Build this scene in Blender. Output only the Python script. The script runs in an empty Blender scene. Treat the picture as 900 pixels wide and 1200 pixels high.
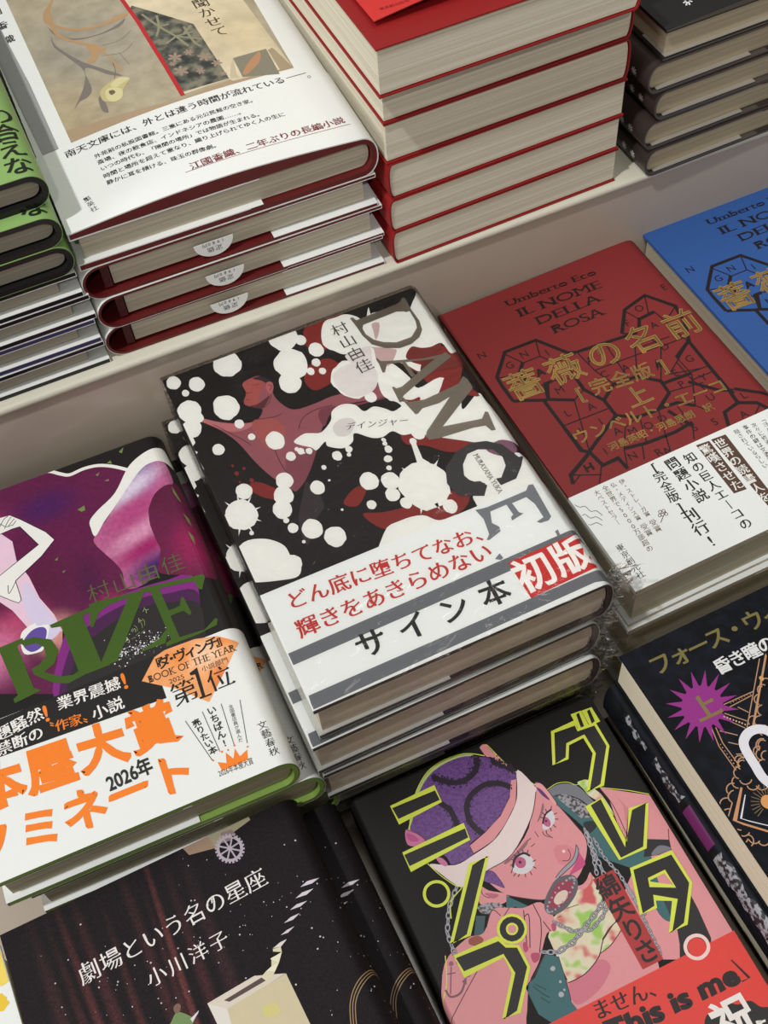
import bpy, bmesh, math, random
from mathutils import Vector, Matrix
from mathutils.geometry import tessellate_polygon

random.seed(7)
S = bpy.context.scene
COL = S.collection
MM = 0.001

# ------------------------------------------------------------------ camera, world, lights, exposure
cam_d = bpy.data.cameras.new('camera')
cam_d.sensor_width = 36.0
cam_d.lens = 42.838
cam_d.clip_start = 0.01
cam = bpy.data.objects.new('camera', cam_d)
cam.location = (-0.035692, -0.213020, 0.573808)
cam.rotation_euler = (0.6000625, 0.0606833, -0.4224169)
COL.objects.link(cam)
S.camera = cam

S.view_settings.view_transform = 'Standard'
S.view_settings.look = 'None'
S.view_settings.gamma = 1.0
S.view_settings.use_curve_mapping = False
S.view_settings.exposure = 0.0

w = bpy.data.worlds.new('shop_ambience')
S.world = w
w.use_nodes = True
bg = w.node_tree.nodes['Background']
bg.inputs[0].default_value = (1.0, 0.95, 0.88, 1)
bg.inputs[1].default_value = 0.22

def spot(name, loc, target, power, size, angle=60, blend=0.5, color=(1, 1, 1)):
    l = bpy.data.lights.new(name, 'SPOT')
    l.energy = power; l.shadow_soft_size = size; l.spot_size = math.radians(angle)
    l.spot_blend = blend; l.color = color
    o = bpy.data.objects.new(name, l); COL.objects.link(o)
    o.location = loc
    o.rotation_euler = (Vector(target) - Vector(loc)).to_track_quat('-Z', 'Y').to_euler()
    return o
def area(name, loc, target, power, sx, sy, color=(1, 1, 1)):
    l = bpy.data.lights.new(name, 'AREA'); l.shape = 'RECTANGLE'
    l.energy = power; l.size = sx; l.size_y = sy; l.color = color
    o = bpy.data.objects.new(name, l); COL.objects.link(o)
    o.location = loc
    o.rotation_euler = (Vector(target) - Vector(loc)).to_track_quat('-Z', 'Y').to_euler()
    return o
spot('ceiling_spotlight', (-0.95, -0.30, 2.3), (0.02, 0.05, 0.1), 131, 0.05, 40, 0.6, (1.0, 0.995, 0.985))
spot('ceiling_spotlight', (-0.35, -1.55, 2.0), (0.24, 0.27, 0.22), 55, 0.04, 15, 0.7, (1.0, 0.97, 0.92))
area('side_fill_light', (-1.9, -0.05, 1.0), (0.1, 0.05, 0.1), 15, 0.7, 0.7, (1.0, 0.98, 0.95))  # added soft fill to brighten left-facing sides, not a known shop fixture
area('ceiling_panel_light', (0.5, 0.5, 2.7), (0.05, 0.1, 0.1), 14, 0.5, 1.2, (1.0, 0.98, 0.95))

# ------------------------------------------------------------------ materials
def lin(c):
    r = []
    for v in c[:3]:
        v /= 255.0
        r.append(v / 12.92 if v <= 0.04045 else ((v + 0.055) / 1.055) ** 2.4)
    return (r[0], r[1], r[2], 1.0)
MATS = {}
def nodes_of(name):
    m = bpy.data.materials.new(name); m.use_nodes = True
    nt = m.node_tree
    return m, nt, nt.nodes['Principled BSDF']
def add_bump(nt, bsdf, scale, strength, detail=3, dist=0.0002):
    tc = nt.nodes.new('ShaderNodeTexCoord'); n = nt.nodes.new('ShaderNodeTexNoise')
    n.inputs['Scale'].default_value = scale; n.inputs['Detail'].default_value = detail
    b = nt.nodes.new('ShaderNodeBump'); b.inputs['Strength'].default_value = strength; b.inputs['Distance'].default_value = dist
    nt.links.new(tc.outputs['Object'], n.inputs['Vector']); nt.links.new(n.outputs['Fac'], b.inputs['Height'])
    nt.links.new(b.outputs[0], bsdf.inputs['Normal'])
    return tc, n
def mat(name, c, rough=0.5, metal=0.0, vary=0.05, scale=300, bump=0.1, coat=0.0, spec=0.4):
    """printed paper / cloth / board: one ink colour with a fine procedural grain"""
    if name in MATS: return MATS[name]
    m, nt, b = nodes_of(name)
    b.inputs['Roughness'].default_value = rough; b.inputs['Metallic'].default_value = metal
    b.inputs['Coat Weight'].default_value = coat; b.inputs['Coat Roughness'].default_value = 0.12
    b.inputs['Specular IOR Level'].default_value = spec
    tc, n = add_bump(nt, b, scale * 3, bump)
    n2 = nt.nodes.new('ShaderNodeTexNoise'); n2.inputs['Scale'].default_value = scale; n2.inputs['Detail'].default_value = 4
    nt.links.new(tc.outputs['Object'], n2.inputs['Vector'])
    mx = nt.nodes.new('ShaderNodeMix'); mx.data_type = 'RGBA'
    L = lin(c)
    mx.inputs[6].default_value = tuple(v * (1 - vary) for v in L[:3]) + (1,)
    mx.inputs[7].default_value = tuple(min(1, v * (1 + vary)) for v in L[:3]) + (1,)
    nt.links.new(n2.outputs['Fac'], mx.inputs[0]); nt.links.new(mx.outputs[2], b.inputs['Base Color'])
    MATS[name] = m
    return m
def ink(c, rough=0.5):
    return mat('ink_%d_%d_%d' % tuple(c) + ('' if rough == 0.5 else '_r%d' % int(rough * 100)), c, rough)
def pages(name, c1, c2, scale=1500.0):
    """edges of stacked paper sheets: fine lines across the thickness"""
    if name in MATS: return MATS[name]
    m, nt, b = nodes_of(name)
    b.inputs['Roughness'].default_value = 0.8; b.inputs['Specular IOR Level'].default_value = 0.15
    tc = nt.nodes.new('ShaderNodeTexCoord'); mp = nt.nodes.new('ShaderNodeMapping')
    mp.inputs['Scale'].default_value = (6, 6, scale)
    n = nt.nodes.new('ShaderNodeTexNoise'); n.inputs['Scale'].default_value = 1.0; n.inputs['Detail'].default_value = 3
    nt.links.new(tc.outputs['Object'], mp.inputs[0]); nt.links.new(mp.outputs[0], n.inputs['Vector'])
    r = nt.nodes.new('ShaderNodeValToRGB')
    r.color_ramp.elements[0].position = 0.32; r.color_ramp.elements[0].color = lin(c1)
    r.color_ramp.elements[1].position = 0.62; r.color_ramp.elements[1].color = lin(c2)
    nt.links.new(n.outputs['Fac'], r.inputs[0]); nt.links.new(r.outputs[0], b.inputs['Base Color'])
    bp = nt.nodes.new('ShaderNodeBump'); bp.inputs['Strength'].default_value = 0.35; bp.inputs['Distance'].default_value = 0.0003
    nt.links.new(n.outputs['Fac'], bp.inputs['Height']); nt.links.new(bp.outputs[0], b.inputs['Normal'])
    MATS[name] = m
    return m
def airbrush(name, base, spots, rough=0.5, grain=0.06, gscale=600, W=0, H=0, T=0, speck=None):
    """printed artwork with soft colour areas: (x, y, rx, ry, angle_deg, colour, strength) in the book's own millimetres"""
    m, nt, b = nodes_of(name)
    b.inputs['Roughness'].default_value = rough; b.inputs['Specular IOR Level'].default_value = 0.4
    tc, n = add_bump(nt, b, 900, 0.08)
    cur = None
    for (x, y, rx, ry, a, c, st) in spots:
        mp = nt.nodes.new('ShaderNodeMapping'); mp.vector_type = 'TEXTURE'
        mp.inputs['Location'].default_value = ((x - W / 2) * MM, (y - H / 2) * MM, 0)
        mp.inputs['Rotation'].default_value = (0, 0, math.radians(a))
        mp.inputs['Scale'].default_value = (rx * MM, ry * MM, 1000)
        nt.links.new(tc.outputs['Object'], mp.inputs[0])
        ln = nt.nodes.new('ShaderNodeVectorMath'); ln.operation = 'LENGTH'
        nt.links.new(mp.outputs[0], ln.inputs[0])
        mr = nt.nodes.new('ShaderNodeMapRange'); mr.interpolation_type = 'SMOOTHERSTEP'
        mr.inputs['From Min'].default_value = 1.0; mr.inputs['From Max'].default_value = 0.0
        mr.inputs['To Max'].default_value = st
        nt.links.new(ln.outputs['Value'], mr.inputs['Value'])
        mx = nt.nodes.new('ShaderNodeMix'); mx.data_type = 'RGBA'
        if cur is None: mx.inputs[6].default_value = lin(base)
        else: nt.links.new(cur, mx.inputs[6])
        mx.inputs[7].default_value = lin(c)
        nt.links.new(mr.outputs[0], mx.inputs[0]); cur = mx.outputs[2]
    n2 = nt.nodes.new('ShaderNodeTexNoise'); n2.inputs['Scale'].default_value = gscale; n2.inputs['Detail'].default_value = 5
    nt.links.new(tc.outputs['Object'], n2.inputs['Vector'])
    hs = nt.nodes.new('ShaderNodeHueSaturation')
    mr = nt.nodes.new('ShaderNodeMapRange'); mr.inputs['From Min'].default_value = 0.3; mr.inputs['From Max'].default_value = 0.7
    mr.inputs['To Min'].default_value = 1 - grain * 3; mr.inputs['To Max'].default_value = 1 + grain * 3
    nt.links.new(n2.outputs['Fac'], mr.inputs['Value']); nt.links.new(mr.outputs[0], hs.inputs['Value'])
    if cur is None: hs.inputs['Color'].default_value = lin(base)
    else: nt.links.new(cur, hs.inputs['Color'])
    nt.links.new(hs.outputs[0], b.inputs['Base Color'])
    MATS[name] = m
    return m
def camo(name, cols, scale, rough=0.5):
    m, nt, b = nodes_of(name)
    b.inputs['Roughness'].default_value = rough
    tc, n = add_bump(nt, b, 900, 0.05)
    n2 = nt.nodes.new('ShaderNodeTexNoise'); n2.inputs['Scale'].default_value = scale; n2.inputs['Detail'].default_value = 2
    nt.links.new(tc.outputs['Object'], n2.inputs['Vector'])
    r = nt.nodes.new('ShaderNodeValToRGB')
    e = r.color_ramp.elements
    e[0].position = cols[0][0]; e[0].color = lin(cols[0][1]); e[1].position = cols[1][0]; e[1].color = lin(cols[1][1])
    for p, c in cols[2:]:
        q = e.new(p); q.color = lin(c)
    nt.links.new(n2.outputs['Fac'], r.inputs[0]); nt.links.new(r.outputs[0], b.inputs['Base Color'])
    MATS[name] = m
    return m
def plastic(name, strength=0.6, scale=120, gloss=0.10, tint=(1, 1, 1), stretch=(1, 1, 1), amount=0.5):
    """clear shrink film: see-through with wrinkled highlights"""
    m = bpy.data.materials.new(name); m.use_nodes = True; nt = m.node_tree
    nt.nodes.clear()
    out = nt.nodes.new('ShaderNodeOutputMaterial')
    tr = nt.nodes.new('ShaderNodeBsdfTransparent'); tr.inputs[0].default_value = (tint[0], tint[1], tint[2], 1)
    gl = nt.nodes.new('ShaderNodeBsdfGlossy'); gl.inputs['Roughness'].default_value = gloss
    fr = nt.nodes.new('ShaderNodeFresnel'); fr.inputs['IOR'].default_value = 1.45
    tc = nt.nodes.new('ShaderNodeTexCoord'); mp = nt.nodes.new('ShaderNodeMapping'); mp.inputs['Scale'].default_value = stretch
    n = nt.nodes.new('ShaderNodeTexNoise'); n.inputs['Scale'].default_value = scale; n.inputs['Detail'].default_value = 3
    n.inputs['Distortion'].default_value = 1.0
    bp = nt.nodes.new('ShaderNodeBump'); bp.inputs['Strength'].default_value = strength; bp.inputs['Distance'].default_value = 0.002
    nt.links.new(tc.outputs['Object'], mp.inputs[0]); nt.links.new(mp.outputs[0], n.inputs['Vector'])
    nt.links.new(n.outputs['Fac'], bp.inputs['Height'])
    nt.links.new(bp.outputs[0], gl.inputs['Normal']); nt.links.new(bp.outputs[0], fr.inputs['Normal'])
    ma = nt.nodes.new('ShaderNodeMath'); ma.operation = 'MULTIPLY'; ma.inputs[1].default_value = amount; ma.use_clamp = True
    nt.links.new(fr.outputs[0], ma.inputs[0])
    mx = nt.nodes.new('ShaderNodeMixShader')
    nt.links.new(ma.outputs[0], mx.inputs[0]); nt.links.new(tr.outputs[0], mx.inputs[1]); nt.links.new(gl.outputs[0], mx.inputs[2])
    nt.links.new(mx.outputs[0], out.inputs[0])
    MATS[name] = m
    return m
def foil(name, c1, c2, c3, rough=0.25, scale=70, metal=1.0):
    """stamped foil: metallic, with patches of shifting hue"""
    m, nt, b = nodes_of(name)
    b.inputs['Metallic'].default_value = metal; b.inputs['Roughness'].default_value = rough
    tc, n = add_bump(nt, b, 500, 0.2)
    n2 = nt.nodes.new('ShaderNodeTexNoise'); n2.inputs['Scale'].default_value = scale; n2.inputs['Detail'].default_value = 2
    nt.links.new(tc.outputs['Object'], n2.inputs['Vector'])
    r = nt.nodes.new('ShaderNodeValToRGB'); e = r.color_ramp.elements
    e[0].position = 0.45; e[0].color = lin(c1); e[1].position = 0.60; e[1].color = lin(c2)
    q = e.new(0.70); q.color = lin(c3)
    nt.links.new(n2.outputs['Fac'], r.inputs[0]); nt.links.new(r.outputs[0], b.inputs['Base Color'])
    MATS[name] = m
    return m

# ------------------------------------------------------------------ object helpers
def link(name, me, parent=None):
    o = bpy.data.objects.new(name, me); COL.objects.link(o)
    if parent: o.parent = parent
    return o
def tag(o, label, cat, group=None, kind=None):
    o['label'] = label; o['category'] = cat
    if group: o['group'] = group
    if kind: o['kind'] = kind
    return o
def empty(name, loc, yaw=0.0):
    o = bpy.data.objects.new(name, None); COL.objects.link(o)
    o.empty_display_size = 0.02
    o.location = [v * MM for v in loc]; o.rotation_euler = (0, 0, math.radians(yaw))
    return o
def finish(bm, name, mats, parent=None, smooth=None):
    me = bpy.data.meshes.new(name)
    bm.normal_update()
    bm.to_mesh(me); bm.free()
    for m in (mats if isinstance(mats, (list, tuple)) else [mats]): me.materials.append(m)
    if smooth:
        me.polygons.foreach_set('use_smooth', [True] * len(me.polygons))
        me.set_sharp_from_angle(angle=math.radians(smooth))
    return link(name, me, parent)
def copy_tree(o, loc=None, yaw=None, parent=None, label=None, swap=None, skip=()):
    c = o.copy(); COL.objects.link(c)
    if parent: c.parent = parent
    if loc is not None: c.location = [v * MM for v in loc]
    if yaw is not None: c.rotation_euler = (0, 0, math.radians(yaw))
    if label: c['label'] = label
    if swap and c.type == 'MESH' and c.name.split('.')[0] in swap:
        c.data = c.data.copy(); c.data.materials[0] = swap[c.name.split('.')[0]]
    for ch in list(o.children):
        if ch.name.split('.')[0] not in skip: copy_tree(ch, parent=c, swap=swap, skip=skip)
    return c
def box(bm, x0, x1, y0, y1, z0, z1, bevel=0.0, mi=0):
    vs = [bm.verts.new((x * MM, y * MM, z * MM)) for x in (x0, x1) for y in (y0, y1) for z in (z0, z1)]
    fs = [bm.faces.new([vs[i] for i in f]) for f in ((0, 1, 3, 2), (4, 6, 7, 5), (0, 4, 5, 1), (2, 3, 7, 6), (0, 2, 6, 4), (1, 5, 7, 3))]
    for f in fs: f.material_index = mi
    if bevel:
        es = list({e for f in fs for e in f.edges})
        bmesh.ops.bevel(bm, geom=es, offset=bevel * MM, segments=3, affect='EDGES', profile=0.5)
    return fs
def extrude_poly(bm, pts, y0, y1, ox=0, oy=0, oz=0, ny=1):
    """closed outline in x-z (mm), swept along y"""
    rows = []
    for k in range(ny + 1):
        y = y0 + (y1 - y0) * k / ny
        rows.append([bm.verts.new(((x - ox) * MM, (y - oy) * MM, (z - oz) * MM)) for x, z in pts])
    n = len(pts)
    for a, b in zip(rows, rows[1:]):
        for i in range(n):
            bm.faces.new((a[i], a[(i + 1) % n], b[(i + 1) % n], b[i]))
    tris = tessellate_polygon([[Vector((x, z, 0)) for x, z in pts]])
    for t in tris:
        try: bm.faces.new([rows[0][i] for i in t])
        except ValueError: pass
        try: bm.faces.new([rows[-1][i] for i in reversed(t)])
        except ValueError: pass
    bmesh.ops.recalc_face_normals(bm, faces=bm.faces)

# ------------------------------------------------------------------ lettering (glyph outlines taken from the built-in font, reshaped)
_fc = bpy.data.curves.new('glyph_source', 'FONT'); _fc.resolution_u = 3
_fo = bpy.data.objects.new('glyph_source', _fc); COL.objects.link(_fo)
_G = {}
def bez(p0, p1, p2, p3, n):
    r = []
    for i in range(n):
        t = i / n; u = 1 - t
        r.append((u**3*p0[0] + 3*u*u*t*p1[0] + 3*u*t*t*p2[0] + t**3*p3[0], u**3*p0[1] + 3*u*u*t*p1[1] + 3*u*t*t*p2[1] + t**3*p3[1]))
    return r
def area2(l):
    return sum(l[i-1][0] * l[i][1] - l[i][0] * l[i-1][1] for i in range(len(l))) / 2
def glyph(ch):
    if ch in _G: return _G[ch]
    _fc.body = ch + '|'          # the bar gives the advance width
    bpy.context.view_layer.update()
    dg = bpy.context.evaluated_depsgraph_get()
    cu = _fo.evaluated_get(dg).to_curve(dg)
    loops = []
    for s in cu.splines:
        bp = s.bezier_points; n = len(bp); l = []
        for i in range(n):
            a, b = bp[i], bp[(i + 1) % n]
            p0, p1, p2, p3 = a.co[:2], a.handle_right[:2], b.handle_left[:2], b.co[:2]
            d = abs((p1[0]-p0[0])*(p3[1]-p0[1]) - (p1[1]-p0[1])*(p3[0]-p0[0])) + abs((p2[0]-p0[0])*(p3[1]-p0[1]) - (p2[1]-p0[1])*(p3[0]-p0[0]))
            l += bez(p0, p1, p2, p3, 1 if d < 1e-5 else 4)
        q = []
        for p in l:
            if not q or math.hypot(p[0]-q[-1][0], p[1]-q[-1][1]) > 1e-4: q.append(p)
        if len(q) > 2: loops.append(q)
    bar = loops.pop()
    bx = (min(p[0] for p in bar) + max(p[0] for p in bar)) / 2
    _fo.to_curve_clear()
    _G[ch] = (loops, bx)
    return _G[ch]
BAR = None
def advance(ch):
    global BAR
    if BAR is None:
        _fc.body = '||'; bpy.context.view_layer.update()
        dg = bpy.context.evaluated_depsgraph_get(); cu = _fo.evaluated_get(dg).to_curve(dg)
        xs = sorted(min(p.co[0] for p in s.bezier_points) for s in cu.splines)
        ls = [(min(p.co[0] for p in s.bezier_points) + max(p.co[0] for p in s.bezier_points)) / 2 for s in cu.splines]
        BAR = min(ls); _fo.to_curve_clear()
    return glyph(ch)[1] - BAR
def inside(p, l):
    c = False; x, y = p
    for i in range(len(l)):
        (x1, y1), (x2, y2) = l[i-1], l[i]
        if (y1 > y) != (y2 > y) and x < (x2 - x1) * (y - y1) / (y2 - y1) + x1: c = not c
    return c
def groups(loops):
    dep = [sum(inside(l[0], m) for m in loops if m is not l) for l in loops]
    r = []
    for i, l in enumerate(loops):
        if dep[i] % 2 == 0:
            g = [l]
            for j, h in enumerate(loops):
                if dep[j] == dep[i] + 1 and inside(h[0], l): g.append(h)
            r.append(g)
    return r
STY = {'sans': (0, 0, 0, 0), 'bold': (0, 0, 0, .022), 'heavy': (0, 0, 0, .036), 'black': (0, 0, 0, .052),
       'min': (.006, -.013, 1, 0), 'minb': (.010, -.014, 1, .010), 'brush': (.004, -.010, 1, .020), 'line': (0, 0, 0, .010), 'thin': (-.008, -.010, 0, 0), 'serif': (.016, -.014, 2, 0), 'serifl': (.008, -.022, 2, 0)}
_ST = {}
def styled(ch, style):
    if (ch, style) not in _ST:
        r = _styled(ch, style)
        if STY[style][0] or STY[style][1]:      # keep the plain outline where the reshaped one would cross itself
            want = got = 0
            for g in groups(r[0]):
                want += abs(area2(g[0])) - sum(abs(area2(h)) for h in g[1:])
                flat = [p for l in g for p in l]
                for t in tessellate_polygon([[Vector((p[0], p[1], 0)) for p in l] for l in g]):
                    a, b, c = (flat[i] for i in t)
                    got += abs((b[0]-a[0])*(c[1]-a[1]) - (b[1]-a[1])*(c[0]-a[0])) / 2
            if abs(want - got) > .012 * want or ch in 'MW': r = (glyph(ch)[0], r[1])
        _ST[(ch, style)] = r
    return _ST[(ch, style)]
def _styled(ch, style):
    """offset the outline: separate weight for upright and level strokes; brush-serif ends for the mincho styles"""
    loops, _ = glyph(ch)
    wx, wy, ser, _rb = STY[style]
    res, extra = [], []
    for g in groups(loops):
        for k, l in enumerate(g):
            sgn = 1 if area2(l) > 0 else -1
            if k: sgn = -sgn
            n = len(l); nr = []
            for i in range(n):
                dx, dy = l[(i+1) % n][0] - l[i][0], l[(i+1) % n][1] - l[i][1]
                d = math.hypot(dx, dy) or 1e-9
                nx, ny = dy / d * sgn, -dx / d * sgn
                if k: nx, ny = -nx, -ny
                nr.append((nx, ny, wx * nx * nx + wy * ny * ny, d))
            out = []
            for i in range(n):
                a, b = nr[i-1], nr[i]
                det = a[0]*b[1] - a[1]*b[0]
                if abs(det) > 0.25:
                    mx = (a[2]*b[1] - b[2]*a[1]) / det; my = (b[2]*a[0] - a[2]*b[0]) / det
                else:
                    mx = (a[0]*a[2] + b[0]*b[2]) / 2; my = (a[1]*a[2] + b[1]*b[2]) / 2
                mm = math.hypot(mx, my)
                cl = .032 if ser == 2 else .017
                if mm > cl: mx *= cl / mm; my *= cl / mm
                out.append((l[i][0] + mx, l[i][1] + my))
            res.append(out)
            if ser == 1:
                for i in range(n):
                    a = nr[i]
                    if a[0] > .96 and .045 < a[3] < .085:
                        x = l[i][0]; y = max(l[i][1], l[(i+1) % n][1])
                        extra.append([(x - .10, y + wy - .004), (x - .025, y + .045), (x + .035, y + wy - .012), (x + .02, y - .04)])
            if ser == 2 and ch not in 'OSCGQ08963&':
                for i in range(n):
                    a = nr[i]
                    if abs(a[1]) > .97 and .05 < a[3] < .135:
                        x0, x1 = sorted((l[i][0], l[(i+1) % n][0])); y = l[i][1]; s = 1 if a[1] > 0 else -1
                        y += wy * s
                        extra.append([(x0 - .10, y), (x1 + .10, y), (x1 + .10, y - .030 * s), (x1 + .02, y - .06 * s), (x0 - .02, y - .06 * s), (x0 - .10, y - .030 * s)])
                    if a[0] < -.97 and a[3] > .4:
                        for (x, y) in (l[i], l[(i+1) % n]):
                            s = 1 if y > .3 else -1
                            y += wy * s
                            extra.append([(x + .03, y), (x - .08, y), (x - .08, y - .026 * s), (x - .01, y - .045 * s), (x + .03, y - .045 * s)])
    return res, extra

class Flat:
    """flat printed artwork in book millimetres; z holds the printing layer"""
    def __init__(self): self.bm = bmesh.new(); self.mats = []
    def mi(self, m):
        if m not in self.mats: self.mats.append(m)
        return self.mats.index(m)
    def fill(self, loops, lvl, m):
        k = self.mi(m)
        flat = [p for l in loops for p in l]
        try: tris = tessellate_polygon([[Vector((p[0], p[1], 0)) for p in l] for l in loops])
        except Exception: return
        vs = [self.bm.verts.new((p[0], p[1], lvl)) for p in flat]
        for t in tris:
            a, b, c = (flat[i] for i in t)
            ar = (b[0]-a[0])*(c[1]-a[1]) - (b[1]-a[1])*(c[0]-a[0])
            if abs(ar) < 1e-7: continue
            t = t if ar > 0 else tuple(reversed(t))
            try: f = self.bm.faces.new([vs[i] for i in t]); f.material_index = k
            except ValueError: pass
    def stroke(self, pts, wd, lvl, m, closed=False, loose=False):
        k = self.mi(m); n = len(pts)
        if n < 2: return
        nr = []
        for i in range(n):
            a = pts[i-1] if (i or closed) else pts[i]
            b = pts[(i+1) % n] if (i < n-1 or closed) else pts[i]
            dx, dy = b[0]-a[0], b[1]-a[1]; d = math.hypot(dx, dy) or 1
            nx, ny = -dy/d, dx/d
            s = 1.0
            if (0 < i < n-1) or closed:
                ex, ey = pts[(i+1) % n][0]-pts[i][0], pts[(i+1) % n][1]-pts[i][1]; e = math.hypot(ex, ey) or 1
                s = 1 / max(.5, abs(nx * -ey/e + ny * ex/e))
            h = wd / 2 * s
            nr.append((self.bm.verts.new((pts[i][0]+nx*h, pts[i][1]+ny*h, lvl)), self.bm.verts.new((pts[i][0]-nx*h, pts[i][1]-ny*h, lvl))))
        for i in range(n if closed else n-1):
            a, b = nr[i], nr[(i+1) % n]
            if loose:        # every dash a hair higher than the last, so that crossing dashes never share a plane
                dz = Vector((0, 0, (i % 13) * .03))
                a = [self.bm.verts.new(v.co + dz) for v in a]; b = [self.bm.verts.new(v.co + dz) for v in b]
            try: f = self.bm.faces.new((a[0], a[1], b[1], b[0])); f.material_index = k
            except ValueError: pass
    def text(self, s, p0, p1, size, lvl, m, style='min', mode='h', shear=0.0):
        """mode h/v: p0, p1 are the centres of the first and last character; mode l: p0, p1 are the ends of a proportional line's baseline"""
        ang = math.atan2(p1[1]-p0[1], p1[0]-p0[0]); L = math.hypot(p1[0]-p0[0], p1[1]-p0[1])
        if mode == 'v': ang += math.pi / 2
        ca, sa = math.cos(ang), math.sin(ang)
        ex, ey = (.5, .36)
        em = advance('国')
        k = size / em
        if mode == 'l':
            adv = [advance(c) for c in s]; tot = sum(adv); sx = L / tot; pos = 0
        for i, ch in enumerate(s):
            if mode == 'l':
                cx, cy = p0; x_off = pos * sx; pos += adv[i]
            else:
                t = i / max(1, len(s) - 1)
                cx, cy = p0[0] + (p1[0]-p0[0])*t, p0[1] + (p1[1]-p0[1])*t
            if ch in ' 　': continue
            loops, extra = styled(ch, style)
            def tf(p):
                x, y = p
                if mode == 'l':
                    x = x * sx + x_off + shear * y * k; y = y * k
                else:
                    x = (x / em - .5); y = (y / em - ey)
                    if advance(ch) < em * .8: x += (em - advance(ch)) / 2 / em
                    if mode == 'v':
                        if ch in '、。': x += .55; y += .55
                        if ch in 'ーー…―「」『』［］': x, y = (y, -x) if ch != 'ー' else (-y, -x)
                    x += shear * y
                    x *= size; y *= size
                return (cx + x*ca - y*sa, cy + x*sa + y*ca)
            if style != 'line':
             for g in groups(loops): self.fill([[tf(p) for p in l] for l in g], lvl, m)
            for e in extra: self.fill([[tf(p) for p in e]], lvl + .05, m)
            rb = STY[style][3]
            if rb:
                for q, l in enumerate(loops): self.stroke([tf(p) for p in l], 2 * rb * size, lvl + .06 + .02 * (q % 9), m, True, True)
    def speckle(self, pts, spread, n, r0, r1, seed, lvl, m):
        rd = random.Random(seed)
        for _ in range(n):
            i = rd.randrange(len(pts) - 1); t = rd.random()
            x = pts[i][0] + (pts[i+1][0] - pts[i][0]) * t; y = pts[i][1] + (pts[i+1][1] - pts[i][1]) * t
            a = rd.uniform(0, 6.28); d = abs(rd.gauss(0, spread)); r = r0 + (r1 - r0) * rd.random() ** 2
            self.fill([blob(x + d*math.cos(a), y + d*math.sin(a), r, r, .1, rd.randrange(9999), 7)], lvl + rd.random() * .3, m)
    def chain(self, pts, r, lvl):
        d = [0]
        for a, b in zip(pts, pts[1:]): d.append(d[-1] + math.hypot(b[0]-a[0], b[1]-a[1]))
        n = int(d[-1] / (r * 1.75))
        for k in range(n + 1):
            t = d[-1] * k / max(1, n); i = 0
            while i < len(d) - 2 and d[i+1] < t: i += 1
            u = (t - d[i]) / (d[i+1] - d[i])
            x = pts[i][0] + (pts[i+1][0]-pts[i][0])*u; y = pts[i][1] + (pts[i+1][1]-pts[i][1])*u
            a = math.atan2(pts[i+1][1]-pts[i][1], pts[i+1][0]-pts[i][0]); f = .62 if k % 2 else .30
            q = [(x + r*1.15*math.cos(w)*math.cos(a) - r*f*math.sin(w)*math.sin(a), y + r*1.15*math.cos(w)*math.sin(a) + r*f*math.sin(w)*math.cos(a)) for w in [j*math.pi/6 for j in range(12)]]
            self.stroke(q, r * .62, lvl + (k % 2) * .3, ink((44, 40, 46)), True)
            self.stroke(q, r * .34, lvl + .6 + (k % 2) * .2, ink((158, 156, 164)), True)
def spline(pts, closed=True, n=4):
    """Catmull-Rom through traced points"""
    r = []; N = len(pts)
    for i in range(N if closed else N-1):
        p = [pts[(i+k) % N] if closed else pts[min(max(i+k, 0), N-1)] for k in (-1, 0, 1, 2)]
        for j in range(n):
            t = j / n
            r.append(tuple(.5*((2*p[1][a]) + (-p[0][a]+p[2][a])*t + (2*p[0][a]-5*p[1][a]+4*p[2][a]-p[3][a])*t*t + (-p[0][a]+3*p[1][a]-3*p[2][a]+p[3][a])*t**3) for a in (0, 1)))
    if not closed: r.append(pts[-1])
    return r
def blob(cx, cy, rx, ry, rough, seed, n=28):
    rd = random.Random(seed); r = []
    ph = [rd.uniform(0, 6.28) for _ in range(4)]
    for i in range(n):
        a = 2*math.pi*i/n
        k = 1 + rough*(.5*math.sin(3*a+ph[0]) + .4*math.sin(5*a+ph[1]) + .4*math.sin(9*a+ph[2]) + rd.uniform(-.4, .4))
        r.append((cx + rx*k*math.cos(a), cy + ry*k*math.sin(a)))
    return r

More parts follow.
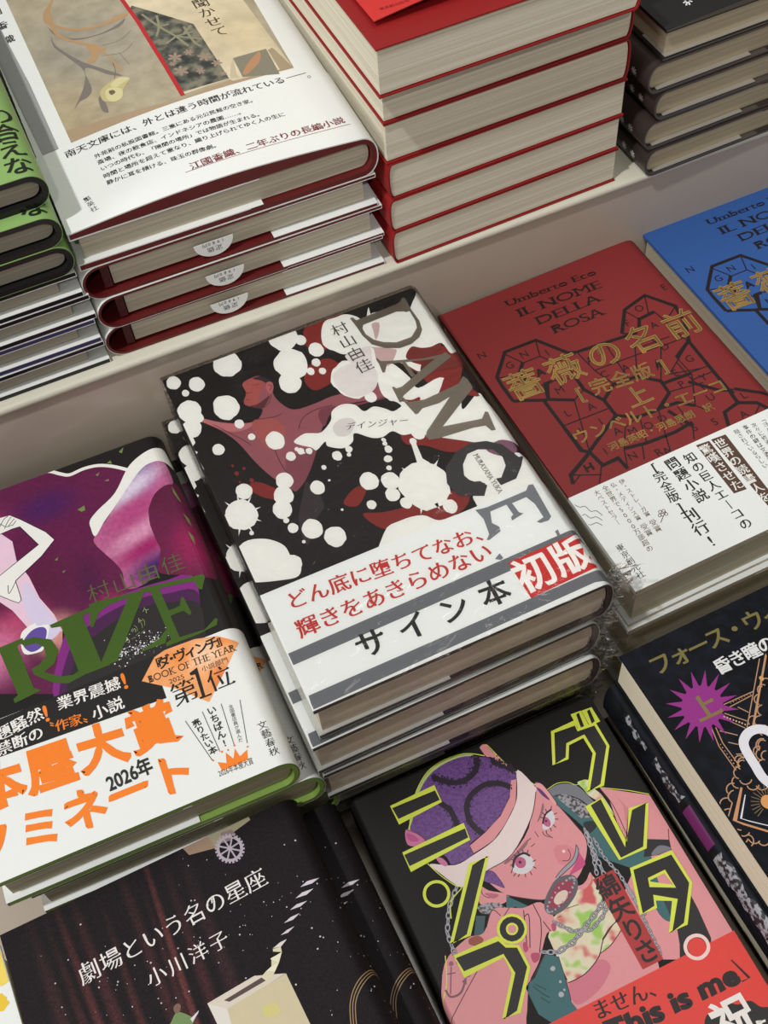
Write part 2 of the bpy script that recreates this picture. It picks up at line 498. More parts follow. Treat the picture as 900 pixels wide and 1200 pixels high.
# ------------------------------------------------------------------ books
class Book:
    def __init__(self, W, H, T, spine='right', arc=6.0, hard=True, board=2.4, bow=0.0, square=3.0, sq=2.0, ob=0.0):
        self.W, self.H, self.T, self.sp, self.arc, self.hard, self.bd, self.bow, self.square, self.sq = W, H, T, spine, arc, hard, board, bow, square, sq
        self.obow = ob
    def path(self, off=0.0):
        """outer outline of the closed cover in x-z: fore edge top -> spine -> fore edge bottom, with arc lengths"""
        W, T, a, e = self.W, self.T, self.arc, self.sq
        pts = []
        n = 14
        for i in range(n): pts.append(((W - a) * i / n, T + self.bow * math.sin(math.pi * min(1, i / n)) ** 1.0))
        m = 18
        for i in range(m + 1):
            t = math.pi/2 - math.pi * i / m
            c, s = math.cos(t), math.sin(t)
            pts.append((W - a + a * abs(c) ** (2/e), T/2 + T/2 * math.copysign(abs(s) ** (2/e), s)))
        for i in range(1, n + 1): pts.append(((W - a) * (1 - i / n), 0.0))
        nr = []
        for i in range(len(pts)):
            p, q = pts[max(0, i-1)], pts[min(len(pts)-1, i+1)]
            dx, dz = q[0]-p[0], q[1]-p[1]; d = math.hypot(dx, dz)
            nr.append((-dz/d, dx/d))
        nr[0] = (0, 1); nr[-1] = (0, -1)
        o = [(p[0] + k[0]*off, p[1] + k[1]*off) for p, k in zip(pts, nr)]
        s = [0.0]
        for p, q in zip(pts, pts[1:]): s.append(s[-1] + math.hypot(q[0]-p[0], q[1]-p[1]))
        return pts, nr, o, s
    def mx(self, x): return x if self.sp == 'right' else self.W - x
    def start(self, name, label, cat, group, loc, yaw):
        """loc = the front cover's near left corner on plan (x, y) and the height of the underside"""
        ca, sa = math.cos(math.radians(yaw)), math.sin(math.radians(yaw))
        cx, cy = loc[0] + self.W/2*ca - self.H/2*sa, loc[1] + self.W/2*sa + self.H/2*ca
        self.root = empty(name, (cx, cy, loc[2]), yaw)
        tag(self.root, label, cat, group)
        return self.root
    def solid(self, name, pts, y0, y1, m, smooth=40):
        bm = bmesh.new()
        extrude_poly(bm, [(self.mx(x), z) for x, z in pts], y0, y1, self.W/2, self.H/2, 0)
        return finish(bm, name, m, self.root, smooth)
    def sheet(self, name, o0, o1, y0, y1, m, flap=0.0, flap2=None, inner=None):
        """a wrapped sheet: covers front, spine and back, with flaps folded in at the fore edge"""
        pts, nr, a, s = self.path(o0); _, _, b, _ = self.path(o1)
        b = b[:]; a = a[:]
        if flap:
            f2 = flap if flap2 is None else flap2
            d = (inner if inner is not None else self.bd)
            t = o1 - o0
            zt, zb = self.T - d - .25 - o0, d + .25 + o0
            a = [(flap, zt), (-o0, zt), (-o0, self.T + o0)] + a[1:-1] + [(-o0, -o0), (-o0, zb), (f2, zb)]
            b = [(flap, zt - t), (-o1, zt - t), (-o1, self.T + o1)] + b[1:-1] + [(-o1, -o1), (-o1, zb + t), (f2, zb + t)]
        return self.solid(name, b + a[::-1], y0, y1, m)
    def case(self, m, name='cover'):
        pts, nr, a, s = self.path(0.0)
        keep = self.bow; self.bow = 0; _, _, b, _ = self.path(-self.bd); self.bow = keep
        return self.solid(name, a + b[::-1], 0, self.H, m)
    def block(self, m, fore=None, head=None, arcshape=True):
        q = self.square if head is None else head; f = self.square if fore is None else fore
        d = self.bd + .55
        keep = self.bow; self.bow = 0
        _, _, b, _ = self.path(-d)
        self.bow = keep
        pts = [(f, self.T - d)] + b[1:-1] + [(f, d)]
        return self.solid('page_block', pts, q, self.H - q, m, 30)
    def mapped(self, fl, name, lim_x=None, lim_y=None, bottom_unused=None):
        """wrap flat artwork over the cover"""
        bm = fl.bm
        W, H = self.W, self.H
        pts, nr, o, s = self.path(0.0)
        if self.sp == 'left':
            for v in bm.verts: v.co.x = W - v.co.x
        x_hi = s[len(s)//2 + 8]
        if lim_x is None: lim_x = (0.0, x_hi)
        if lim_y is None: lim_y = (0.0, H)
        def cut(co, no, clear=True):
            bmesh.ops.bisect_plane(bm, geom=bm.verts[:] + bm.edges[:] + bm.faces[:], plane_co=co, plane_no=no, clear_outer=clear, dist=1e-6)
        xs = [v.co.x for v in bm.verts]; ys = [v.co.y for v in bm.verts]
        if not xs: bm.free(); return None
        if min(xs) < lim_x[0]: cut((lim_x[0], 0, 0), (-1, 0, 0))
        if max(xs) > lim_x[1]: cut((lim_x[1], 0, 0), (1, 0, 0))
        if min(ys) < lim_y[0]: cut((0, lim_y[0], 0), (0, -1, 0))
        if max(ys) > lim_y[1]: cut((0, lim_y[1], 0), (0, 1, 0))
        if not bm.verts: bm.free(); return None
        for i, sv in enumerate(s):
            if min(xs) < sv < max(xs) and (sv > W - self.arc - .01 or self.bow): cut((sv, 0, 0), (1, 0, 0), False)
        for v in bm.verts:
            x = v.co.x
            i = 0
            while i < len(s) - 2 and s[i+1] < x: i += 1
            t = (x - s[i]) / (s[i+1] - s[i])
            px = pts[i][0] + (pts[i+1][0]-pts[i][0])*t; pz = pts[i][1] + (pts[i+1][1]-pts[i][1])*t
            nx = nr[i][0] + (nr[i+1][0]-nr[i][0])*t; nz = nr[i][1] + (nr[i+1][1]-nr[i][1])*t
            off = .32 + .03 * v.co.z
            v.co = (((self.mx(px + nx*off)) - W/2)*MM, (v.co.y - H/2)*MM, (pz + nz*off)*MM)
        if self.sp == 'left': bmesh.ops.reverse_faces(bm, faces=bm.faces[:])
        return finish(bm, name, fl.mats, self.root)
    def put(self, art, mats):
        """art: {part name: [entries]}"""
        for part, ents in art.items():
            fl = Flat()
            for idx, e in enumerate(ents):
                e = list(e); e[1] = e[1] + (idx % 20) * .042
                k = e[0]; m = e[2]
                m = mats[m] if isinstance(m, str) else ink(m)
                if k == 'P': fl.fill([e[3]], e[1], m)
                elif k == 'H': fl.fill(e[3], e[1], m)
                elif k == 'C': fl.fill([spline(e[3])], e[1], m)
                elif k == 'S': fl.stroke(spline(e[4], False) if e[5] else e[4], e[3], e[1], m)
                elif k == 'O': fl.stroke(spline(e[4]) if e[5] else e[4], e[3], e[1], m, True)
                elif k == 'B': fl.fill([blob(*e[3])], e[1], m)
                elif k == 'F': fl.speckle(e[3], e[4], e[5], e[6], e[7], e[8], e[1], m)
                elif k == 'K': fl.chain(e[3], e[4], e[1])
                elif k == 'T': fl.text(e[3], e[4], e[5], e[6], e[1], m, e[7], e[8], e[9])
            self.mapped(fl, part)

# ------------------------------------------------------------------ printed artwork and lettering, in book millimetres
ART = {}
ART['danger'] = {
 'illustration': [
  ['C',0,(122,34,30),[(76.5,195.4),(91.9,196.5),(95.8,189.3),(83.7,187.8),(80.5,177.5),(72.9,174.5),(70.7,185.7)]],
  ['C',0,(122,34,30),[(65.9,169.5),(77.3,169.8),(81.4,158.5),(73.3,155.1),(64,153.9),(61.4,161.2)]],
  ['C',0,(122,34,30),[(115.8,159.2),(128.7,152.5),(135.4,142.9),(126.2,126.5),(115.8,125.9),(111.9,141.3),(107.5,151.1)]],
  ['C',0,(122,34,30),[(90.6,114.4),(99.2,114.2),(106.6,102),(112.5,96.3),(129.3,86.4),(129.9,79.2),(121.2,87.7),(105.7,91.4),(96.9,100),(88.7,105.6)]],
  ['C',0,(122,34,30),[(50.1,87.6),(57.6,93),(63.2,91.5),(55.6,83.6)]],
  ['C',0,(122,34,30),[(55.4,78.5),(64.4,75.3),(79.8,72.7),(96.3,72.2),(102.6,67.7),(94.7,60.2),(74.5,61.4),(60.7,67.1)]],
  ['C',0,(122,34,30),[(14.8,115.8),(20.8,115.4),(28.7,103.5),(22.6,104),(17.4,109.2)]],
  ['B',0,(122,34,30),(12.9,124.8,1,1.3,0.1,1)],
  ['B',0,(122,34,30),(16.9,126,0.8,0.9,0.1,2)],
  ['B',0,(122,34,30),(17.7,118.1,1,1.3,0.1,3)],
  ['B',0,(122,34,30),(12.7,129.8,0.6,0.8,0.1,4)],
  ['B',0,(122,34,30),(19.8,113.8,1.2,1.4,0.1,5)],
  ['B',0,(122,34,30),(12.5,119.6,0.5,0.7,0.1,6)],
  ['B',0,(122,34,30),(27,99.2,0.7,1,0.1,7)],
  ['B',0,(122,34,30),(22.6,109.2,1,1.2,0.1,8)],
  ['B',0,(122,34,30),(25.6,103,0.9,1.2,0.1,9)],
  ['C',1,(140,78,86),[(-1.8,169.9),(2.7,170.6),(7.1,164.5),(16.9,156.1),(25.8,151),(32.2,149.7),(36.9,154.6),(32.1,159.1),(30.4,162.2),(33.5,167.5),(33.9,173.8),(39.3,175.3),(43.4,174.4),(46.5,169.8),(47.2,167),(45,161.6),(46.1,154.2),(50.5,147.6),(61,146.6),(69.9,147),(82.2,144.6),(94.9,143.2),(100.5,140.8),(99.5,133.7),(91.2,135),(79.3,138.1),(67.2,140.5),(62,136),(53.1,125),(44.1,111.7),(36.3,104.5),(32.3,104.9),(26.9,115),(23,126.5),(19.3,142.1),(13.8,153.4),(6.5,162.8),(1.6,167.3)]],
  ['C',2,(158,76,72),[(30.4,162.2),(33.5,167.5),(33.9,173.8),(39.3,175.3),(43.4,174.4),(43.5,168.9),(39.5,164.4),(35.4,158.2)]],
  ['C',2,(156,80,78),[(29.6,149.6),(39.5,147.4),(42.1,137.6),(33.1,130.9),(29.6,135.5)]],
  ['S',3,(60,30,36),0.35,[(29.1,151.3),(39.7,147.9),(44.1,148)],1],
  ['S',3,(60,30,36),0.35,[(33.6,132.1),(33.1,120),(34.8,108.4)],1],
  ['S',3,(60,30,36),0.35,[(48,136),(52.1,141),(59.5,143),(67.7,141.7)],1],
  ['S',3,(60,30,36),0.3,[(33.3,167.6),(36.1,166.7)],0],
  ['S',3,(60,30,36),0.3,[(37.6,170.7),(41.3,170)],0],
  ['S',3,(60,30,36),0.3,[(12.9,156.7),(22.3,141.5),(24.7,136.6)],1],
  ['C',3,(44,34,38),[(39.5,174.6),(43.7,174.2),(46.8,169.6),(46.8,166),(44.9,168.2),(42.4,171.9)]],
  ['C',3,(168,90,92),[(44.4,169),(46.8,168.4),(46.6,164.9),(44.3,161.9),(42.8,163.9)]],
  ['S',4,(60,30,36),0.3,[(44.8,167.7),(46,165.8),(44.1,163.8)],1],
  ['S',4,(60,30,36),0.3,[(32,164.1),(33.3,162.8)],0],
  ['S',4,(60,30,36),0.3,[(37.1,155.1),(41,156.8),(44,161.2)],1],
  ['C',3,(84,40,46),[(32.3,159.2),(36.5,155.3),(40.1,157.3),(43,160.8),(40,160),(35.6,158.7)]],
  ['C',2,(176,104,108),[(7.1,164.5),(16.9,155.8),(25.6,150.5),(32,149.2),(26.4,147),(18.6,148.9),(11,157.4)]],
  ['C',2,(112,56,66),[(61.3,142.1),(79,137.4),(97.7,134.6),(90.9,134.3),(78.5,136.2),(66.2,138.2),(59.2,131.7)]],
  ['C',2,(120,62,72),[(35.7,121.4),(43.7,122.8),(53.1,125),(44.1,111.7),(36.3,104.5),(32.3,104.9)]],
  ['C',2,(48,38,42),[(35.6,100.1),(40,105.8),(42.4,91.5),(35.5,84.7),(27,73.9),(28.7,88.1)]],
  ['C',4,(226,226,220),[(81.1,188.1),(85.2,193.1),(90.8,193),(95.9,192.8),(100.3,188.8),(102,184.3),(103.5,184.3),(108.1,191.7),(107.2,186.7),(109,187.2),(120.1,184.3),(124.3,179.9),(131.1,186.6),(136.3,187.6),(141.2,134.1),(137.4,147),(131.5,145.2),(130.3,153.4),(124.4,153.7),(120,155.3),(116.2,158),(111.2,153.7),(112.1,149.1),(115.9,144.4),(112.8,142),(109.4,147.8),(105.6,152.5),(100.2,153.9),(96.9,148.8),(93.3,152),(98.1,167.3),(89.2,167.8),(84.6,168.8),(81.4,173.1),(79.4,175.6),(78.4,180.3)]],
  ['C',4,(226,226,220),[(95.9,155.6),(102.9,153.5),(107.2,140.7),(108,132.9),(119.8,134.2),(123.5,127.9),(124.2,120.1),(121.1,111.6),(131.7,117.2),(133.1,111.2),(136.1,95.4),(136.2,82.9),(129.6,87),(121.8,88.8),(112.2,95.8),(104.3,101.8),(96.6,108.5),(92.2,117.8),(96.4,127.1),(91.4,135.5),(92.5,145.3)]],
  ['C',4,(226,226,220),[(103.8,65.9),(112,69.5),(129.9,79.2),(136.2,62.6),(129.3,23),(109.8,13.6),(104.4,30.5),(102.6,51.1),(102.6,61.3)]],
  ['C',4,(226,226,220),[(59.7,65),(69.2,67.8),(78.8,66.1),(84.3,60.3),(94.2,59.2),(99.3,52.8),(98.5,19.2),(49.9,43.2)]],
  ['C',4,(214,208,206),[(74.4,157.6),(83,162.2),(92.8,158.7),(94.6,150.2),(89.9,142.1),(82.6,140.6),(75.7,145)]],
  ['B',4,(226,226,220),(4.2,189.7,3.4,4.3,0.04,10)],
  ['B',4,(226,226,220),(14,183.7,3.7,4.8,0.04,11)],
  ['B',4,(226,226,220),(31.6,189.3,6.8,8.7,0.05,12)],
  ['B',4,(226,226,220),(21.9,163.7,6.1,7.8,0.05,13)],
  ['B',4,(226,226,220),(24,151.3,2.2,2.8,0.04,14)],
  ['B',4,(226,226,220),(59.5,174.6,7.9,10.2,0.05,15)],
  ['B',4,(226,226,220),(54.7,163.8,5.2,6.7,0.04,16)],
  ['B',4,(226,226,220),(69.7,187.1,2.5,3.4,0.04,17)],
  ['B',4,(226,226,220),(62.3,193.2,7.2,9.6,0.05,18)],
  ['B',4,(226,226,220),(74,177.7,3.6,4.8,0.04,19)],
  ['B',4,(226,226,220),(70.8,170,2.1,2.7,0.04,20)],
  ['B',4,(226,226,220),(71.5,163.6,1.7,2.2,0.04,21)],
  ['B',4,(226,226,220),(66.3,166,1.8,2.5,0.04,22)],
  ['B',4,(226,226,220),(82.6,152.4,9.9,12.6,0.05,23)],
  ['B',4,(226,226,220),(85.7,138.1,2.7,3.4,0.04,24)],
  ['B',4,(226,226,220),(94.4,133.7,2,2.6,0.04,25)],
  ['B',4,(226,226,220),(35.6,134.4,4.3,5.5,0.04,26)],
  ['B',4,(226,226,220),(38.7,122.6,2.2,2.7,0.04,27)],
  ['B',4,(226,226,220),(43.9,123.3,1.6,2,0.04,28)],
  ['B',4,(226,226,220),(10,141.5,2.8,3.4,0.04,29)],
  ['B',4,(226,226,220),(26.5,141.5,1.7,2,0.04,30)],
  ['B',4,(226,226,220),(5.4,169.2,5.6,7.1,0.04,31)],
  ['B',4,(226,226,220),(3,158.9,4.5,5.6,0.04,32)],
  ['B',4,(226,226,220),(7.8,163.6,2.5,3.1,0.04,33)],
  ['B',4,(226,226,220),(31,111.1,3.9,4.7,0.04,34)],
  ['B',4,(226,226,220),(27.6,103.5,4.4,5.3,0.04,35)],
  ['B',4,(226,226,220),(24.3,96.7,4.2,5.1,0.04,36)],
  ['B',4,(226,226,220),(43,100.8,3.2,4,0.04,37)],
  ['B',4,(226,226,220),(6.8,102.3,7.2,8.4,0.05,38)],
  ['B',4,(226,226,220),(12.4,113.8,3.7,4.5,0.04,39)],
  ['B',4,(226,226,220),(23.7,90.5,1.3,1.5,0.04,40)],
  ['B',4,(226,226,220),(24.9,85.4,2.3,2.7,0.04,41)],
  ['B',4,(226,226,220),(32.4,81.2,4.5,5.4,0.04,42)],
  ['B',4,(226,226,220),(39.9,72.9,4.7,5.5,0.04,43)],
  ['B',4,(226,226,220),(57.6,113.6,1.9,2.4,0.04,44)],
  ['B',4,(226,226,220),(49.9,109.9,1.1,1.4,0.04,45)],
  ['B',4,(226,226,220),(63,111.4,1,1.2,0.04,46)],
  ['B',4,(226,226,220),(49.3,102.1,0.6,0.6,0.04,47)],
  ['B',4,(226,226,220),(65.2,93.6,4.2,5.1,0.04,48)],
  ['B',4,(226,226,220),(73.9,89.5,4,4.9,0.04,49)],
  ['B',4,(226,226,220),(71.7,82.2,3.2,3.9,0.04,50)],
  ['B',4,(226,226,220),(61,81.3,2.1,2.5,0.04,51)],
  ['B',4,(226,226,220),(80.8,106.5,1.1,1.4,0.04,52)],
  ['B',4,(226,226,220),(77.7,101.2,1.6,1.9,0.04,53)],
  ['B',4,(226,226,220),(76.3,96.3,1.2,1.4,0.04,54)],
  ['B',4,(226,226,220),(86.5,80.3,11.1,13.5,0.05,55)],
  ['B',4,(226,226,220),(75.2,75.3,2.6,3.2,0.04,56)],
  ['B',4,(226,226,220),(91.8,64.9,3.1,3.9,0.04,57)],
  ['B',4,(226,226,220),(-1.6,80.2,3.4,3.9,0.04,58)],
  ['B',4,(226,226,220),(17.7,68.3,4.2,4.8,0.04,59)],
  ['B',4,(226,226,220),(92.4,105.1,1.6,2,0.04,60)],
  ['B',4,(226,226,220),(104.7,112.8,6.7,8.5,0.05,61)],
  ['B',4,(226,226,220),(96.6,108.5,3.1,4,0.04,62)],
  ['B',4,(226,226,220),(80.8,111.8,0.9,1.2,0.04,63)],
  ['B',4,(226,226,220),(48.2,84.7,0.6,0.7,0.04,64)],
  ['B',4,(226,226,220),(7.3,180.9,1.7,2.2,0.04,65)],
  ['B',4,(226,226,220),(-2.9,160.4,2,2.5,0.04,66)],
  ['B',4,(226,226,220),(-1.3,96.7,1.1,1.4,0.04,67)],
  ['B',4,(226,226,220),(26.5,76.6,0.8,0.9,0.04,68)],
  ['B',4,(226,226,220),(7.5,91.1,1,1.2,0.04,69)],
  ['C',4,(226,226,220),[(-5.1,81.3),(2.4,88.1),(11.5,85.8),(17.9,78.9),(18.7,70.7),(21,66.6),(17.9,61.4),(10.5,62.7),(-1.4,67.4),(-6.1,73.3)]],
  ['P',4,(226,226,220),[(91.3,105.6),(93.4,105.4),(92.1,94.3),(94.1,90.5),(88.6,91.4)]],
  ['P',4,(226,226,220),[(11.4,98.5),(10.6,97.4),(13.8,95)]],
  ['P',4,(226,226,220),[(93.7,73.8),(92.5,72.4),(95.5,70.5)]],
  ['P',4,(226,226,220),[(8.2,95.7),(7,95.4),(8.1,91)]],
  ['P',4,(226,226,220),[(87.7,69.3),(86.1,69),(87,65.2)]],
  ['P',4,(226,226,220),[(4.3,95.9),(3.4,96.6),(1.8,92.2)]],
  ['P',4,(226,226,220),[(81.2,70),(79.9,70.9),(78.4,66.9)]],
  ['P',4,(226,226,220),[(1.6,99.2),(1.3,100.5),(-2.1,98.2)]],
  ['P',4,(226,226,220),[(77.1,75.5),(76.8,77.2),(73.5,74.9)]],
  ['P',4,(226,226,220),[(1.4,103.9),(1.8,105.3),(-1.9,106.1)]],
  ['P',4,(226,226,220),[(77.4,83.2),(78.2,85),(74.6,85.5)]],
  ['P',4,(226,226,220),[(3.7,108),(4.8,108.7),(2.5,112.4)]],
  ['P',4,(226,226,220),[(82.1,89.7),(83.5,90.7),(81.4,93.9)]],
  ['P',4,(226,226,220),[(7.6,109.3),(8.7,109.1),(9,113.9)]],
  ['P',4,(226,226,220),[(88.9,91.8),(90.4,91.5),(90.8,95.9)]],
  ['P',4,(226,226,220),[(11.1,107.4),(11.7,106.3),(14.5,109.9)]],
  ['P',4,(226,226,220),[(94.6,88.4),(95.4,87),(98.1,90.4)]],
  ['P',4,(226,226,220),[(12.5,103),(12.5,101.6),(16.3,102.4)]],
  ['P',4,(226,226,220),[(96.4,81.2),(96.2,79.3),(99.9,80.3)]],
  ['P',4,(226,226,220),[(-1.7,161.3),(1.7,155.3),(1.7,150.2),(-1.3,147.8),(0.9,144.5),(-2.8,140.9),(0,138.3),(0.2,133.9),(-3.2,131.5),(-0.9,126.3),(-4.5,122.9),(-2.5,119.2),(-4.5,114.9),(-4.7,108.6),(-5.9,115.6),(-4.8,125.6),(-5.2,133.9),(-3.4,146.6)]],
  ['C',5,(226,226,220),[(43.1,129.9),(48.7,132),(52.1,130.9),(56.7,129.2),(63.2,133.5),(65.9,138.5),(71.4,140.2),(77,137.3),(79.4,131.6),(84.5,132.2),(88.8,128.7),(91.7,125.3),(97.5,126.2),(99.2,121.5),(100.1,110.9),(98.4,109.3),(90.2,110.3),(86.4,114.8),(81.1,113.7),(76.2,115.6),(70.3,121.7),(67.5,117.5),(62.1,116),(56.2,120.2),(56.1,123.3),(50.7,120.5),(49,123.2),(45.5,126.2)]],
  ['C',6,(205,200,196),[(62.3,128.9),(66,132),(70.7,131.6),(73.2,128.4),(70.1,123.6),(66.5,121.8),(62.5,123.8)]],
  ['B',5,(226,226,220),(42.7,125.2,1,1.3,0.06,70)],
  ['B',5,(226,226,220),(45,121.6,0.4,0.5,0.06,71)],
  ['B',5,(226,226,220),(47.4,121.6,1.5,1.9,0.06,72)],
  ['B',5,(226,226,220),(64.2,114.3,1.6,2,0.06,73)],
  ['B',5,(226,226,220),(57.9,113.2,2.2,2.8,0.06,74)],
  ['B',5,(226,226,220),(80.4,106.1,1.7,2.2,0.06,75)],
  ['B',5,(226,226,220),(78.3,101.1,1.6,2,0.06,76)],
  ['B',5,(226,226,220),(80.5,112.2,0.8,1.1,0.06,77)],
  ['B',5,(226,226,220),(80.3,109.8,1.1,1.3,0.06,78)],
  ['B',5,(226,226,220),(69.5,187,2.6,3.5,0.06,79)],
  ['B',5,(226,226,220),(66,189.5,0.9,1.2,0.06,80)],
  ['C',6,(110,38,34),[(111.2,153.7),(116.7,157),(120.6,154.3),(124.4,153.7),(129.3,153.3),(128.3,150.3),(124.4,149.6),(129.3,145),(131.5,139.1),(132.1,136.1),(124.6,137.3),(119.2,138.7),(114.9,142.3),(118.6,145.8),(112.3,149.7)]],
  ['C',6,(122,34,30),[(118.9,129.6),(121.2,132.3),(123.6,133.1),(127.9,127.6),(131.7,115.2),(122.9,121.6),(120,123.8),(113.7,123.1)]],
  ['C',6,(122,34,30),[(98,130.5),(102.1,127.7),(106,127.7),(105.7,125.9),(102.3,126.1),(97.8,128.9)]],
  ['C',6,(96,34,32),[(117,146.6),(122.9,146.3),(125.6,143.5),(119.2,140.7),(113.6,141.6)]],
  ['C',5,(190,160,158),[(105,180.6),(108.6,179.5),(104.8,172.2),(102.6,170.6),(103.8,175.6)]],
  ['C',5,(190,160,158),[(96.4,168.2),(99.2,165.3),(97.4,156.7),(101.3,151.9),(108.1,158),(107.5,161.1)]],
  ['C',6,(120,80,100),[(120.1,85.5),(127.9,87.9),(133.2,83.5),(131.6,78.4),(125.3,78.8)]],
  ['C',4.5,(226,226,220),[(111.8,88.4),(120.4,86.2),(124.8,78.6),(123.1,71.9),(117.1,67),(110.1,70),(105.2,75.1),(105.8,82.8)]],
  ['C',4.5,(214,206,204),[(89.2,167.8),(98.8,169),(104.7,163.9),(108.3,158.6),(101.8,153),(92.9,150.9),(88.9,155.6),(86.6,159.5),(84.9,167.2)]],
 ],
 'title_lettering': [
  ['H',7,'pewter',[[(96.9,189.1),(98.4,189.1),(99.3,186.4),(121.4,187.2),(123.8,187.9),(125.8,189.8),(127,189.2),(126.5,180.2),(126.9,172.1),(125.6,165.7),(122.3,161.8),(117,159.6),(110.9,159.7),(104.3,163.1),(99.6,168.3),(97.8,175.9),(97.6,182.3)],[(101,182),(99.7,179.8),(99.7,175.6),(101.7,170.8),(105.1,167.1),(110.8,163.9),(118.9,163.8),(123.8,168),(125.1,172.3),(125.3,179.7),(119.3,182.5)]]],
  ['P',7,'pewter',[(97.6,159),(98.4,158.9),(99.2,156.3),(104.3,154.1),(117.9,148.6),(127.2,146.8),(129,147.5),(130.6,143.4),(117.4,147.5),(100.9,153.2),(98,149),(96.9,149.2),(97.6,155.2)]],
  ['P',8,'pewter',[(130.6,143.4),(129.5,147),(123.2,145.8),(115.2,142.8),(101.5,137.1),(98.7,137.3),(97.9,139),(97.1,138.8),(96.5,128.7),(97.5,128.8),(99.6,131.6),(105.1,134),(114.7,137.7),(123.2,140.7)]],
  ['P',8,'pewter',[(107.8,151.3),(109.4,150.8),(110.2,140.7),(108,140.4)]],
  ['P',7,'pewter',[(98,131.5),(99.2,131.2),(100.4,127.1),(107.7,125.1),(126.2,126.5),(130.1,129.8),(131.3,126.8),(130.8,123.5),(113,120),(104.5,120.7),(101.4,118.8),(100.1,118.9)]],
  ['P',8,'pewter',[(126.2,126.5),(131.3,124.5),(131,121.1),(105.9,105.2),(100.4,103.8),(98.6,104.4),(100.4,107.4)]],
  ['P',7,'pewter',[(99.3,105.1),(106.8,107),(126.5,102.6),(129.7,105.8),(130.8,104.9),(129.2,93.9),(127.2,94.3),(126.1,98.2),(120.7,99.6),(103.6,101.3),(99.2,102.5)]],
  ['P',7,(52,50,51),[(127.8,85.2),(122.4,90.1),(115.9,92.3),(107.1,90.7),(99,84.6),(95.9,76.6),(96.9,69.8),(98.4,67.8),(107.7,63.1),(111.5,67.7),(109.7,71.2),(106.1,72.5),(104.7,77.2),(106.9,82.8),(111.3,87.3),(116.8,87.5),(122.8,84.4),(124.8,78.6),(123.8,73.7),(119,68.7),(116.6,69.3),(116.9,65),(124.7,65.2),(130.1,70.5),(133.4,75.3),(131.3,75.3),(129.8,79.8)]],
 ],
 'author_name': [
  ['T',8,(70,66,62),'村山由佳',(89.5,184.7),(90.6,157.2),8.72,'min','v',0],
 ],
 'title_reading': [
  ['T',8,(50,48,46),'デインジャー',(70.1,126.2),(93.7,118),4.75,'min','h',0.18],
 ],
 'roman_name': [
  ['T',8,(90,88,86),'MURAYAMA YUKA',(113.2,85.5),(113.8,61.4),3.6,'serifl','l',0],
 ],
 'band_lettering': [
  ['P',12,(99,101,106),[(-0.6,28.4),(134.4,30.3),(142.8,27.2),(143,20.5),(134.2,23.8),(-1.4,22.5)]],
  ['P',12,(99,101,106),[(0.4,7.1),(126.3,7.9),(140.3,7.5),(139.7,-0.3),(128.9,2.8),(-0.3,0.6)]],
  ['P',13,(192,38,34),[(100.9,27.5),(133.3,27.9),(133.7,9),(101.5,7.7)]],
  ['P',12,(112,114,120),[(100.7,58.1),(103.2,57.5),(106.2,57.1),(125.4,57.3),(127.8,59.6),(129.8,59),(128.7,40.3),(126.8,38.9),(122.9,39.3),(121.7,40.6),(125.5,41.4),(125.5,49.3),(123.8,54.2),(116.8,54.1),(117.2,48.5),(118.7,47),(112.5,45.9),(112.9,47.7),(114.4,48.5),(114.2,54.5),(106.2,54.4),(104.1,48.7),(106.1,45.5),(105.5,43.2),(99.1,41.3),(98,41.8),(100.4,44),(101.8,52.1)]],
  ['P',12,(112,114,120),[(126.4,32.7),(128,33),(127.5,30),(126.1,29.4)]],
  ['P',12,(112,114,120),[(96.8,31.6),(99.9,33.3),(100.3,30.6),(98.9,30)]],
  ['T',14,(184,44,40),'どん底に堕ちてなお、',(13,50.8),(98.7,46.2),9.54,'minb','h',0],
  ['T',14,(184,44,40),'輝きをあきらめない',(12.1,36.6),(92.6,36.7),10.06,'minb','h',0],
  ['T',14,(24,22,22),'サイン本',(32.8,17.7),(89,16.8),13.5,'brush','h',0],
  ['T',15,(235,233,228),'初版',(108.6,18.1),(126.8,18.5),18.2,'bold','h',0],
  ['P',14,(192,38,34),[(101.3,26),(102.5,26.2),(102.8,8.5),(101.7,8.1)]],
 ],
}
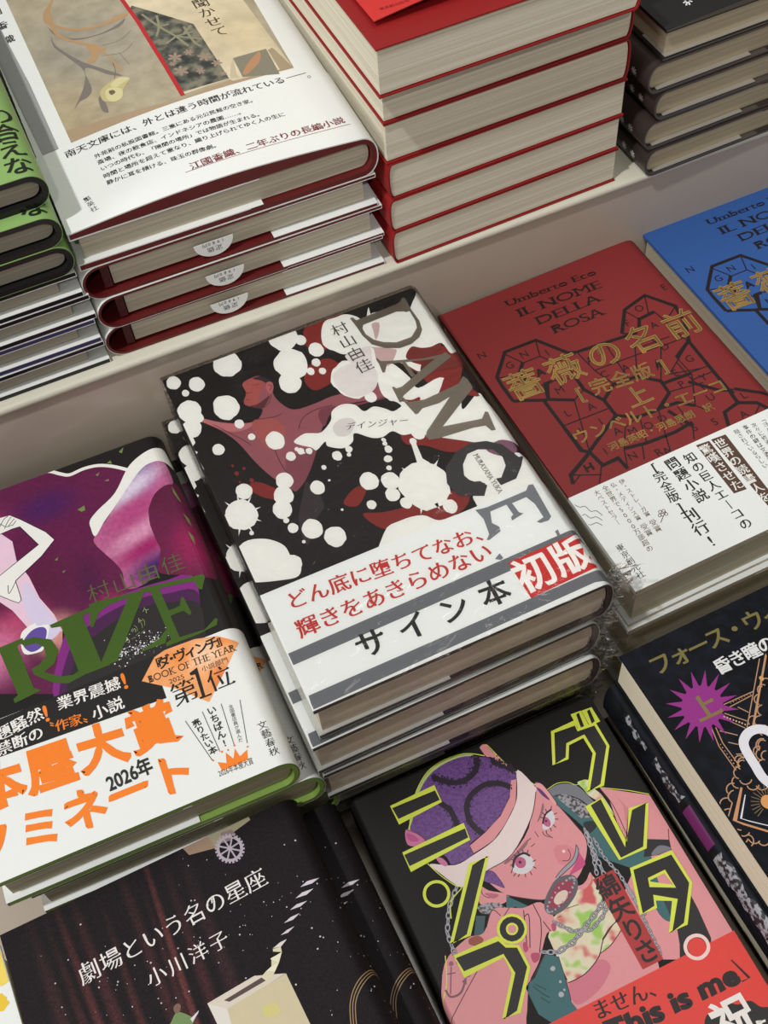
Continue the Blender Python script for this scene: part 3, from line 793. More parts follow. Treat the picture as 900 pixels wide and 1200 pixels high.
ART['prize'] = {
 'illustration': [
  ['P',0,'purple',[(35.3,192.5),(48.2,193.9),(54.6,194.4),(62.2,194.9),(72,191.9),(77.3,187.6),(81.4,185),(88.5,185.7),(95.7,184.4),(102.1,180.6),(107.7,175.8),(98.3,163.6),(83.4,154.6),(82.3,151.2),(83.1,144.8),(82,140.8),(84.6,133.8),(88.6,126.2),(89.7,119.4),(92.7,109.2),(97.1,107.1),(90.9,106.4),(72.1,106.8),(63.9,105.8),(55.9,101.3),(47.9,70.8),(12.4,87.3)]],
  ['S',3,(226,226,220),1.9,[(35.3,192.3),(48.2,193.9),(54.7,194.6),(62.2,195.2),(72.1,192.4),(77.4,188.1),(81.5,185.5),(88.6,186.1),(95.8,184.9),(102.3,181.2),(108.1,176.2)],1],
  ['C',1,(122,30,120),[(44.2,67.1),(54.5,96.1),(63.4,103.7),(72.1,106.8),(81.3,107.9),(95.4,108),(107.1,106.7),(118.5,104.4),(116.1,84.9),(101.2,57.2),(71.7,54.3)]],
  ['C',2,(66,18,70),[(46.7,65.9),(55.7,89.7),(66.9,98.5),(79.6,102),(93.8,102.6),(104.9,99.8),(117,96.5),(116.1,84.9),(101.2,57.2),(71.7,54.3)]],
  ['C',3,(34,31,31),[(49.2,64.8),(58.6,86.1),(70.3,93.3),(83.1,96.8),(94.2,97.6),(105.3,94.7),(115.8,89.8),(116.1,78.9),(106.2,54.8),(71.4,53.4)]],
  ['C',1,'legs',[(126.5,173.8),(126.8,159.6),(120,158),(112.6,151.3),(110,144.5),(109.1,133.1),(109.4,123.9),(106.5,116.4),(102.3,110.9),(93.6,108.8),(88.3,111.3),(89.5,119.4),(88,125.8),(84.6,133.8),(82,140.8),(83.2,144.8),(92.2,153.1),(104,165),(115.1,173.6),(122,175.2)]],
  ['C',2,'wine',[(125.7,158.7),(130.2,156.6),(134.8,128.7),(130.3,100.1),(116.8,105.3),(105.2,112),(107.2,118.6),(109.6,125.1),(109.1,133.1),(109.2,140.9),(111.5,149.2),(116.1,155.8),(121.2,158.4)]],
  ['C',3,(226,226,220),[(107.7,175.8),(112.6,179.8),(118.8,182.5),(124.5,183.3),(129.7,182.3),(131.5,174.2),(131.3,170.1),(126.4,173.6),(122,175),(116.3,174.2),(109.4,169.1),(97.9,158.4),(89.5,151),(83.4,144.7),(82.6,150),(83.4,154.6),(88.5,158.8),(98.7,164.9)]],
  ['P',1,(222,190,208),[(32.9,153.8),(41.9,166.5),(46.3,159.1),(45.6,147.8),(48.9,136.1),(50.6,123),(54.6,111.4),(55.9,101.3),(42.8,107.4),(37.5,121.8),(33.2,128.7)]],
  ['C',2,(205,195,220),[(46.5,134.8),(49.7,123.4),(53.4,110.7),(55,101.7),(45.6,99.1),(43.9,111.6),(43,124.1)]],
  ['H',3,(226,226,220),[[(37.7,175.1),(43.9,175.1),(48.9,174.4),(52.9,169.8),(62.3,157.4),(65,151.3),(57.1,144.9),(42.5,136.7),(42.7,129.1),(42.6,125.5),(41.1,124.4),(38.7,126.7),(34,132),(29.4,137.9)],[(35.3,164.4),(30.9,144.7),(36.4,142.7),(57.3,151.9),(51.5,165.9),(48,166.2),(41.7,165.7)]]],
  ['S',4,(30,24,28),0.3,[(48.9,174.4),(52.9,169.8),(62.3,157.4),(65,151.3),(57.1,144.9),(42.5,136.7),(42.7,129.1),(42.6,125.5),(41.1,124.4),(38.7,126.7),(34,132)],0],
  ['S',4,(30,24,28),0.3,[(36.4,142.7),(57.3,151.9),(51.5,165.9),(48,166.2),(41.7,165.7)],0],
  ['S',4,(30,24,28),0.3,[(42.7,170),(45.5,173.4),(47.8,174.3)],1],
  ['S',4,(30,24,28),0.3,[(44.5,167.9),(47.2,171.6),(49.2,173.3)],1],
  ['S',4,(30,24,28),0.3,[(46.4,168.3),(48.8,170.5),(50.3,171.5)],1],
  ['S',4,(30,24,28),0.3,[(48.4,168),(50.7,170)],1],
  ['S',4,(30,24,28),0.3,[(43.1,171.8),(45.5,168.7),(48.5,168.4)],1],
  ['S',4,(30,24,28),0.3,[(38.8,135.9),(38.2,131.2),(42.4,136.1)],1],
  ['C',3,(226,226,220),[(39.3,109),(45.6,110.8),(46.1,108.8),(51,107.1),(49,101),(45.8,96.1),(43.7,95.3),(37.4,97.1),(37.2,104.2)]],
  ['C',4,(92,70,150),[(37.8,102.7),(42.8,107.4),(47.7,107.5),(49.4,104.3),(45.8,97.8),(40.3,96.9)]],
  ['P',4,(108,128,66),[(107.6,188.6),(110.5,190.2),(108.8,186.9)]],
  ['P',4,(108,128,66),[(100.2,184.4),(102.3,185.2),(102.5,182.8)]],
  ['P',4,(108,128,66),[(93.1,179.7),(95.7,180.7),(94,178.5)]],
  ['P',4,(108,128,66),[(96.1,174.4),(98.7,174.5),(97.9,173.2)]],
  ['P',4,(108,128,66),[(79.6,163.4),(83.3,164.3),(83,161.5),(81.1,161.3)]],
  ['P',4,(108,128,66),[(63.9,132.2),(65.6,132.3),(64.2,131.2)]],
  ['P',4,(108,128,66),[(62.1,140),(64.2,140.9),(63.3,139.2)]],
  ['P',4,(108,128,66),[(125.2,157.6),(126.1,152.3),(126.8,146.6),(125.6,148.9),(124.8,153)]],
  ['P',4,(108,128,66),[(125.3,139.9),(127.3,136.3),(127.2,131),(126.1,133.9)]],
  ['P',4,(108,128,66),[(124.3,128.5),(125.8,125.2),(125.2,120.2),(124.4,123.9)]],
  ['F',4,(225,222,226),[(73,78.8),(84.5,78.4),(95.2,78.4)],3.46,260,0.09,0.43,81],
  ['S',4,(110,128,70),0.3,[(86.4,90.2),(87.2,88.7),(87,86.7)],1],
  ['S',4,(110,128,70),0.3,[(89,91.6),(89.8,89.7),(89.5,87.2)],1],
  ['S',4,(110,128,70),0.3,[(85.6,84.8),(87.2,85.5),(87.8,85.7)],1],
  ['S',4,(110,128,70),0.3,[(90.7,92),(91.3,90.3),(90.8,88.1)],1],
  ['S',4,(110,128,70),0.3,[(83.5,83.9),(84.9,84.1),(85.3,83.8)],1],
  ['S',4,(110,128,70),0.3,[(88.1,84.9),(89.6,85.6),(90.1,85.6)],1],
 ],
 'title_lettering': [
  ['P',6,'moss',[(20.8,105),(38.4,105.6),(38.4,104),(35.1,102.5),(37.1,78.9),(39.9,76.4),(27.7,75.2),(27.5,77.3),(29.9,78.6),(27.3,102.8),(20.2,102.3)]],
  ['H',6,'moss',[[(35.6,104.8),(43.3,103.8),(50.1,99.3),(51.8,92.6),(48.6,86.8),(42.8,84.4),(38.7,85.3),(38.4,88.5),(42.3,89.2),(46,92.2),(46.1,96.9),(43.5,100.3),(38.4,101)]]],
  ['P',6,'moss',[(38.7,85.3),(43.3,84.5),(49.3,79.3),(55.7,77.4),(59.6,77.6),(59.5,75.6),(51.5,74.6),(45.5,77.8)]],
  ['P',6,'moss',[(51.4,106.8),(72.1,108),(72.2,106.2),(66.2,104.6),(67.8,78.5),(71.3,77.2),(71.2,75.6),(53.5,75.7),(53.6,77.3),(57.4,78.6),(56,103.8),(51.7,105)]],
  ['P',6,'moss',[(68,98.2),(70.7,109.5),(74.7,109.4),(95.2,106.4),(95.4,104.5),(74.5,76.2),(83.2,75.8),(94.8,78.8),(99.8,82.4),(100.2,81.4),(96.6,75.5),(67.5,76.1),(67.3,77.9),(88,105.3),(79.4,105.5),(73.8,103.7),(69.2,97.2)]],
  ['P',6,'moss',[(94.5,107.6),(123.2,102.6),(123.7,101),(120.5,94.9),(119.2,95.5),(118.1,100.9),(102.5,103.8),(103.1,90.8),(108.3,91),(110.3,94.9),(111.3,94.8),(112.2,85.2),(110.9,84.5),(109.1,87.9),(102.9,87.8),(103.4,75.6),(114.8,74.5),(121.1,78),(121.9,77.2),(120.6,74.4),(110.9,73.4),(96.7,73.7),(96.9,75.3),(99.6,76.1),(98.4,103.6),(94.6,105.4)]],
 ],
 'author_name': [
  ['T',6,(84,88,50),'村山由佳',(76.6,114.1),(112.2,113.9),11.27,'thin','h',0],
  ['T',7,(170,190,140),'プライズ',(81.7,83.7),(93.4,95.4),2.9,'thin','h',0],
 ],
 'band_lettering': [
  ['P',12,(20,18,18),[(2.7,68.6),(19.8,70.4),(85.2,71.4),(101.4,71.7),(93.1,62),(89.2,60.8),(89.1,49.4),(15.8,53.1),(-0.6,52.8)]],
  ['P',13,'diamond',[(81.6,61.7),(90.1,70.7),(95.3,72.1),(109.1,71.7),(118.9,68.9),(126.5,62.3),(120.6,55.3),(105.3,39.7),(94.2,51.8)]],
  ['T',15,(25,22,22),'『',(89.6,66.3),(99.6,66.3),6.5,'bold','h',0],
  ['T',15,(25,22,22),'ダ',(93.2,66.6),(103.2,66.6),6.6,'bold','h',0],
  ['T',15,(25,22,22),'・',(96.8,66.7),(106.8,66.7),6,'bold','h',0],
  ['T',15,(25,22,22),'ヴィンチ',(100.6,66.6),(115.6,66.3),6.6,'bold','h',0],
  ['T',15,(25,22,22),'』',(120.1,66.2),(130.1,66.2),6.5,'bold','h',0],
  ['T',15,(60,40,25),'BOOK OF THE YEAR',(84.2,59.3),(124.1,58.4),5.4,'serifl','l',0],
  ['T',15,(40,32,28),'2025',(92.3,55.1),(99.4,55.1),3.2,'sans','l',0],
  ['T',15,(40,32,28),'小説部門',(108.8,55.9),(118,55.8),3.07,'sans','h',0],
  ['T',15,(24,22,22),'第',(97,48.7),(107,48.7),12.5,'min','h',0],
  ['T',15,(24,22,22),'位',(113.2,48.4),(123.2,48.4),12,'min','h',0],
  ['P',15,(24,22,22),[(101.8,56.5),(105.8,57.8),(104.8,43.3),(107.7,43.4),(107.6,42.5),(102.2,42.6),(102.2,43.5),(103.4,43.7),(104,54.9),(102,55.2)]],
  ['S',14,(40,38,36),0.28,[(93.2,35.7),(98.1,13.6)],0],
  ['S',14,(40,38,36),0.28,[(101.2,36.7),(102.2,16.1)],0],
  ['S',14,(40,38,36),0.28,[(109.8,36.8),(108.7,16.5)],0],
  ['S',14,(40,38,36),0.28,[(117.8,35.1),(114,14.9)],0],
  ['T',14,(28,26,26),'売りたい本',(97.3,32.7),(99.7,17.9),3.75,'bold','v',0],
  ['T',14,(28,26,26),'いちばん!',(105.1,35.5),(105.2,19),4.13,'bold','v',0],
  ['T',14,(40,38,36),'全国書店員が選んだ',(113.2,33.7),(111.8,17.4),2.05,'sans','v',0],
  ['P',14,(238,124,28),[(100.3,7.6),(99.8,12.1),(103.1,10.1),(104.3,14.7),(106.4,10.7),(108.4,14.8),(109.2,10.6),(113,12.2),(111.8,7.7)]],
  ['B',14,(238,124,28),(98.4,13.6,0.4,0.5,0.02,82)],
  ['B',14,(238,124,28),(103,15.7,0.5,0.5,0.02,83)],
  ['B',14,(238,124,28),(108.7,16.2,0.5,0.5,0.02,84)],
  ['B',14,(238,124,28),(113.6,13.3,0.4,0.5,0.02,85)],
  ['B',14,(238,124,28),(105.6,15.4,0.4,0.5,0.02,86)],
  ['T',14,(40,38,36),'2026年本屋大賞',(98.4,5.7),(113.6,5.3),3.5,'sans','l',0],
  ['T',14,(40,38,36),'文藝春秋',(122.5,19.9),(122.9,6.8),4.3,'min','v',0],
  ['T',13,(232,230,225),'問題騒然',(12.7,62.7),(34.3,65.3),7.25,'minb','h',0],
  ['T',13,(238,124,28),'!',(39,64.7),(49,64.7),11,'bold','h',0],
  ['T',13,(232,230,225),'業界震撼',(47.9,66.3),(69.2,65.4),7.11,'minb','h',0],
  ['T',13,(238,124,28),'!',(74.5,65.3),(84.5,65.3),11,'bold','h',0],
  ['T',13,(232,230,225),'禁断の',(18.6,56.4),(32.5,56.8),6.95,'minb','h',0],
  ['T',13,(238,124,28),'〝作家〟',(38.1,56.9),(55.9,55.3),5.96,'minb','h',0],
  ['T',13,(232,230,225),'小説',(60.7,55.4),(67.9,55.6),7.2,'minb','h',0],
  ['T',14,(238,124,28),'本屋大賞',(12.9,40.2),(79.3,38.7),22.14,'heavy','h',0],
  ['T',14,(238,124,28),'ノミネート',(5.4,15.8),(80.7,14.8),18.83,'heavy','h',0],
  ['T',15,(34,32,32),'2026年',(54.7,18.7),(74.5,19.8),9,'bold','l',0],
 ],
 'spine_lettering': [
 ],
}
ART['eco'] = {
 'labyrinth_drawing': [
  ['S',1,(26,17,18),1.9,[(5.8,122.1),(5.7,133.6),(6.1,139.7),(18.1,152.8),(36,152.2),(46,136.7),(48.6,134)],0],
  ['S',1,(26,17,18),1.9,[(5.8,122.1),(10.2,120.2),(19.3,115.5),(21.6,114.8),(32.7,108.2)],0],
  ['S',1,(26,17,18),1.9,[(46,136.7),(50.2,135),(78.9,132.1),(84.2,131.4)],0],
  ['S',1,(26,17,18),1.9,[(19.3,115.5),(19.4,96.6),(19.5,79.4),(22.4,76.6)],0],
  ['S',1,(26,17,18),1.9,[(22.4,76.6),(7.4,69.2),(5.7,64.1)],0],
  ['S',1,(26,17,18),1.9,[(22.8,77.3),(45.5,90)],0],
  ['S',1,(26,17,18),1.9,[(22.4,76.6),(23.8,67),(32.5,67.1),(33.1,59.6)],0],
  ['O',1,(26,17,18),1.9,[(45.5,101.1),(55.1,107.6),(68.2,106.3),(76.8,98),(76.1,89.6),(65.7,83.2),(53.9,84),(45.5,90)],0],
  ['S',1,(26,17,18),1.9,[(75.7,96.3),(92.5,95.2)],0],
  ['S',1,(26,17,18),1.9,[(66,83.5),(76.3,82.5),(82.8,76.7)],0],
  ['S',1,(26,17,18),1.9,[(38,70.6),(49.4,68.4),(65,67.5),(75.6,68.7)],0],
  ['S',1,(26,17,18),1.9,[(104.7,114.4),(92.2,107.5)],0],
  ['S',1,(26,17,18),1.9,[(22.7,142.3),(18.2,137.5),(17.7,130.6)],0],
  ['S',1,(26,17,18),1.9,[(21.8,115.1),(25.8,124.3),(29.2,124.2)],0],
  ['S',1,(26,17,18),1.9,[(69.3,80.3),(74.5,66.5)],0],
  ['S',1,(26,17,18),1.9,[(40.8,120.5),(40.4,111.8),(45.5,101.1)],0],
  ['S',1,(26,17,18),1.9,[(81.8,131.3),(77.1,134.8),(87.2,148.2),(101.9,151.9),(111.5,137.7),(109,125.2),(103.7,113.1)],0],
  ['S',1,(26,17,18),1.9,[(103.7,113.1),(102.7,77.5),(103.7,74.2)],0],
  ['S',1,(26,17,18),1.9,[(86.5,133.2),(90.1,138.8),(99.8,139.6)],0],
  ['S',1,(26,17,18),1.9,[(102.7,77.5),(101.9,68.3),(109.9,63.9),(112.6,58.3),(122.8,41.9)],0],
  ['S',1,(26,17,18),1.9,[(101.9,68.3),(92.8,66.4),(88.4,55.4)],0],
  ['S',1,(26,17,18),1.9,[(105.4,76.6),(126.5,58.9)],0],
  ['S',1,(26,17,18),1.9,[(88.4,91.1),(98.4,79.4),(104.6,76)],0],
  ['S',1,(26,17,18),0.65,[(17.3,151.4),(22.7,141.8)],0],
  ['S',1,(26,17,18),0.65,[(35.7,151.8),(32.3,141.6)],0],
  ['S',1,(26,17,18),0.65,[(5.9,139.4),(17,135.4)],0],
  ['S',1,(26,17,18),0.65,[(32.3,141.6),(22.7,141.8)],0],
  ['S',1,(26,17,18),0.65,[(32.3,141.6),(36.6,134.6),(43.1,133.7)],0],
  ['S',1,(26,17,18),0.65,[(43.1,133.7),(41.1,125.7),(40.8,120.5)],0],
  ['S',1,(26,17,18),0.65,[(29.2,124.2),(40.3,120.8)],0],
  ['S',1,(26,17,18),0.65,[(21.8,115.1),(24.5,123.3),(17.7,130.6)],0],
  ['S',1,(26,17,18),0.65,[(32.7,108.2),(40.4,111.8)],0],
  ['S',1,(26,17,18),0.65,[(32.7,108.2),(22.4,76.6)],0],
  ['S',1,(26,17,18),0.65,[(19.1,96.7),(44.8,95.5)],0],
  ['S',1,(26,17,18),0.65,[(50.2,135),(51.6,120),(55.3,108)],0],
  ['S',1,(26,17,18),0.65,[(65.7,131.4),(64.5,118.3),(63.6,107.9)],0],
  ['S',1,(26,17,18),0.65,[(78.7,125.1),(68.2,106.3)],0],
  ['S',1,(26,17,18),0.65,[(51.6,120),(88.3,117.9)],0],
  ['S',1,(26,17,18),0.65,[(87.7,125.7),(89.4,117.3),(76.8,98)],0],
  ['S',1,(26,17,18),0.65,[(89.4,117.3),(103.5,117)],0],
  ['S',1,(26,17,18),0.65,[(92.2,107.5),(92.7,94.6),(82.8,76.7)],0],
  ['S',1,(26,17,18),0.65,[(76.5,90.2),(94.8,87.2)],0],
  ['S',1,(26,17,18),0.65,[(92.1,95.8),(103,95.1)],0],
  ['S',1,(26,17,18),0.65,[(22.4,76.6),(32.4,82),(45.5,90)],0],
  ['S',1,(26,17,18),0.65,[(38,70.6),(45.5,81.5),(53.9,84)],0],
  ['S',1,(26,17,18),0.65,[(49.4,68.4),(55.2,83.8)],0],
  ['S',1,(26,17,18),0.65,[(59.8,67.8),(65.7,83.2)],0],
  ['S',1,(26,17,18),0.65,[(70.6,67.8),(69.8,80)],0],
  ['S',1,(26,17,18),0.65,[(33.1,59.6),(38,70.6)],0],
  ['S',1,(26,17,18),0.65,[(43,60.6),(47.1,69)],0],
  ['S',1,(26,17,18),0.65,[(56.6,58.9),(59.8,67.8)],0],
  ['S',1,(26,17,18),0.65,[(70.5,59.5),(75.6,68.7)],0],
  ['S',1,(26,17,18),0.65,[(23.7,67.9),(16.5,58.2)],0],
  ['S',1,(26,17,18),0.65,[(7.4,69.2),(20.4,62.5)],0],
  ['S',1,(26,17,18),0.65,[(86.5,70.9),(82.8,76.7)],0],
  ['S',1,(26,17,18),0.65,[(11.5,67.3),(5.7,64.1)],0],
  ['S',1,(26,17,18),0.65,[(101.5,151.2),(96.5,139.9)],0],
  ['S',1,(26,17,18),0.65,[(111.2,137.3),(101.3,131.1)],0],
  ['S',1,(26,17,18),0.65,[(87,146.7),(90.1,138.8)],0],
  ['S',1,(26,17,18),0.65,[(99.8,139.6),(101.5,127.9),(103.3,113.3)],0],
  ['S',1,(26,17,18),0.65,[(99.8,139.6),(90.1,138.8)],0],
  ['S',1,(26,17,18),0.65,[(103.3,113.3),(83,99.8)],0],
  ['S',1,(26,17,18),0.65,[(90.5,104.3),(90.7,91.2),(104.1,90.9)],0],
  ['S',1,(26,17,18),0.65,[(83,99.8),(98.2,95.6)],0],
  ['S',1,(26,17,18),0.65,[(90.7,91.2),(93.1,81.4)],0],
  ['S',1,(26,17,18),0.65,[(88.4,55.4),(102,56),(111.5,63)],0],
  ['S',1,(26,17,18),0.65,[(102,56),(107,50.6)],0],
  ['S',1,(26,17,18),0.65,[(97.1,121.2),(79.4,122.1)],0],
 ],
 'map_letters': [
  ['T',2,(26,17,18),'G',(15.8,143.8),(25.8,143.8),6.2,'sans','h',0],
  ['T',2,(26,17,18),'N',(25.8,146.7),(35.8,146.7),6.2,'sans','h',0],
  ['T',2,(26,17,18),'I',(36.7,141.9),(46.7,141.9),6.2,'sans','h',0],
  ['T',2,(26,17,18),'A',(26.9,132.2),(36.9,132.2),6.6,'heavy','h',0],
  ['T',2,(26,17,18),'M',(29.6,117.4),(39.6,117.4),6.2,'sans','h',0],
  ['T',2,(26,17,18),'L',(25.4,102.7),(35.4,102.7),6.2,'sans','h',0],
  ['T',2,(26,17,18),'A',(37.8,100.7),(47.8,100.7),6.6,'sans','h',0],
  ['T',2,(26,17,18),'L',(26,90.1),(36,90.1),6.2,'sans','h',0],
  ['T',2,(26,17,18),'I',(36.9,90.4),(46.9,90.4),6.2,'sans','h',0],
  ['T',2,(26,17,18),'I',(29.3,73.7),(39.3,73.7),6.2,'sans','h',0],
  ['T',2,(26,17,18),'N',(39.2,65.1),(49.2,65.1),6.2,'sans','h',0],
  ['T',2,(26,17,18),'A',(53.2,127.2),(63.2,127.2),6.6,'sans','h',0],
  ['T',2,(26,17,18),'C',(54.5,115.6),(64.5,115.6),6.2,'sans','h',0],
  ['T',2,(26,17,18),'A',(66.1,114.1),(76.1,114.1),6.6,'sans','h',0],
  ['T',2,(26,17,18),'A',(81.3,107.1),(91.3,107.1),6.6,'sans','h',0],
  ['T',2,(26,17,18),'D',(91,116.5),(101,116.5),6.2,'sans','h',0],
  ['T',2,(26,17,18),'E',(86,99.2),(96,99.2),6.2,'sans','h',0],
  ['T',2,(26,17,18),'G',(97.4,103.7),(107.4,103.7),6.2,'sans','h',0],
  ['T',2,(26,17,18),'P',(84.4,91.5),(94.4,91.5),6.2,'sans','h',0],
  ['T',2,(26,17,18),'Y',(96.5,90.1),(106.5,90.1),6.2,'sans','h',0],
  ['T',2,(26,17,18),'A',(40.8,81.5),(50.8,81.5),6.6,'sans','h',0],
  ['T',2,(26,17,18),'M',(47.4,78),(57.4,78),6.2,'sans','h',0],
  ['T',2,(26,17,18),'O',(56.4,77.2),(66.4,77.2),6.2,'sans','h',0],
  ['T',2,(26,17,18),'D',(64.2,77.7),(74.2,77.7),6.2,'sans','h',0],
  ['T',2,(26,17,18),'J',(74.8,78.2),(84.8,78.2),6.2,'sans','h',0],
  ['T',2,(26,17,18),'R',(51.3,61),(61.3,61),6.2,'sans','h',0],
  ['T',2,(26,17,18),'S',(74.6,65.6),(84.6,65.6),6.2,'sans','h',0],
  ['T',2,(26,17,18),'A',(55.1,59.7),(65.1,59.7),6.6,'sans','h',0],
  ['T',2,(26,17,18),'H',(17.3,69.2),(27.3,69.2),6.6,'heavy','h',0],
  ['T',2,(26,17,18),'N',(6.5,156.6),(16.5,156.6),6.2,'sans','h',0],
  ['T',2,(26,17,18),'E',(113.9,152.2),(123.9,152.2),6.2,'sans','h',0],
  ['T',2,(26,17,18),'O',(94.8,145.5),(104.8,145.5),6.2,'sans','h',0],
  ['T',2,(26,17,18),'F',(83.2,139.6),(93.2,139.6),6.2,'sans','h',0],
  ['T',2,(26,17,18),'A',(94.4,131.8),(104.4,131.8),6.2,'sans','h',0],
  ['T',2,(26,17,18),'L',(107.1,71),(117.1,71),6.2,'sans','h',0],
  ['T',2,(26,17,18),'U',(92.3,77.7),(102.3,77.7),6.2,'sans','h',0],
  ['T',2,(26,17,18),'S',(85.1,63.9),(95.1,63.9),6.2,'sans','h',0],
  ['T',2,(26,17,18),'A',(100.1,61.1),(110.1,61.1),6.2,'sans','h',0],
  ['T',2,(26,17,18),'A',(82.2,108.9),(92.2,108.9),6.2,'heavy','h',0],
 ],
 'author_name': [
  ['T',2,(26,17,18),'Umberto Eco',(34.6,180.1),(88.5,177.5),6.2,'serif','l',0],
 ],
 'original_title': [
  ['T',2,(26,17,18),'IL NOME',(36.6,170.3),(86.3,167.7),8.4,'serif','l',0],
  ['T',2,(26,17,18),'DELLA',(42.3,160.6),(80.3,159.6),8.4,'serif','l',0],
  ['T',2,(26,17,18),'ROSA',(46.4,151.3),(76.5,150.4),8.4,'serif','l',0],
 ],
 'title_lettering': [
  ['T',5,'gold','薔薇の名前',(16,128.7),(107.2,125.3),19.5,'minb','h',0],
  ['T',6,'goldline','薔薇の名前',(16,128.7),(107.2,125.3),19.5,'line','h',0],
 ],
 'edition_mark': [
  ['T',5,'gold','[完全版]',(37.1,110.8),(83.3,106.5),11,'minb','h',0],
  ['T',6,'goldline','[完全版]',(37.1,110.8),(83.3,106.5),11,'line','h',0],
 ],
 'volume_mark': [
  ['T',5,'gold','上',(61.3,95.3),(71.3,95.3),14,'minb','h',0],
  ['T',6,'goldline','上',(61.3,95.3),(71.3,95.3),14,'line','h',0],
 ],
 'author_lettering': [
  ['T',5,'gold','ウンベルト・エーコ',(23.9,86.8),(98.9,81.4),9.4,'minb','h',0],
  ['T',6,'goldline','ウンベルト・エーコ',(23.9,86.8),(98.9,81.4),9.4,'line','h',0],
 ],
 'translator_line': [
  ['T',5,'gold','河島英昭・河島思朗 訳',(34.2,74.3),(87.5,72.6),5.33,'minb','h',0],
  ['T',6,'goldline','河島英昭・河島思朗 訳',(34.2,74.3),(87.5,72.6),5.33,'line','h',0],
 ],
 'band_lettering': [
  ['P',12,(84,60,48),[(77.2,55.3),(85.1,54.6),(83.4,12.7),(82.2,9.3),(78,10.4)]],
  ['P',12,(84,60,48),[(69,55.8),(76,55.1),(75.1,23.1),(68.4,23.8)]],
  ['T',13,(226,226,220),'世界の読書人を',(80,51.1),(79.6,15.4),5.95,'minb','v',0],
  ['T',13,(226,226,220),'驚嘆させた',(71.8,51.5),(72.3,27.2),6.08,'minb','v',0],
  ['T',13,(28,25,24),'知の巨人エーコの',(62.4,50.8),(63.1,7.3),6.22,'minb','v',0],
  ['T',13,(28,25,24),'問題小説',(53.2,51.9),(54.1,30),7.31,'minb','v',0],
  ['T',13,(28,25,24),'[完全版]',(44.2,54.5),(42.3,29.3),6.32,'minb','v',0],
  ['T',13,(28,25,24),'刊行!',(43.8,22.7),(44,6.9),7.9,'minb','v',0],
  ['T',13,(100,78,60),'伊・ストレーガ賞',(26.5,54.2),(26.7,33),3.03,'min','v',0],
  ['T',13,(100,78,60),'受賞',(26.6,27.6),(26.5,23.8),3.8,'min','v',0],
  ['T',13,(100,78,60),'仏・メディシス賞',(21.9,54.4),(21.8,33.1),3.04,'min','v',0],
  ['T',13,(100,78,60),'受賞',(21.8,27.6),(21.7,23.8),3.8,'min','v',0],
  ['T',13,(100,78,60),'全世界で5000万部超の',(17.6,54.5),(17.3,16.4),3.46,'min','v',0],
  ['T',13,(100,78,60),'大ベストセラー',(12.7,54.2),(12.5,35.5),3.12,'min','v',0],
  ['T',13,(28,25,24),'東京創元社',(5.9,23),(6.1,6.6),4.1,'min','v',0],
  ['T',13,(60,52,48),'隠されているらしい',(90.8,53.4),(90.4,30.2),2.9,'min','v',0],
  ['T',13,(60,52,48),'事件の鍵は文書館に',(95.9,53.5),(94.9,29.3),3.03,'min','v',0],
  ['T',13,(60,52,48),'次々に修道士が殺され',(100.3,52.7),(99.5,26.8),2.88,'min','v',0],
  ['T',13,(60,52,48),'「ヨハネの黙示録」',(105.5,53.7),(103.9,28.3),3.18,'min','v',0],
  ['S',13,(70,60,54),0.3,[(-0.8,55.2),(1.2,51.2),(3.8,50.3),(4.6,46.7),(7.1,45.6),(8.2,42.1)],1],
  ['S',13,(70,60,54),0.3,[(-3,50.4),(-0.9,46.7),(1.4,46.4),(2.6,43.4),(5.3,42.8),(6.7,39.7)],1],
  ['S',13,(70,60,54),0.3,[(-5.1,45.8),(-2.9,42.3),(-1,42.4),(0.6,40.1),(3.6,39.9),(5.3,37.3)],1],
  ['S',13,(90,70,58),0.35,[(29.6,26),(32.8,28.6),(35.1,30.3)],1],
  ['O',13,(90,70,58),0.3,[(32,31.6),(33.2,32),(33.3,30.9),(32.2,30.5)],1],
  ['O',13,(90,70,58),0.3,[(33.7,31.3),(34.8,31.7),(35,30.6),(33.9,30.2)],1],
  ['O',13,(90,70,58),0.3,[(32.1,29.7),(33.3,30.1),(33.4,29),(32.3,28.6)],1],
  ['O',13,(90,70,58),0.3,[(33.8,29.2),(35,29.6),(35.1,28.5),(34,28.1)],1],
  ['O',13,(90,70,58),0.3,[(30.8,29.9),(32,30.4),(32.1,29.3),(31,28.9)],1],
 ],
}
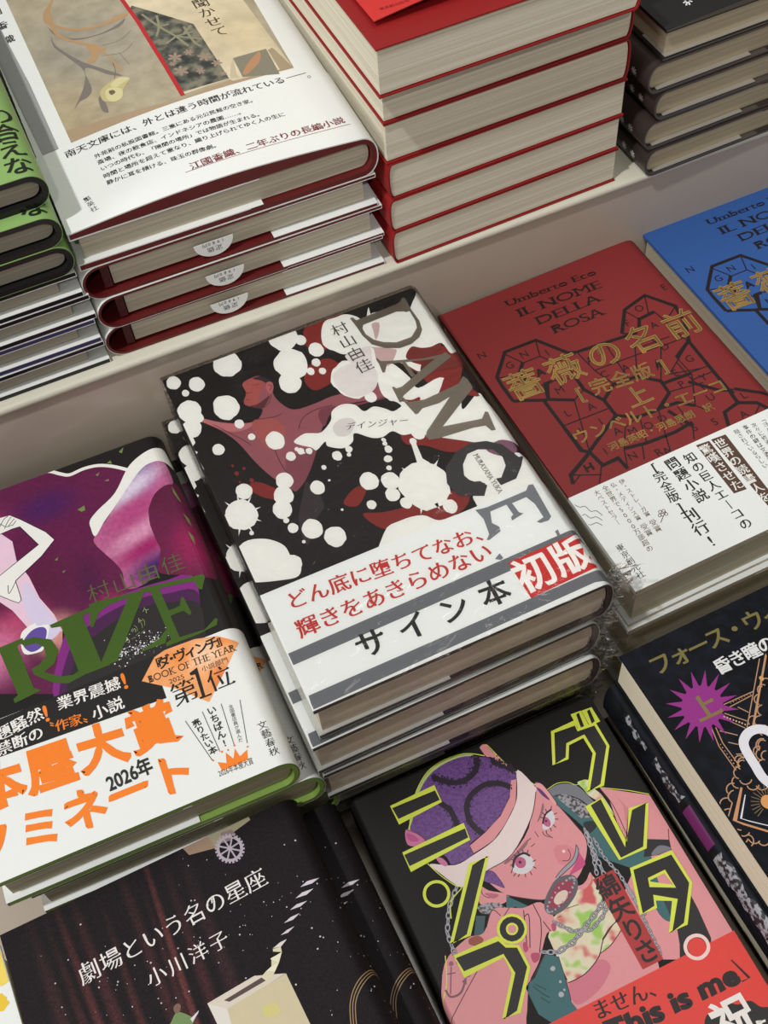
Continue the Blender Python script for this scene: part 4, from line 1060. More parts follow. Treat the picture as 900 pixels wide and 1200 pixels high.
ART['greta'] = {
 'portrait_illustration': [
  ['P',0,(212,140,144),[(108.3,145.6),(130.5,130.4),(130.9,121.2),(131.6,90.8),(131.2,70.7),(126.4,60.5),(106.1,61.3),(92.3,67.8),(84.7,80.1),(92.5,98.1),(101.4,105.1),(110.5,105.6),(113.6,115.6),(106.7,118.9),(106.9,127.7),(109.2,138.6)]],
  ['S',1,(206,216,72),0.35,[(108.4,145.8),(119.5,138.9),(130.8,130.5)],0],
  ['S',1,(70,36,48),0.35,[(108.1,145.2),(109.4,135.4),(108,121.2)],1],
  ['S',1,(70,36,48),0.35,[(126.3,115.4),(124.2,111.6),(122.5,107.5),(121.1,95.8)],1],
  ['C',1,(198,124,130),[(112.2,140.2),(113.3,133.6),(109.8,124.3),(111,117.9),(114,116.4),(115.4,128.6)]],
  ['C',0,(54,98,102),[(85.8,153.8),(95.1,138.2),(99.9,131),(101.3,121.5),(99.6,113.6),(111.3,111.9),(112.6,107.4),(109.4,95.7),(108.3,81.5),(105.1,79.4),(102.4,84.3),(103.3,98.6),(102.1,106.2),(100.5,108.4),(92,117.2),(90.6,121.7),(91.7,127),(92,132.8),(86,148.6)]],
  ['C',1,(112,114,122),[(85.8,154.7),(90.8,155.6),(95.9,153.9),(99.5,150.5),(101.5,144.3),(102.8,138.6),(99.8,139.5),(97,145.2),(91.8,150.1),(86.7,151.8)]],
  ['S',2,(206,216,72),0.3,[(85.7,155.4),(91.2,156.2),(96.2,154.5),(99.1,151.6),(103,152.3),(105.4,151.1)],1],
  ['C',1,'tie_dye',[(100.2,152.6),(105,151.3),(105.7,146.4),(107.3,142),(107.6,132.3),(105.6,132.3),(104.1,140),(101.7,144.7),(101,148.6)]],
  ['P',2,'knit',[(87.7,151.7),(91.9,150.3),(96.8,144.7),(99.9,138),(98.3,134.7),(93.2,136.7),(91.2,141.9),(88.7,148.2)]],
  ['P',1,(34,30,34),[(114.6,115.7),(124,110.9),(122.4,106.6),(116.2,106.9),(109.5,108.9)]],
  ['C',2,(112,114,122),[(113.5,108.9),(118.3,110.5),(121.9,108.3),(122,106.8),(114.5,107.5)]],
  ['C',1,(30,34,38),[(92.9,134.3),(97.2,133.3),(97.5,130.2),(92.6,128.6),(92.7,130.5)]],
  ['P',2,(34,32,34),[(107.3,88.2),(119.2,85.5),(118.8,78.8),(117.8,71.3),(117.1,66),(109.9,55.4),(98.3,60.8),(103.6,69.5),(106,75.4),(106.5,82.4)]],
  ['C',3,(44,56,62),[(107.8,87.6),(110.8,86.9),(108.8,81.3),(106.5,80.9)]],
  ['P',0,(212,140,144),[(49.7,76.5),(61.9,78.5),(71.7,82.7),(85.4,86.9),(96.6,83.4),(90.2,63.6),(75.1,38.9),(42.6,54)]],
  ['C',1,(198,112,128),[(52.6,75.1),(59.9,75.1),(69.3,78.5),(72.1,73.7),(63.1,67.7),(51.4,66.4)]],
  ['P',1,'tie_dye',[(84.7,112.1),(85.5,105.1),(85.9,97.6),(84.6,85.5),(76.9,82),(70.3,80.3),(64.8,77.2),(59.4,75.8),(52.9,75.7),(53.1,82.6),(54.1,96.2),(59.8,102.5),(64.8,103.8),(74.9,108.3)]],
  ['S',2,(70,36,48),0.45,[(52.5,75.7),(59.3,75.6),(64.8,77.2),(70.1,79.9),(74.7,84.8),(79.4,87.9),(84,89.4)],1],
  ['S',2,(70,36,48),0.35,[(70.4,80.5),(76.7,81.6),(84.3,85.4)],1],
  ['C',2,(70,36,48),[(74.8,85.6),(79.4,87.9),(84.2,89.7),(80.1,87.6),(75.7,85.2)]],
  ['S',2,(70,36,48),0.3,[(67.4,103.5),(72.8,102.8)],0],
  ['S',2,(70,36,48),0.3,[(61.7,101.7),(63.6,101.7)],0],
  ['C',2,(212,140,144),[(73.4,110.8),(78.3,107.6),(83.4,109.9),(84.4,113.2),(79.6,109.8)]],
  ['C',1,(212,140,144),[(75.2,166.6),(81.6,158.9),(86.2,148.1),(90,131.8),(89.4,124.7),(84,117.6),(77.6,113.1),(68.6,110.8),(61,110.8),(55,113.7),(46.2,120.3),(41.7,128.2),(41.7,132.9),(43.1,134.6),(56.9,135.3),(72.5,146.5)]],
  ['S',2,(70,36,48),0.35,[(81.2,159.1),(86.2,148.1),(90,131.8)],1],
  ['S',2,(70,36,48),0.4,[(46,120),(52.2,115.6),(59.4,111.3),(63.5,110.9)],1],
  ['C',2,(222,150,152),[(82.1,160.8),(85,158.7),(86.6,148.9),(85.9,146.7),(84.3,151),(81.9,156.7)]],
  ['S',3,(70,36,48),0.3,[(82.1,160.8),(85,158.7),(86.6,148.9),(85.9,146.7)],1],
  ['C',3,(88,50,104),[(81.7,158.6),(83.5,156),(84.5,150.4),(82.4,153.9)]],
  ['C',1,(212,140,144),[(37.1,128.5),(40.1,125),(46.6,120.2),(44.9,117.5),(39.3,118),(33.7,121.7)]],
  ['S',2,(70,36,48),0.3,[(37.3,127.9),(36.7,124.9),(38.6,122.2),(43,121.5)],1],
  ['C',2,(180,100,116),[(37.7,124.9),(43.1,121.7),(40,121.1)]],
  ['C',2,(206,126,134),[(75.1,129.6),(80.6,128.9),(83.5,123.6),(79.4,119.8),(74,122.4)]],
  ['C',2,'violet_fuzz',[(19,164),(23.5,169.9),(29.5,178.2),(38.1,185),(46.8,187.6),(55.8,187.5),(61.8,185.5),(69.4,180.5),(73.9,175.7),(77.1,169.7),(75.5,166),(72.8,166.8),(69.4,161.2),(60.8,154.1),(50.8,149.9),(41.6,147.4),(41,142.8),(30.7,142.4),(29.3,147.4),(23.4,157)]],
  ['C',1,(176,196,120),[(18.6,164.2),(22.7,170.3),(29.1,179.4),(37.7,186.2),(46.4,188.9),(56.2,188.4),(62.5,185.8),(58.6,185.1),(46.8,185.5),(38.3,182.3),(30.7,176.6),(26,168.7),(24.6,159.4)]],
  ['S',2,(206,216,72),0.45,[(18.9,164.1),(22.4,170.4),(28.9,179.5),(37.6,186.6),(46.4,189.3),(56.4,188.8),(62.3,186.5),(67.5,182.8)],1],
  ['S',2,(206,216,72),0.4,[(67.1,186.9),(70.1,187.9),(71.5,184.8),(74.9,173.6),(81.7,159.9)],1],
  ['C',3,(212,140,144),[(66.8,187.1),(68.4,188.5),(70.1,187.9),(71.2,184.2),(75.6,171.2),(72.3,176.4),(69.7,181.1),(67.8,182.3)]],
  ['S',4,(70,36,48),0.3,[(66.8,187.1),(67.6,182.1),(69.7,181.1)],1],
  ['C',3,'violet_fuzz',[(42.5,133.5),(45.6,132),(46.7,127.7),(46.9,123.1),(43.6,126.3),(39.6,130.6)]],
  ['C',3,(196,110,150),[(18.2,166.4),(22.1,162.4),(24.2,157.6),(21.3,156.6),(16,159.6)]],
  ['S',4,(70,36,48),0.3,[(18.2,166.4),(22.1,162.4),(24.2,157.6),(21.3,156.6)],1],
  ['C',4,(178,80,130),[(17.8,164.6),(20.8,161.7),(21.1,159.1),(17.5,160.8)]],
  ['S',3,(34,22,38),2.6,[(40.3,184.4),(44.1,180),(49.5,176.7),(56.3,176.5),(61.6,180),(63.1,184)],1],
  ['F',4,(34,22,38),[(40.3,184.4),(44.1,180),(49.5,176.7),(56.3,176.5),(61.6,180),(63.1,184)],1.39,450,0.22,0.6,87],
  ['S',3,(34,22,38),2.6,[(71.4,163.1),(67.6,167.4),(61.1,170.1),(53.4,168.6),(48.8,164.9),(46.7,158.8),(47.3,153.5),(49.6,149.5)],1],
  ['F',4,(34,22,38),[(71.4,163.1),(67.6,167.4),(61.1,170.1),(53.4,168.6),(48.8,164.9),(46.7,158.8),(47.3,153.5),(49.6,149.5)],1.12,600,0.18,0.48,88],
  ['S',3,(34,22,38),2.6,[(38,171.3),(40.7,165.7),(40.7,160.7),(40.2,157.4)],1],
  ['F',4,(34,22,38),[(38,171.3),(40.7,165.7),(40.7,160.7),(40.2,157.4)],1.12,300,0.18,0.48,89],
  ['S',3,(34,22,38),2.6,[(69.1,180.1),(72.1,176),(76.2,170.4)],1],
  ['F',4,(34,22,38),[(69.1,180.1),(72.1,176),(76.2,170.4)],1.39,225,0.22,0.6,90],
  ['P',4,(212,140,144),[(72.8,166.8),(75.3,166.1),(69.6,156),(59.9,148.6),(51.9,144.5),(41.5,143),(41.4,147),(50.6,149.5),(60.5,153.5),(68.4,159.6)]],
  ['S',5,(70,36,48),0.3,[(75.3,166.1),(69.6,156),(59.9,148.6),(51.9,144.5),(41.5,143)],1],
  ['C',5,(222,204,202),[(78,170),(81.4,159),(80.5,156.7),(72.5,146.5),(56.9,135.3),(44.4,133.5),(32.3,132.1),(28.8,132.2),(23.6,141.5),(21.4,147.1),(31.4,141.8),(41.3,142.5),(51.8,144.3),(59.8,148.4),(69.5,155.8),(73.7,162.2)]],
  ['S',6,(70,36,48),0.35,[(80.5,156.7),(72.5,146.5),(56.9,135.3),(44.4,133.5),(32.3,132.1)],1],
  ['S',6,(206,216,72),0.4,[(20.5,147.7),(23.3,140.7),(27.4,133.5),(29.7,131.5),(24.2,129),(21.6,126.5),(19.4,121.1)],1],
  ['C',6,(196,110,150),[(25.1,148.4),(27.4,147.3),(28.6,143.9),(27.3,143.1),(25.5,145.4)]],
  ['C',3,(206,200,204),[(53.8,129.5),(56.8,132.9),(62.3,132.9),(64.3,129.4),(63.1,126.1),(58.1,124.9),(54.4,126.9)]],
  ['C',3,(206,200,204),[(75.5,141.1),(79.3,145.3),(82.7,146.2),(82.5,141.7),(79.6,139.2),(75.7,138.8)]],
  ['B',4,(182,84,124),(58.5,130.3,2.5,2.6,0.02,91)],
  ['B',5,(60,24,44),(58.4,130.5,0.7,0.7,0.02,92)],
  ['B',4,(182,84,124),(78.1,141.9,1.7,2.5,0.02,93)],
  ['B',5,(60,24,44),(78.1,142.4,0.6,0.5,0.02,94)],
  ['S',5,(34,22,38),1,[(54.4,129.7),(57.2,133),(61.7,133.5),(63.8,131.1)],1],
  ['S',5,(34,22,38),0.8,[(76.1,141.8),(79.2,145.2),(83,146.2)],1],
  ['S',5,(34,22,38),0.35,[(54.4,129.7),(52.5,127.8)],0],
  ['S',5,(34,22,38),0.35,[(55.6,131.1),(53.7,131)],0],
  ['S',5,(34,22,38),0.35,[(56.8,132.4),(55.5,133.1)],0],
  ['S',5,(34,22,38),0.35,[(58.2,133.2),(57.4,134.9)],0],
  ['S',5,(34,22,38),0.35,[(59.9,133.7),(59.8,135.7)],0],
  ['S',5,(34,22,38),0.35,[(61.7,133.4),(62.1,135.2)],0],
  ['S',5,(34,22,38),0.35,[(63,132.4),(64.3,133.9)],0],
  ['S',5,(34,22,38),0.35,[(54.4,126.9),(52.9,126.2)],0],
  ['S',5,(34,22,38),0.35,[(55.7,125.8),(54.5,125)],0],
  ['S',5,(34,22,38),0.35,[(58,124.8),(57.5,123.4)],0],
  ['S',5,(34,22,38),0.35,[(60.5,124.9),(60.5,123.1)],0],
  ['S',5,(34,22,38),0.35,[(62.7,126.3),(63.7,124.9)],0],
  ['S',5,(34,22,38),0.35,[(63.6,128.3),(65.3,128.4)],0],
  ['S',5,(34,22,38),0.35,[(77.6,144.1),(76.6,145.1)],0],
  ['S',5,(34,22,38),0.35,[(78.8,145),(78.5,146.7)],0],
  ['S',5,(34,22,38),0.35,[(80.4,145.6),(80.5,147.6)],0],
  ['S',5,(34,22,38),0.35,[(82.6,146.1),(83.8,147.7)],0],
  ['S',5,(34,22,38),0.35,[(82.8,143.6),(84.5,143.6)],0],
  ['S',5,(34,22,38),0.35,[(82.1,141.5),(83.6,140.7)],0],
  ['S',5,(34,22,38),0.35,[(80,139.5),(80.8,137.8)],0],
  ['S',5,(34,22,38),0.35,[(78.2,138.8),(78,137.1)],0],
  ['S',5,(34,22,38),0.35,[(76.1,138.6),(75.5,137.2)],0],
  ['C',4,(140,96,104),[(52.1,133.5),(58.7,135.2),(66.1,138.2),(64.5,136),(58,133.8),(52.5,132.5)]],
  ['C',4,(140,96,104),[(74.2,143.7),(77.7,147),(80.8,150.6),(80.2,148.4),(76.4,144.7)]],
  ['S',4,(70,36,48),0.3,[(65.9,137.8),(68.1,138.2)],1],
  ['S',4,(70,36,48),0.3,[(71.1,140.2),(71.4,137.2)],1],
  ['S',4,(70,36,48),0.3,[(75.4,137.2),(77,134)],1],
  ['S',4,(70,36,48),0.3,[(66.2,134.7),(68.4,135.2)],1],
  ['S',4,(70,36,48),0.3,[(75.8,123),(78.5,122),(80.5,123.9),(80.7,126.7)],1],
  ['S',4,(70,36,48),0.3,[(74.2,138.8),(74.3,136.8),(76.1,134.9)],1],
  ['B',4,(236,200,196),(78.5,126.5,0.7,0.7,0.05,95)],
  ['C',3,(190,72,120),[(84.3,125.2),(84.6,122.2),(84.8,118.2),(83.1,116.6),(78.6,115.9),(75.4,116),(79.1,118.5),(82.2,120.9)]],
  ['C',4,(150,148,158),[(85,126.8),(84.9,124.4),(83.4,122.2),(80.4,119.8),(75,118.1),(70.8,117),(69.5,117.6),(73.9,119.6),(79.9,121.5),(82.9,123.9)]],
  ['S',5,(70,36,48),0.3,[(85,126.8),(84.9,124.4),(83.4,122.2),(80.4,119.8),(75,118.1),(70.8,117)],1],
  ['S',5,(70,36,48),0.3,[(69.5,117.6),(73.9,119.6),(79.9,121.5),(82.9,123.9),(85,126.8)],1],
  ['C',4,(92,88,94),[(64.1,113.9),(69,116.7),(74.2,116.6),(77.4,114.6),(77.1,111),(73.7,107),(67.1,103.7),(61.2,103.3),(58.4,105.9),(59.6,109.9)]],
  ['C',5,(142,52,76),[(64.8,112.6),(68.9,114.8),(73.2,114.7),(75.2,112.8),(74.8,110.7),(71.6,107.5),(66.2,105.5),(62.4,105.4),(60.7,107.2),(61.7,109.9)]],
  ['C',6,(214,190,176),[(63.8,108.9),(66.8,111),(70.2,111),(71.1,109.2),(68.3,106.8),(64.4,106.6)]],
  ['B',6,(156,154,160),(74.1,110.5,0.5,0.6,0.05,96)],
  ['B',6,(156,154,160),(72,109.1,0.5,0.4,0.05,97)],
  ['B',6,(156,154,160),(69.7,107.8,0.4,0.5,0.05,98)],
  ['B',6,(156,154,160),(67.2,106.7,0.4,0.6,0.05,99)],
  ['B',6,(156,154,160),(64.7,105.8,0.5,0.5,0.05,100)],
  ['B',6,(156,154,160),(62.6,105.2,0.4,0.5,0.05,101)],
  ['B',6,(156,154,160),(60.8,105,0.5,0.4,0.05,102)],
  ['B',6,(156,154,160),(59.6,105.2,0.5,0.4,0.05,103)],
  ['B',6,(156,154,160),(59.1,105.8,0.5,0.5,0.05,104)],
  ['B',6,(156,154,160),(59.3,106.6,0.5,0.4,0.05,105)],
  ['B',6,(156,154,160),(60.2,107.8,0.5,0.5,0.05,106)],
  ['B',6,(156,154,160),(61.7,109.1,0.6,0.5,0.05,107)],
  ['B',6,(156,154,160),(63.7,110.4,0.5,0.4,0.05,108)],
  ['B',6,(156,154,160),(66.1,111.7,0.4,0.5,0.05,109)],
  ['B',6,(156,154,160),(68.6,112.9,0.4,0.6,0.05,110)],
  ['B',6,(156,154,160),(71,113.8,0.5,0.5,0.05,111)],
  ['B',6,(156,154,160),(73.2,114.4,0.6,0.5,0.05,112)],
  ['B',6,(156,154,160),(75,114.6,0.6,0.5,0.05,113)],
  ['B',6,(156,154,160),(76.2,114.4,0.5,0.6,0.05,114)],
  ['B',6,(156,154,160),(76.7,113.8,0.5,0.4,0.05,115)],
  ['B',6,(156,154,160),(76.5,112.9,0.5,0.4,0.05,116)],
  ['B',6,(156,154,160),(75.6,111.8,0.4,0.6,0.05,117)],
  ['C',2,(212,140,144),[(8.2,104.9),(21.6,110.6),(29.5,109.6),(37.3,116.8),(44.6,114.5),(50.2,111.8),(58.2,110.8),(60.4,103.2),(58.2,97.4),(54.2,97.7),(45.6,88.7),(37.3,82.3),(29.8,70.6),(22.4,64.2),(-9.9,79.1),(-1.3,88.8)]],
  ['S',3,(70,36,48),0.35,[(20.2,96.7),(7.9,88.3),(-0.5,82.2)],1],
  ['S',3,(70,36,48),0.35,[(31.7,111.2),(37.3,116.8),(39.6,113)],1],
  ['S',3,(70,36,48),0.35,[(44.6,114.5),(38.4,110.8)],1],
  ['S',3,(206,216,72),0.4,[(10.1,108),(5.5,97.1),(-0.5,89.7),(-6.7,80.1)],1],
  ['B',4,(140,98,112),(10.9,103.9,1.1,1,0.05,118)],
  ['S',4,(120,84,98),0.5,[(10.4,102.8),(5.2,92.7)],0],
  ['S',4,(120,84,98),0.9,[(4,95.2),(4.8,91.7),(9.4,91.4),(13.5,95.2)],1],
  ['S',4,(120,84,98),0.5,[(7.5,100.7),(11,99.7)],0],
  ['P',4,(120,84,98),[(11.8,95.2),(14.5,96.2),(13.1,93.3)]],
  ['C',3,(148,78,60),[(22.8,110),(26.7,109.6),(28.1,106.9),(24.8,105.8),(21.7,107.9)]],
  ['S',4,(70,36,48),0.4,[(48.8,108.2),(50.8,107.7),(44.7,95.3)],1],
  ['S',4,(70,36,48),0.4,[(54.8,104.5),(52.2,98.9),(47.7,92.2)],1],
  ['S',4,(70,36,48),0.4,[(55.3,102.9),(56,98.9),(56.3,97.7)],1],
  ['S',4,(70,36,48),0.4,[(54.8,111.5),(54.8,104.5)],1],
  ['S',4,(70,36,48),0.4,[(49.8,110.9),(46.7,103.3),(44.2,97.3)],1],
  ['S',4,(70,36,48),0.4,[(36.9,82.4),(41.3,84.7),(48.8,89.9)],1],
  ['C',4,(176,72,100),[(44,93),(47.4,91.6),(45.6,89.2),(43.2,89.4)]],
  ['C',4,(176,72,100),[(42.9,98.4),(44.5,97.9),(43.6,94.9),(41.8,94.9)]],
  ['C',4,(176,72,100),[(57.9,100.3),(59.8,99.8),(58.5,97.3),(57.1,97.5)]],
  ['P',2,(54,98,102),[(49.5,90.4),(54.1,87),(51.9,75.5),(50,68.7),(51,64.1),(39.1,63.8),(35.2,69.8),(35.3,81.9),(40.8,83.6)]],
  ['S',3,(70,36,48),0.35,[(54.1,87),(51.9,75.5),(50.1,68.7)],1],
  ['S',3,(30,60,64),0.4,[(38.4,80.9),(40.6,76.5),(42.7,73.8)],1],
  ['S',3,(30,60,64),0.4,[(39.5,81.2),(42.8,77.2)],1],
  ['S',3,(30,60,64),0.4,[(39.1,75.5),(41.7,71.8)],1],
  ['B',3,(168,166,170),(49.5,83.6,1.1,1,0.03,119)],
  ['B',3,(168,166,170),(47.6,72.8,1.2,1.1,0.03,120)],
  ['B',3,(168,166,170),(49.8,77.5,0.6,0.6,0.03,121)],
  ['B',3,(168,166,170),(49.7,73.9,0.5,0.5,0.03,122)],
  ['P',1,'knit',[(31.6,121.3),(37.7,120.3),(41.4,118.4),(43.4,114.9),(41.5,113),(38.7,116.8),(35.4,115.8),(32.4,117.3)]],
  ['P',1,(54,98,102),[(45.9,119.7),(53.4,110.6),(51.2,108.4),(49,108.6),(47.5,113.8),(43,114.1)]],
  ['P',1,(56,84,90),[(29.8,117.6),(33.5,115.8),(29.1,108.9),(25,109.9)]],
  ['K',5,(150,148,156),[(49.6,91.1),(54.6,88.7),(62.4,89.5),(71.2,93.4),(80.1,97.4),(87.7,102.3)],1.44],
  ['K',5,(150,148,156),[(60,99.9),(64.8,93.7),(72.6,90.9),(79.9,93.8),(85.6,98.6)],1.19],
  ['K',4,(150,148,156),[(96.1,100.2),(95.9,90.1),(95,81.5),(94.3,70.3)],1.04],
  ['K',4,(150,148,156),[(92.2,128.7),(90.4,117.9),(89.6,109.8)],1.37],
  ['K',4,(150,148,156),[(93.6,125.1),(93.5,116.5),(95.7,106.9),(96.2,96.4),(96.9,87.8)],1.05],
  ['K',4,(150,148,156),[(91.9,130.8),(89.8,120.2),(87,111.9)],1.19],
  ['K',4,(150,148,156),[(27.6,132.5),(20.6,126),(15.1,116.3),(14,106.2),(15.3,97.7)],1.44],
 ],
 'title_lettering': [
  ['P',7,(30,28,28),[(16.5,179.1),(38.9,178.9),(38.7,171.8),(16.8,171.1)]],
  ['O',8,(206,216,72),1.35,[(16.5,179.1),(38.9,178.9),(38.7,171.8),(16.8,171.1)],0],
  ['P',7,(30,28,28),[(12.4,156.6),(43.3,156.5),(42.6,150),(12.3,148.8)]],
  ['O',8,(206,216,72),1.35,[(12.4,156.6),(43.3,156.5),(42.6,150),(12.3,148.8)],0],
  ['P',7,(30,28,28),[(37.8,139.1),(46.3,139.1),(23.2,111.5),(14.8,111.4)]],
  ['O',8,(206,216,72),1.35,[(37.8,139.1),(46.3,139.1),(23.2,111.5),(14.8,111.4)],0],
  ['O',8,(206,216,72),1.35,[(23.2,131.4),(21.3,129.2),(18.7,128.3),(15.9,128.8),(13.8,130.6),(12.8,133.2),(13.3,136),(15.1,138.2),(17.8,139.1),(20.6,138.6),(22.8,136.8),(23.7,134.1)],1],
  ['P',7,(30,28,28),[(13.5,105.8),(34,104.8),(35.8,100.4),(40.4,98.1),(40.5,88.5),(28.2,74.2),(21.2,74.4),(33.4,89.1),(32.9,97.3),(14,97.4)]],
  ['O',8,(206,216,72),1.35,[(13.5,105.8),(34,104.8),(35.8,100.4),(40.4,98.1),(40.5,88.5),(28.2,74.2),(21.2,74.4),(33.4,89.1),(32.9,97.3),(14,97.4)],0],
  ['C',8,(206,216,72),[(47.4,103),(45.8,101),(43.5,99.7),(40.9,99.4),(38.4,100),(36.4,101.5),(35.1,103.7),(34.8,106.1),(35.4,108.6),(37,110.6),(39.3,111.9),(41.9,112.2),(44.5,111.6),(46.5,110.1),(47.8,107.9),(48.1,105.4)]],
  ['H',8.6,(30,28,28),[[(46.4,103.4),(45,101.8),(43.1,100.8),(41,100.5),(38.9,101),(37.3,102.3),(36.2,104),(35.9,106.1),(36.5,108.1),(37.8,109.7),(39.7,110.8),(41.8,111.1),(43.9,110.6),(45.6,109.3),(46.7,107.5),(46.9,105.4)],[(43.9,104.6),(43.2,103.8),(42.3,103.3),(41.2,103.1),(40.2,103.4),(39.3,104),(38.8,104.9),(38.7,105.9),(39,106.9),(39.6,107.7),(40.6,108.3),(41.6,108.4),(42.7,108.2),(43.5,107.5),(44.1,106.6),(44.2,105.6)]]],
  ['C',8.4,(212,140,144),[(43.1,105),(42.6,104.4),(42,104.1),(41.3,104),(40.6,104.2),(40,104.6),(39.7,105.2),(39.6,105.9),(39.8,106.5),(40.2,107.1),(40.8,107.4),(41.6,107.5),(42.3,107.4),(42.8,106.9),(43.2,106.3),(43.3,105.7)]],
  ['P',7,(30,28,28),[(101.9,179.7),(113.5,179.3),(113.1,175.5),(122.1,174.5),(122,162.2),(109.8,146.4),(102.4,146.5),(114.3,161.7),(114.2,171.4),(105.3,171.1),(101.6,165),(94.5,164.9)]],
  ['O',8,(206,216,72),1.35,[(101.9,179.7),(113.5,179.3),(113.1,175.5),(122.1,174.5),(122,162.2),(109.8,146.4),(102.4,146.5),(114.3,161.7),(114.2,171.4),(105.3,171.1),(101.6,165),(94.5,164.9)],0],
  ['P',7,(30,28,28),[(115.2,183.4),(118.8,183.4),(118,175.4),(114.3,175.1)]],
  ['O',8,(206,216,72),1.35,[(115.2,183.4),(118.8,183.4),(118,175.4),(114.3,175.1)],0],
  ['P',7,(30,28,28),[(120.8,182.8),(124.3,182.7),(123.9,175.3),(120.1,175.1)]],
  ['O',8,(206,216,72),1.35,[(120.8,182.8),(124.3,182.7),(123.9,175.3),(120.1,175.1)],0],
  ['P',7,(30,28,28),[(98.8,140.4),(106.4,140.9),(105.3,117.2),(115.5,130.7),(124.1,130.1),(112.2,112.4),(99.5,112.6)]],
  ['O',8,(206,216,72),1.35,[(98.8,140.4),(106.4,140.9),(105.3,117.2),(115.5,130.7),(124.1,130.1),(112.2,112.4),(99.5,112.6)],0],
  ['H',7,(30,28,28),[[(101.8,106.5),(121.8,105.4),(122.1,90.1),(110.6,75.8),(102.7,75.4),(111.8,86.6),(104.3,91.2),(102.7,87.5),(95.4,87.5)],[(106.4,99.3),(114.4,99.3),(114.9,91.8),(105.6,97.1)]]],
  ['O',8,(206,216,72),1.25,[(106.4,99.3),(114.4,99.3),(114.9,91.8),(105.6,97.1)],0],
  ['O',8,(206,216,72),1.35,[(101.8,106.5),(121.8,105.4),(122.1,90.1),(110.6,75.8),(102.7,75.4),(111.8,86.6),(104.3,91.2),(102.7,87.5),(95.4,87.5)],0],
  ['O',8,(206,216,72),1.5,[(114,63.3),(112.6,61.9),(110.8,61.1),(108.8,60.8),(106.9,61.3),(105.5,62.4),(104.6,64),(104.5,65.8),(105.1,67.5),(106.4,68.9),(108.2,69.8),(110.3,70),(112.2,69.5),(113.7,68.4),(114.5,66.9),(114.6,65.1)],1],
 ],
 'author_name': [
  ['P',7,(166,48,48),[(83.9,109.8),(94.4,109.8),(94,67.1),(83.9,67.1)]],
  ['T',8,(34,26,28),'綿矢りさ',(88.3,104),(89.3,72.9),10.6,'bold','v',0],
 ],
 'band_lettering': [
  ['C',12,(214,62,54),[(113,63.8),(112,62.7),(110.6,62),(109,61.8),(107.5,62.2),(106.3,63),(105.6,64.3),(105.5,65.7),(106,67.1),(107.1,68.2),(108.5,68.9),(110.1,69.1),(111.6,68.7),(112.8,67.8),(113.5,66.6),(113.6,65.1)]],
  ['O',12,(232,200,196),1.5,[(114,63.3),(112.6,61.9),(110.8,61.1),(108.8,60.8),(106.9,61.3),(105.5,62.4),(104.6,64),(104.5,65.8),(105.1,67.5),(106.4,68.9),(108.2,69.8),(110.3,70),(112.2,69.5),(113.7,68.4),(114.5,66.9),(114.6,65.1)],1],
  ['T',13,(34,26,26),'ません、',(60.1,60.4),(85.2,58.7),8.39,'minb','h',0],
  ['T',13,(34,26,26),'This is me',(57.1,47),(118.7,45.4),11.5,'black','l',0],
  ['S',13,(40,26,26),0.6,[(119.7,54.7),(122.5,45.2),(118.9,45.3)],0],
  ['C',12.5,(36,34,34),[(95,36.7),(98.7,40.2),(103.9,39.1),(108.2,41.1),(112.2,38.2),(117.6,37.4),(120.2,33.5),(124.4,30.9),(123.8,24.6),(127.1,16.6),(116,9),(93.9,19.3),(91.6,29.2)]],
  ['T',14,(226,220,216),'祝',(107.7,33.7),(117.7,33.7),19,'bold','h',0],
  ['P',14,(226,220,216),[(117,28.8),(119.1,28.6),(118.8,27.7),(116.8,27.9)]],
 ],
}
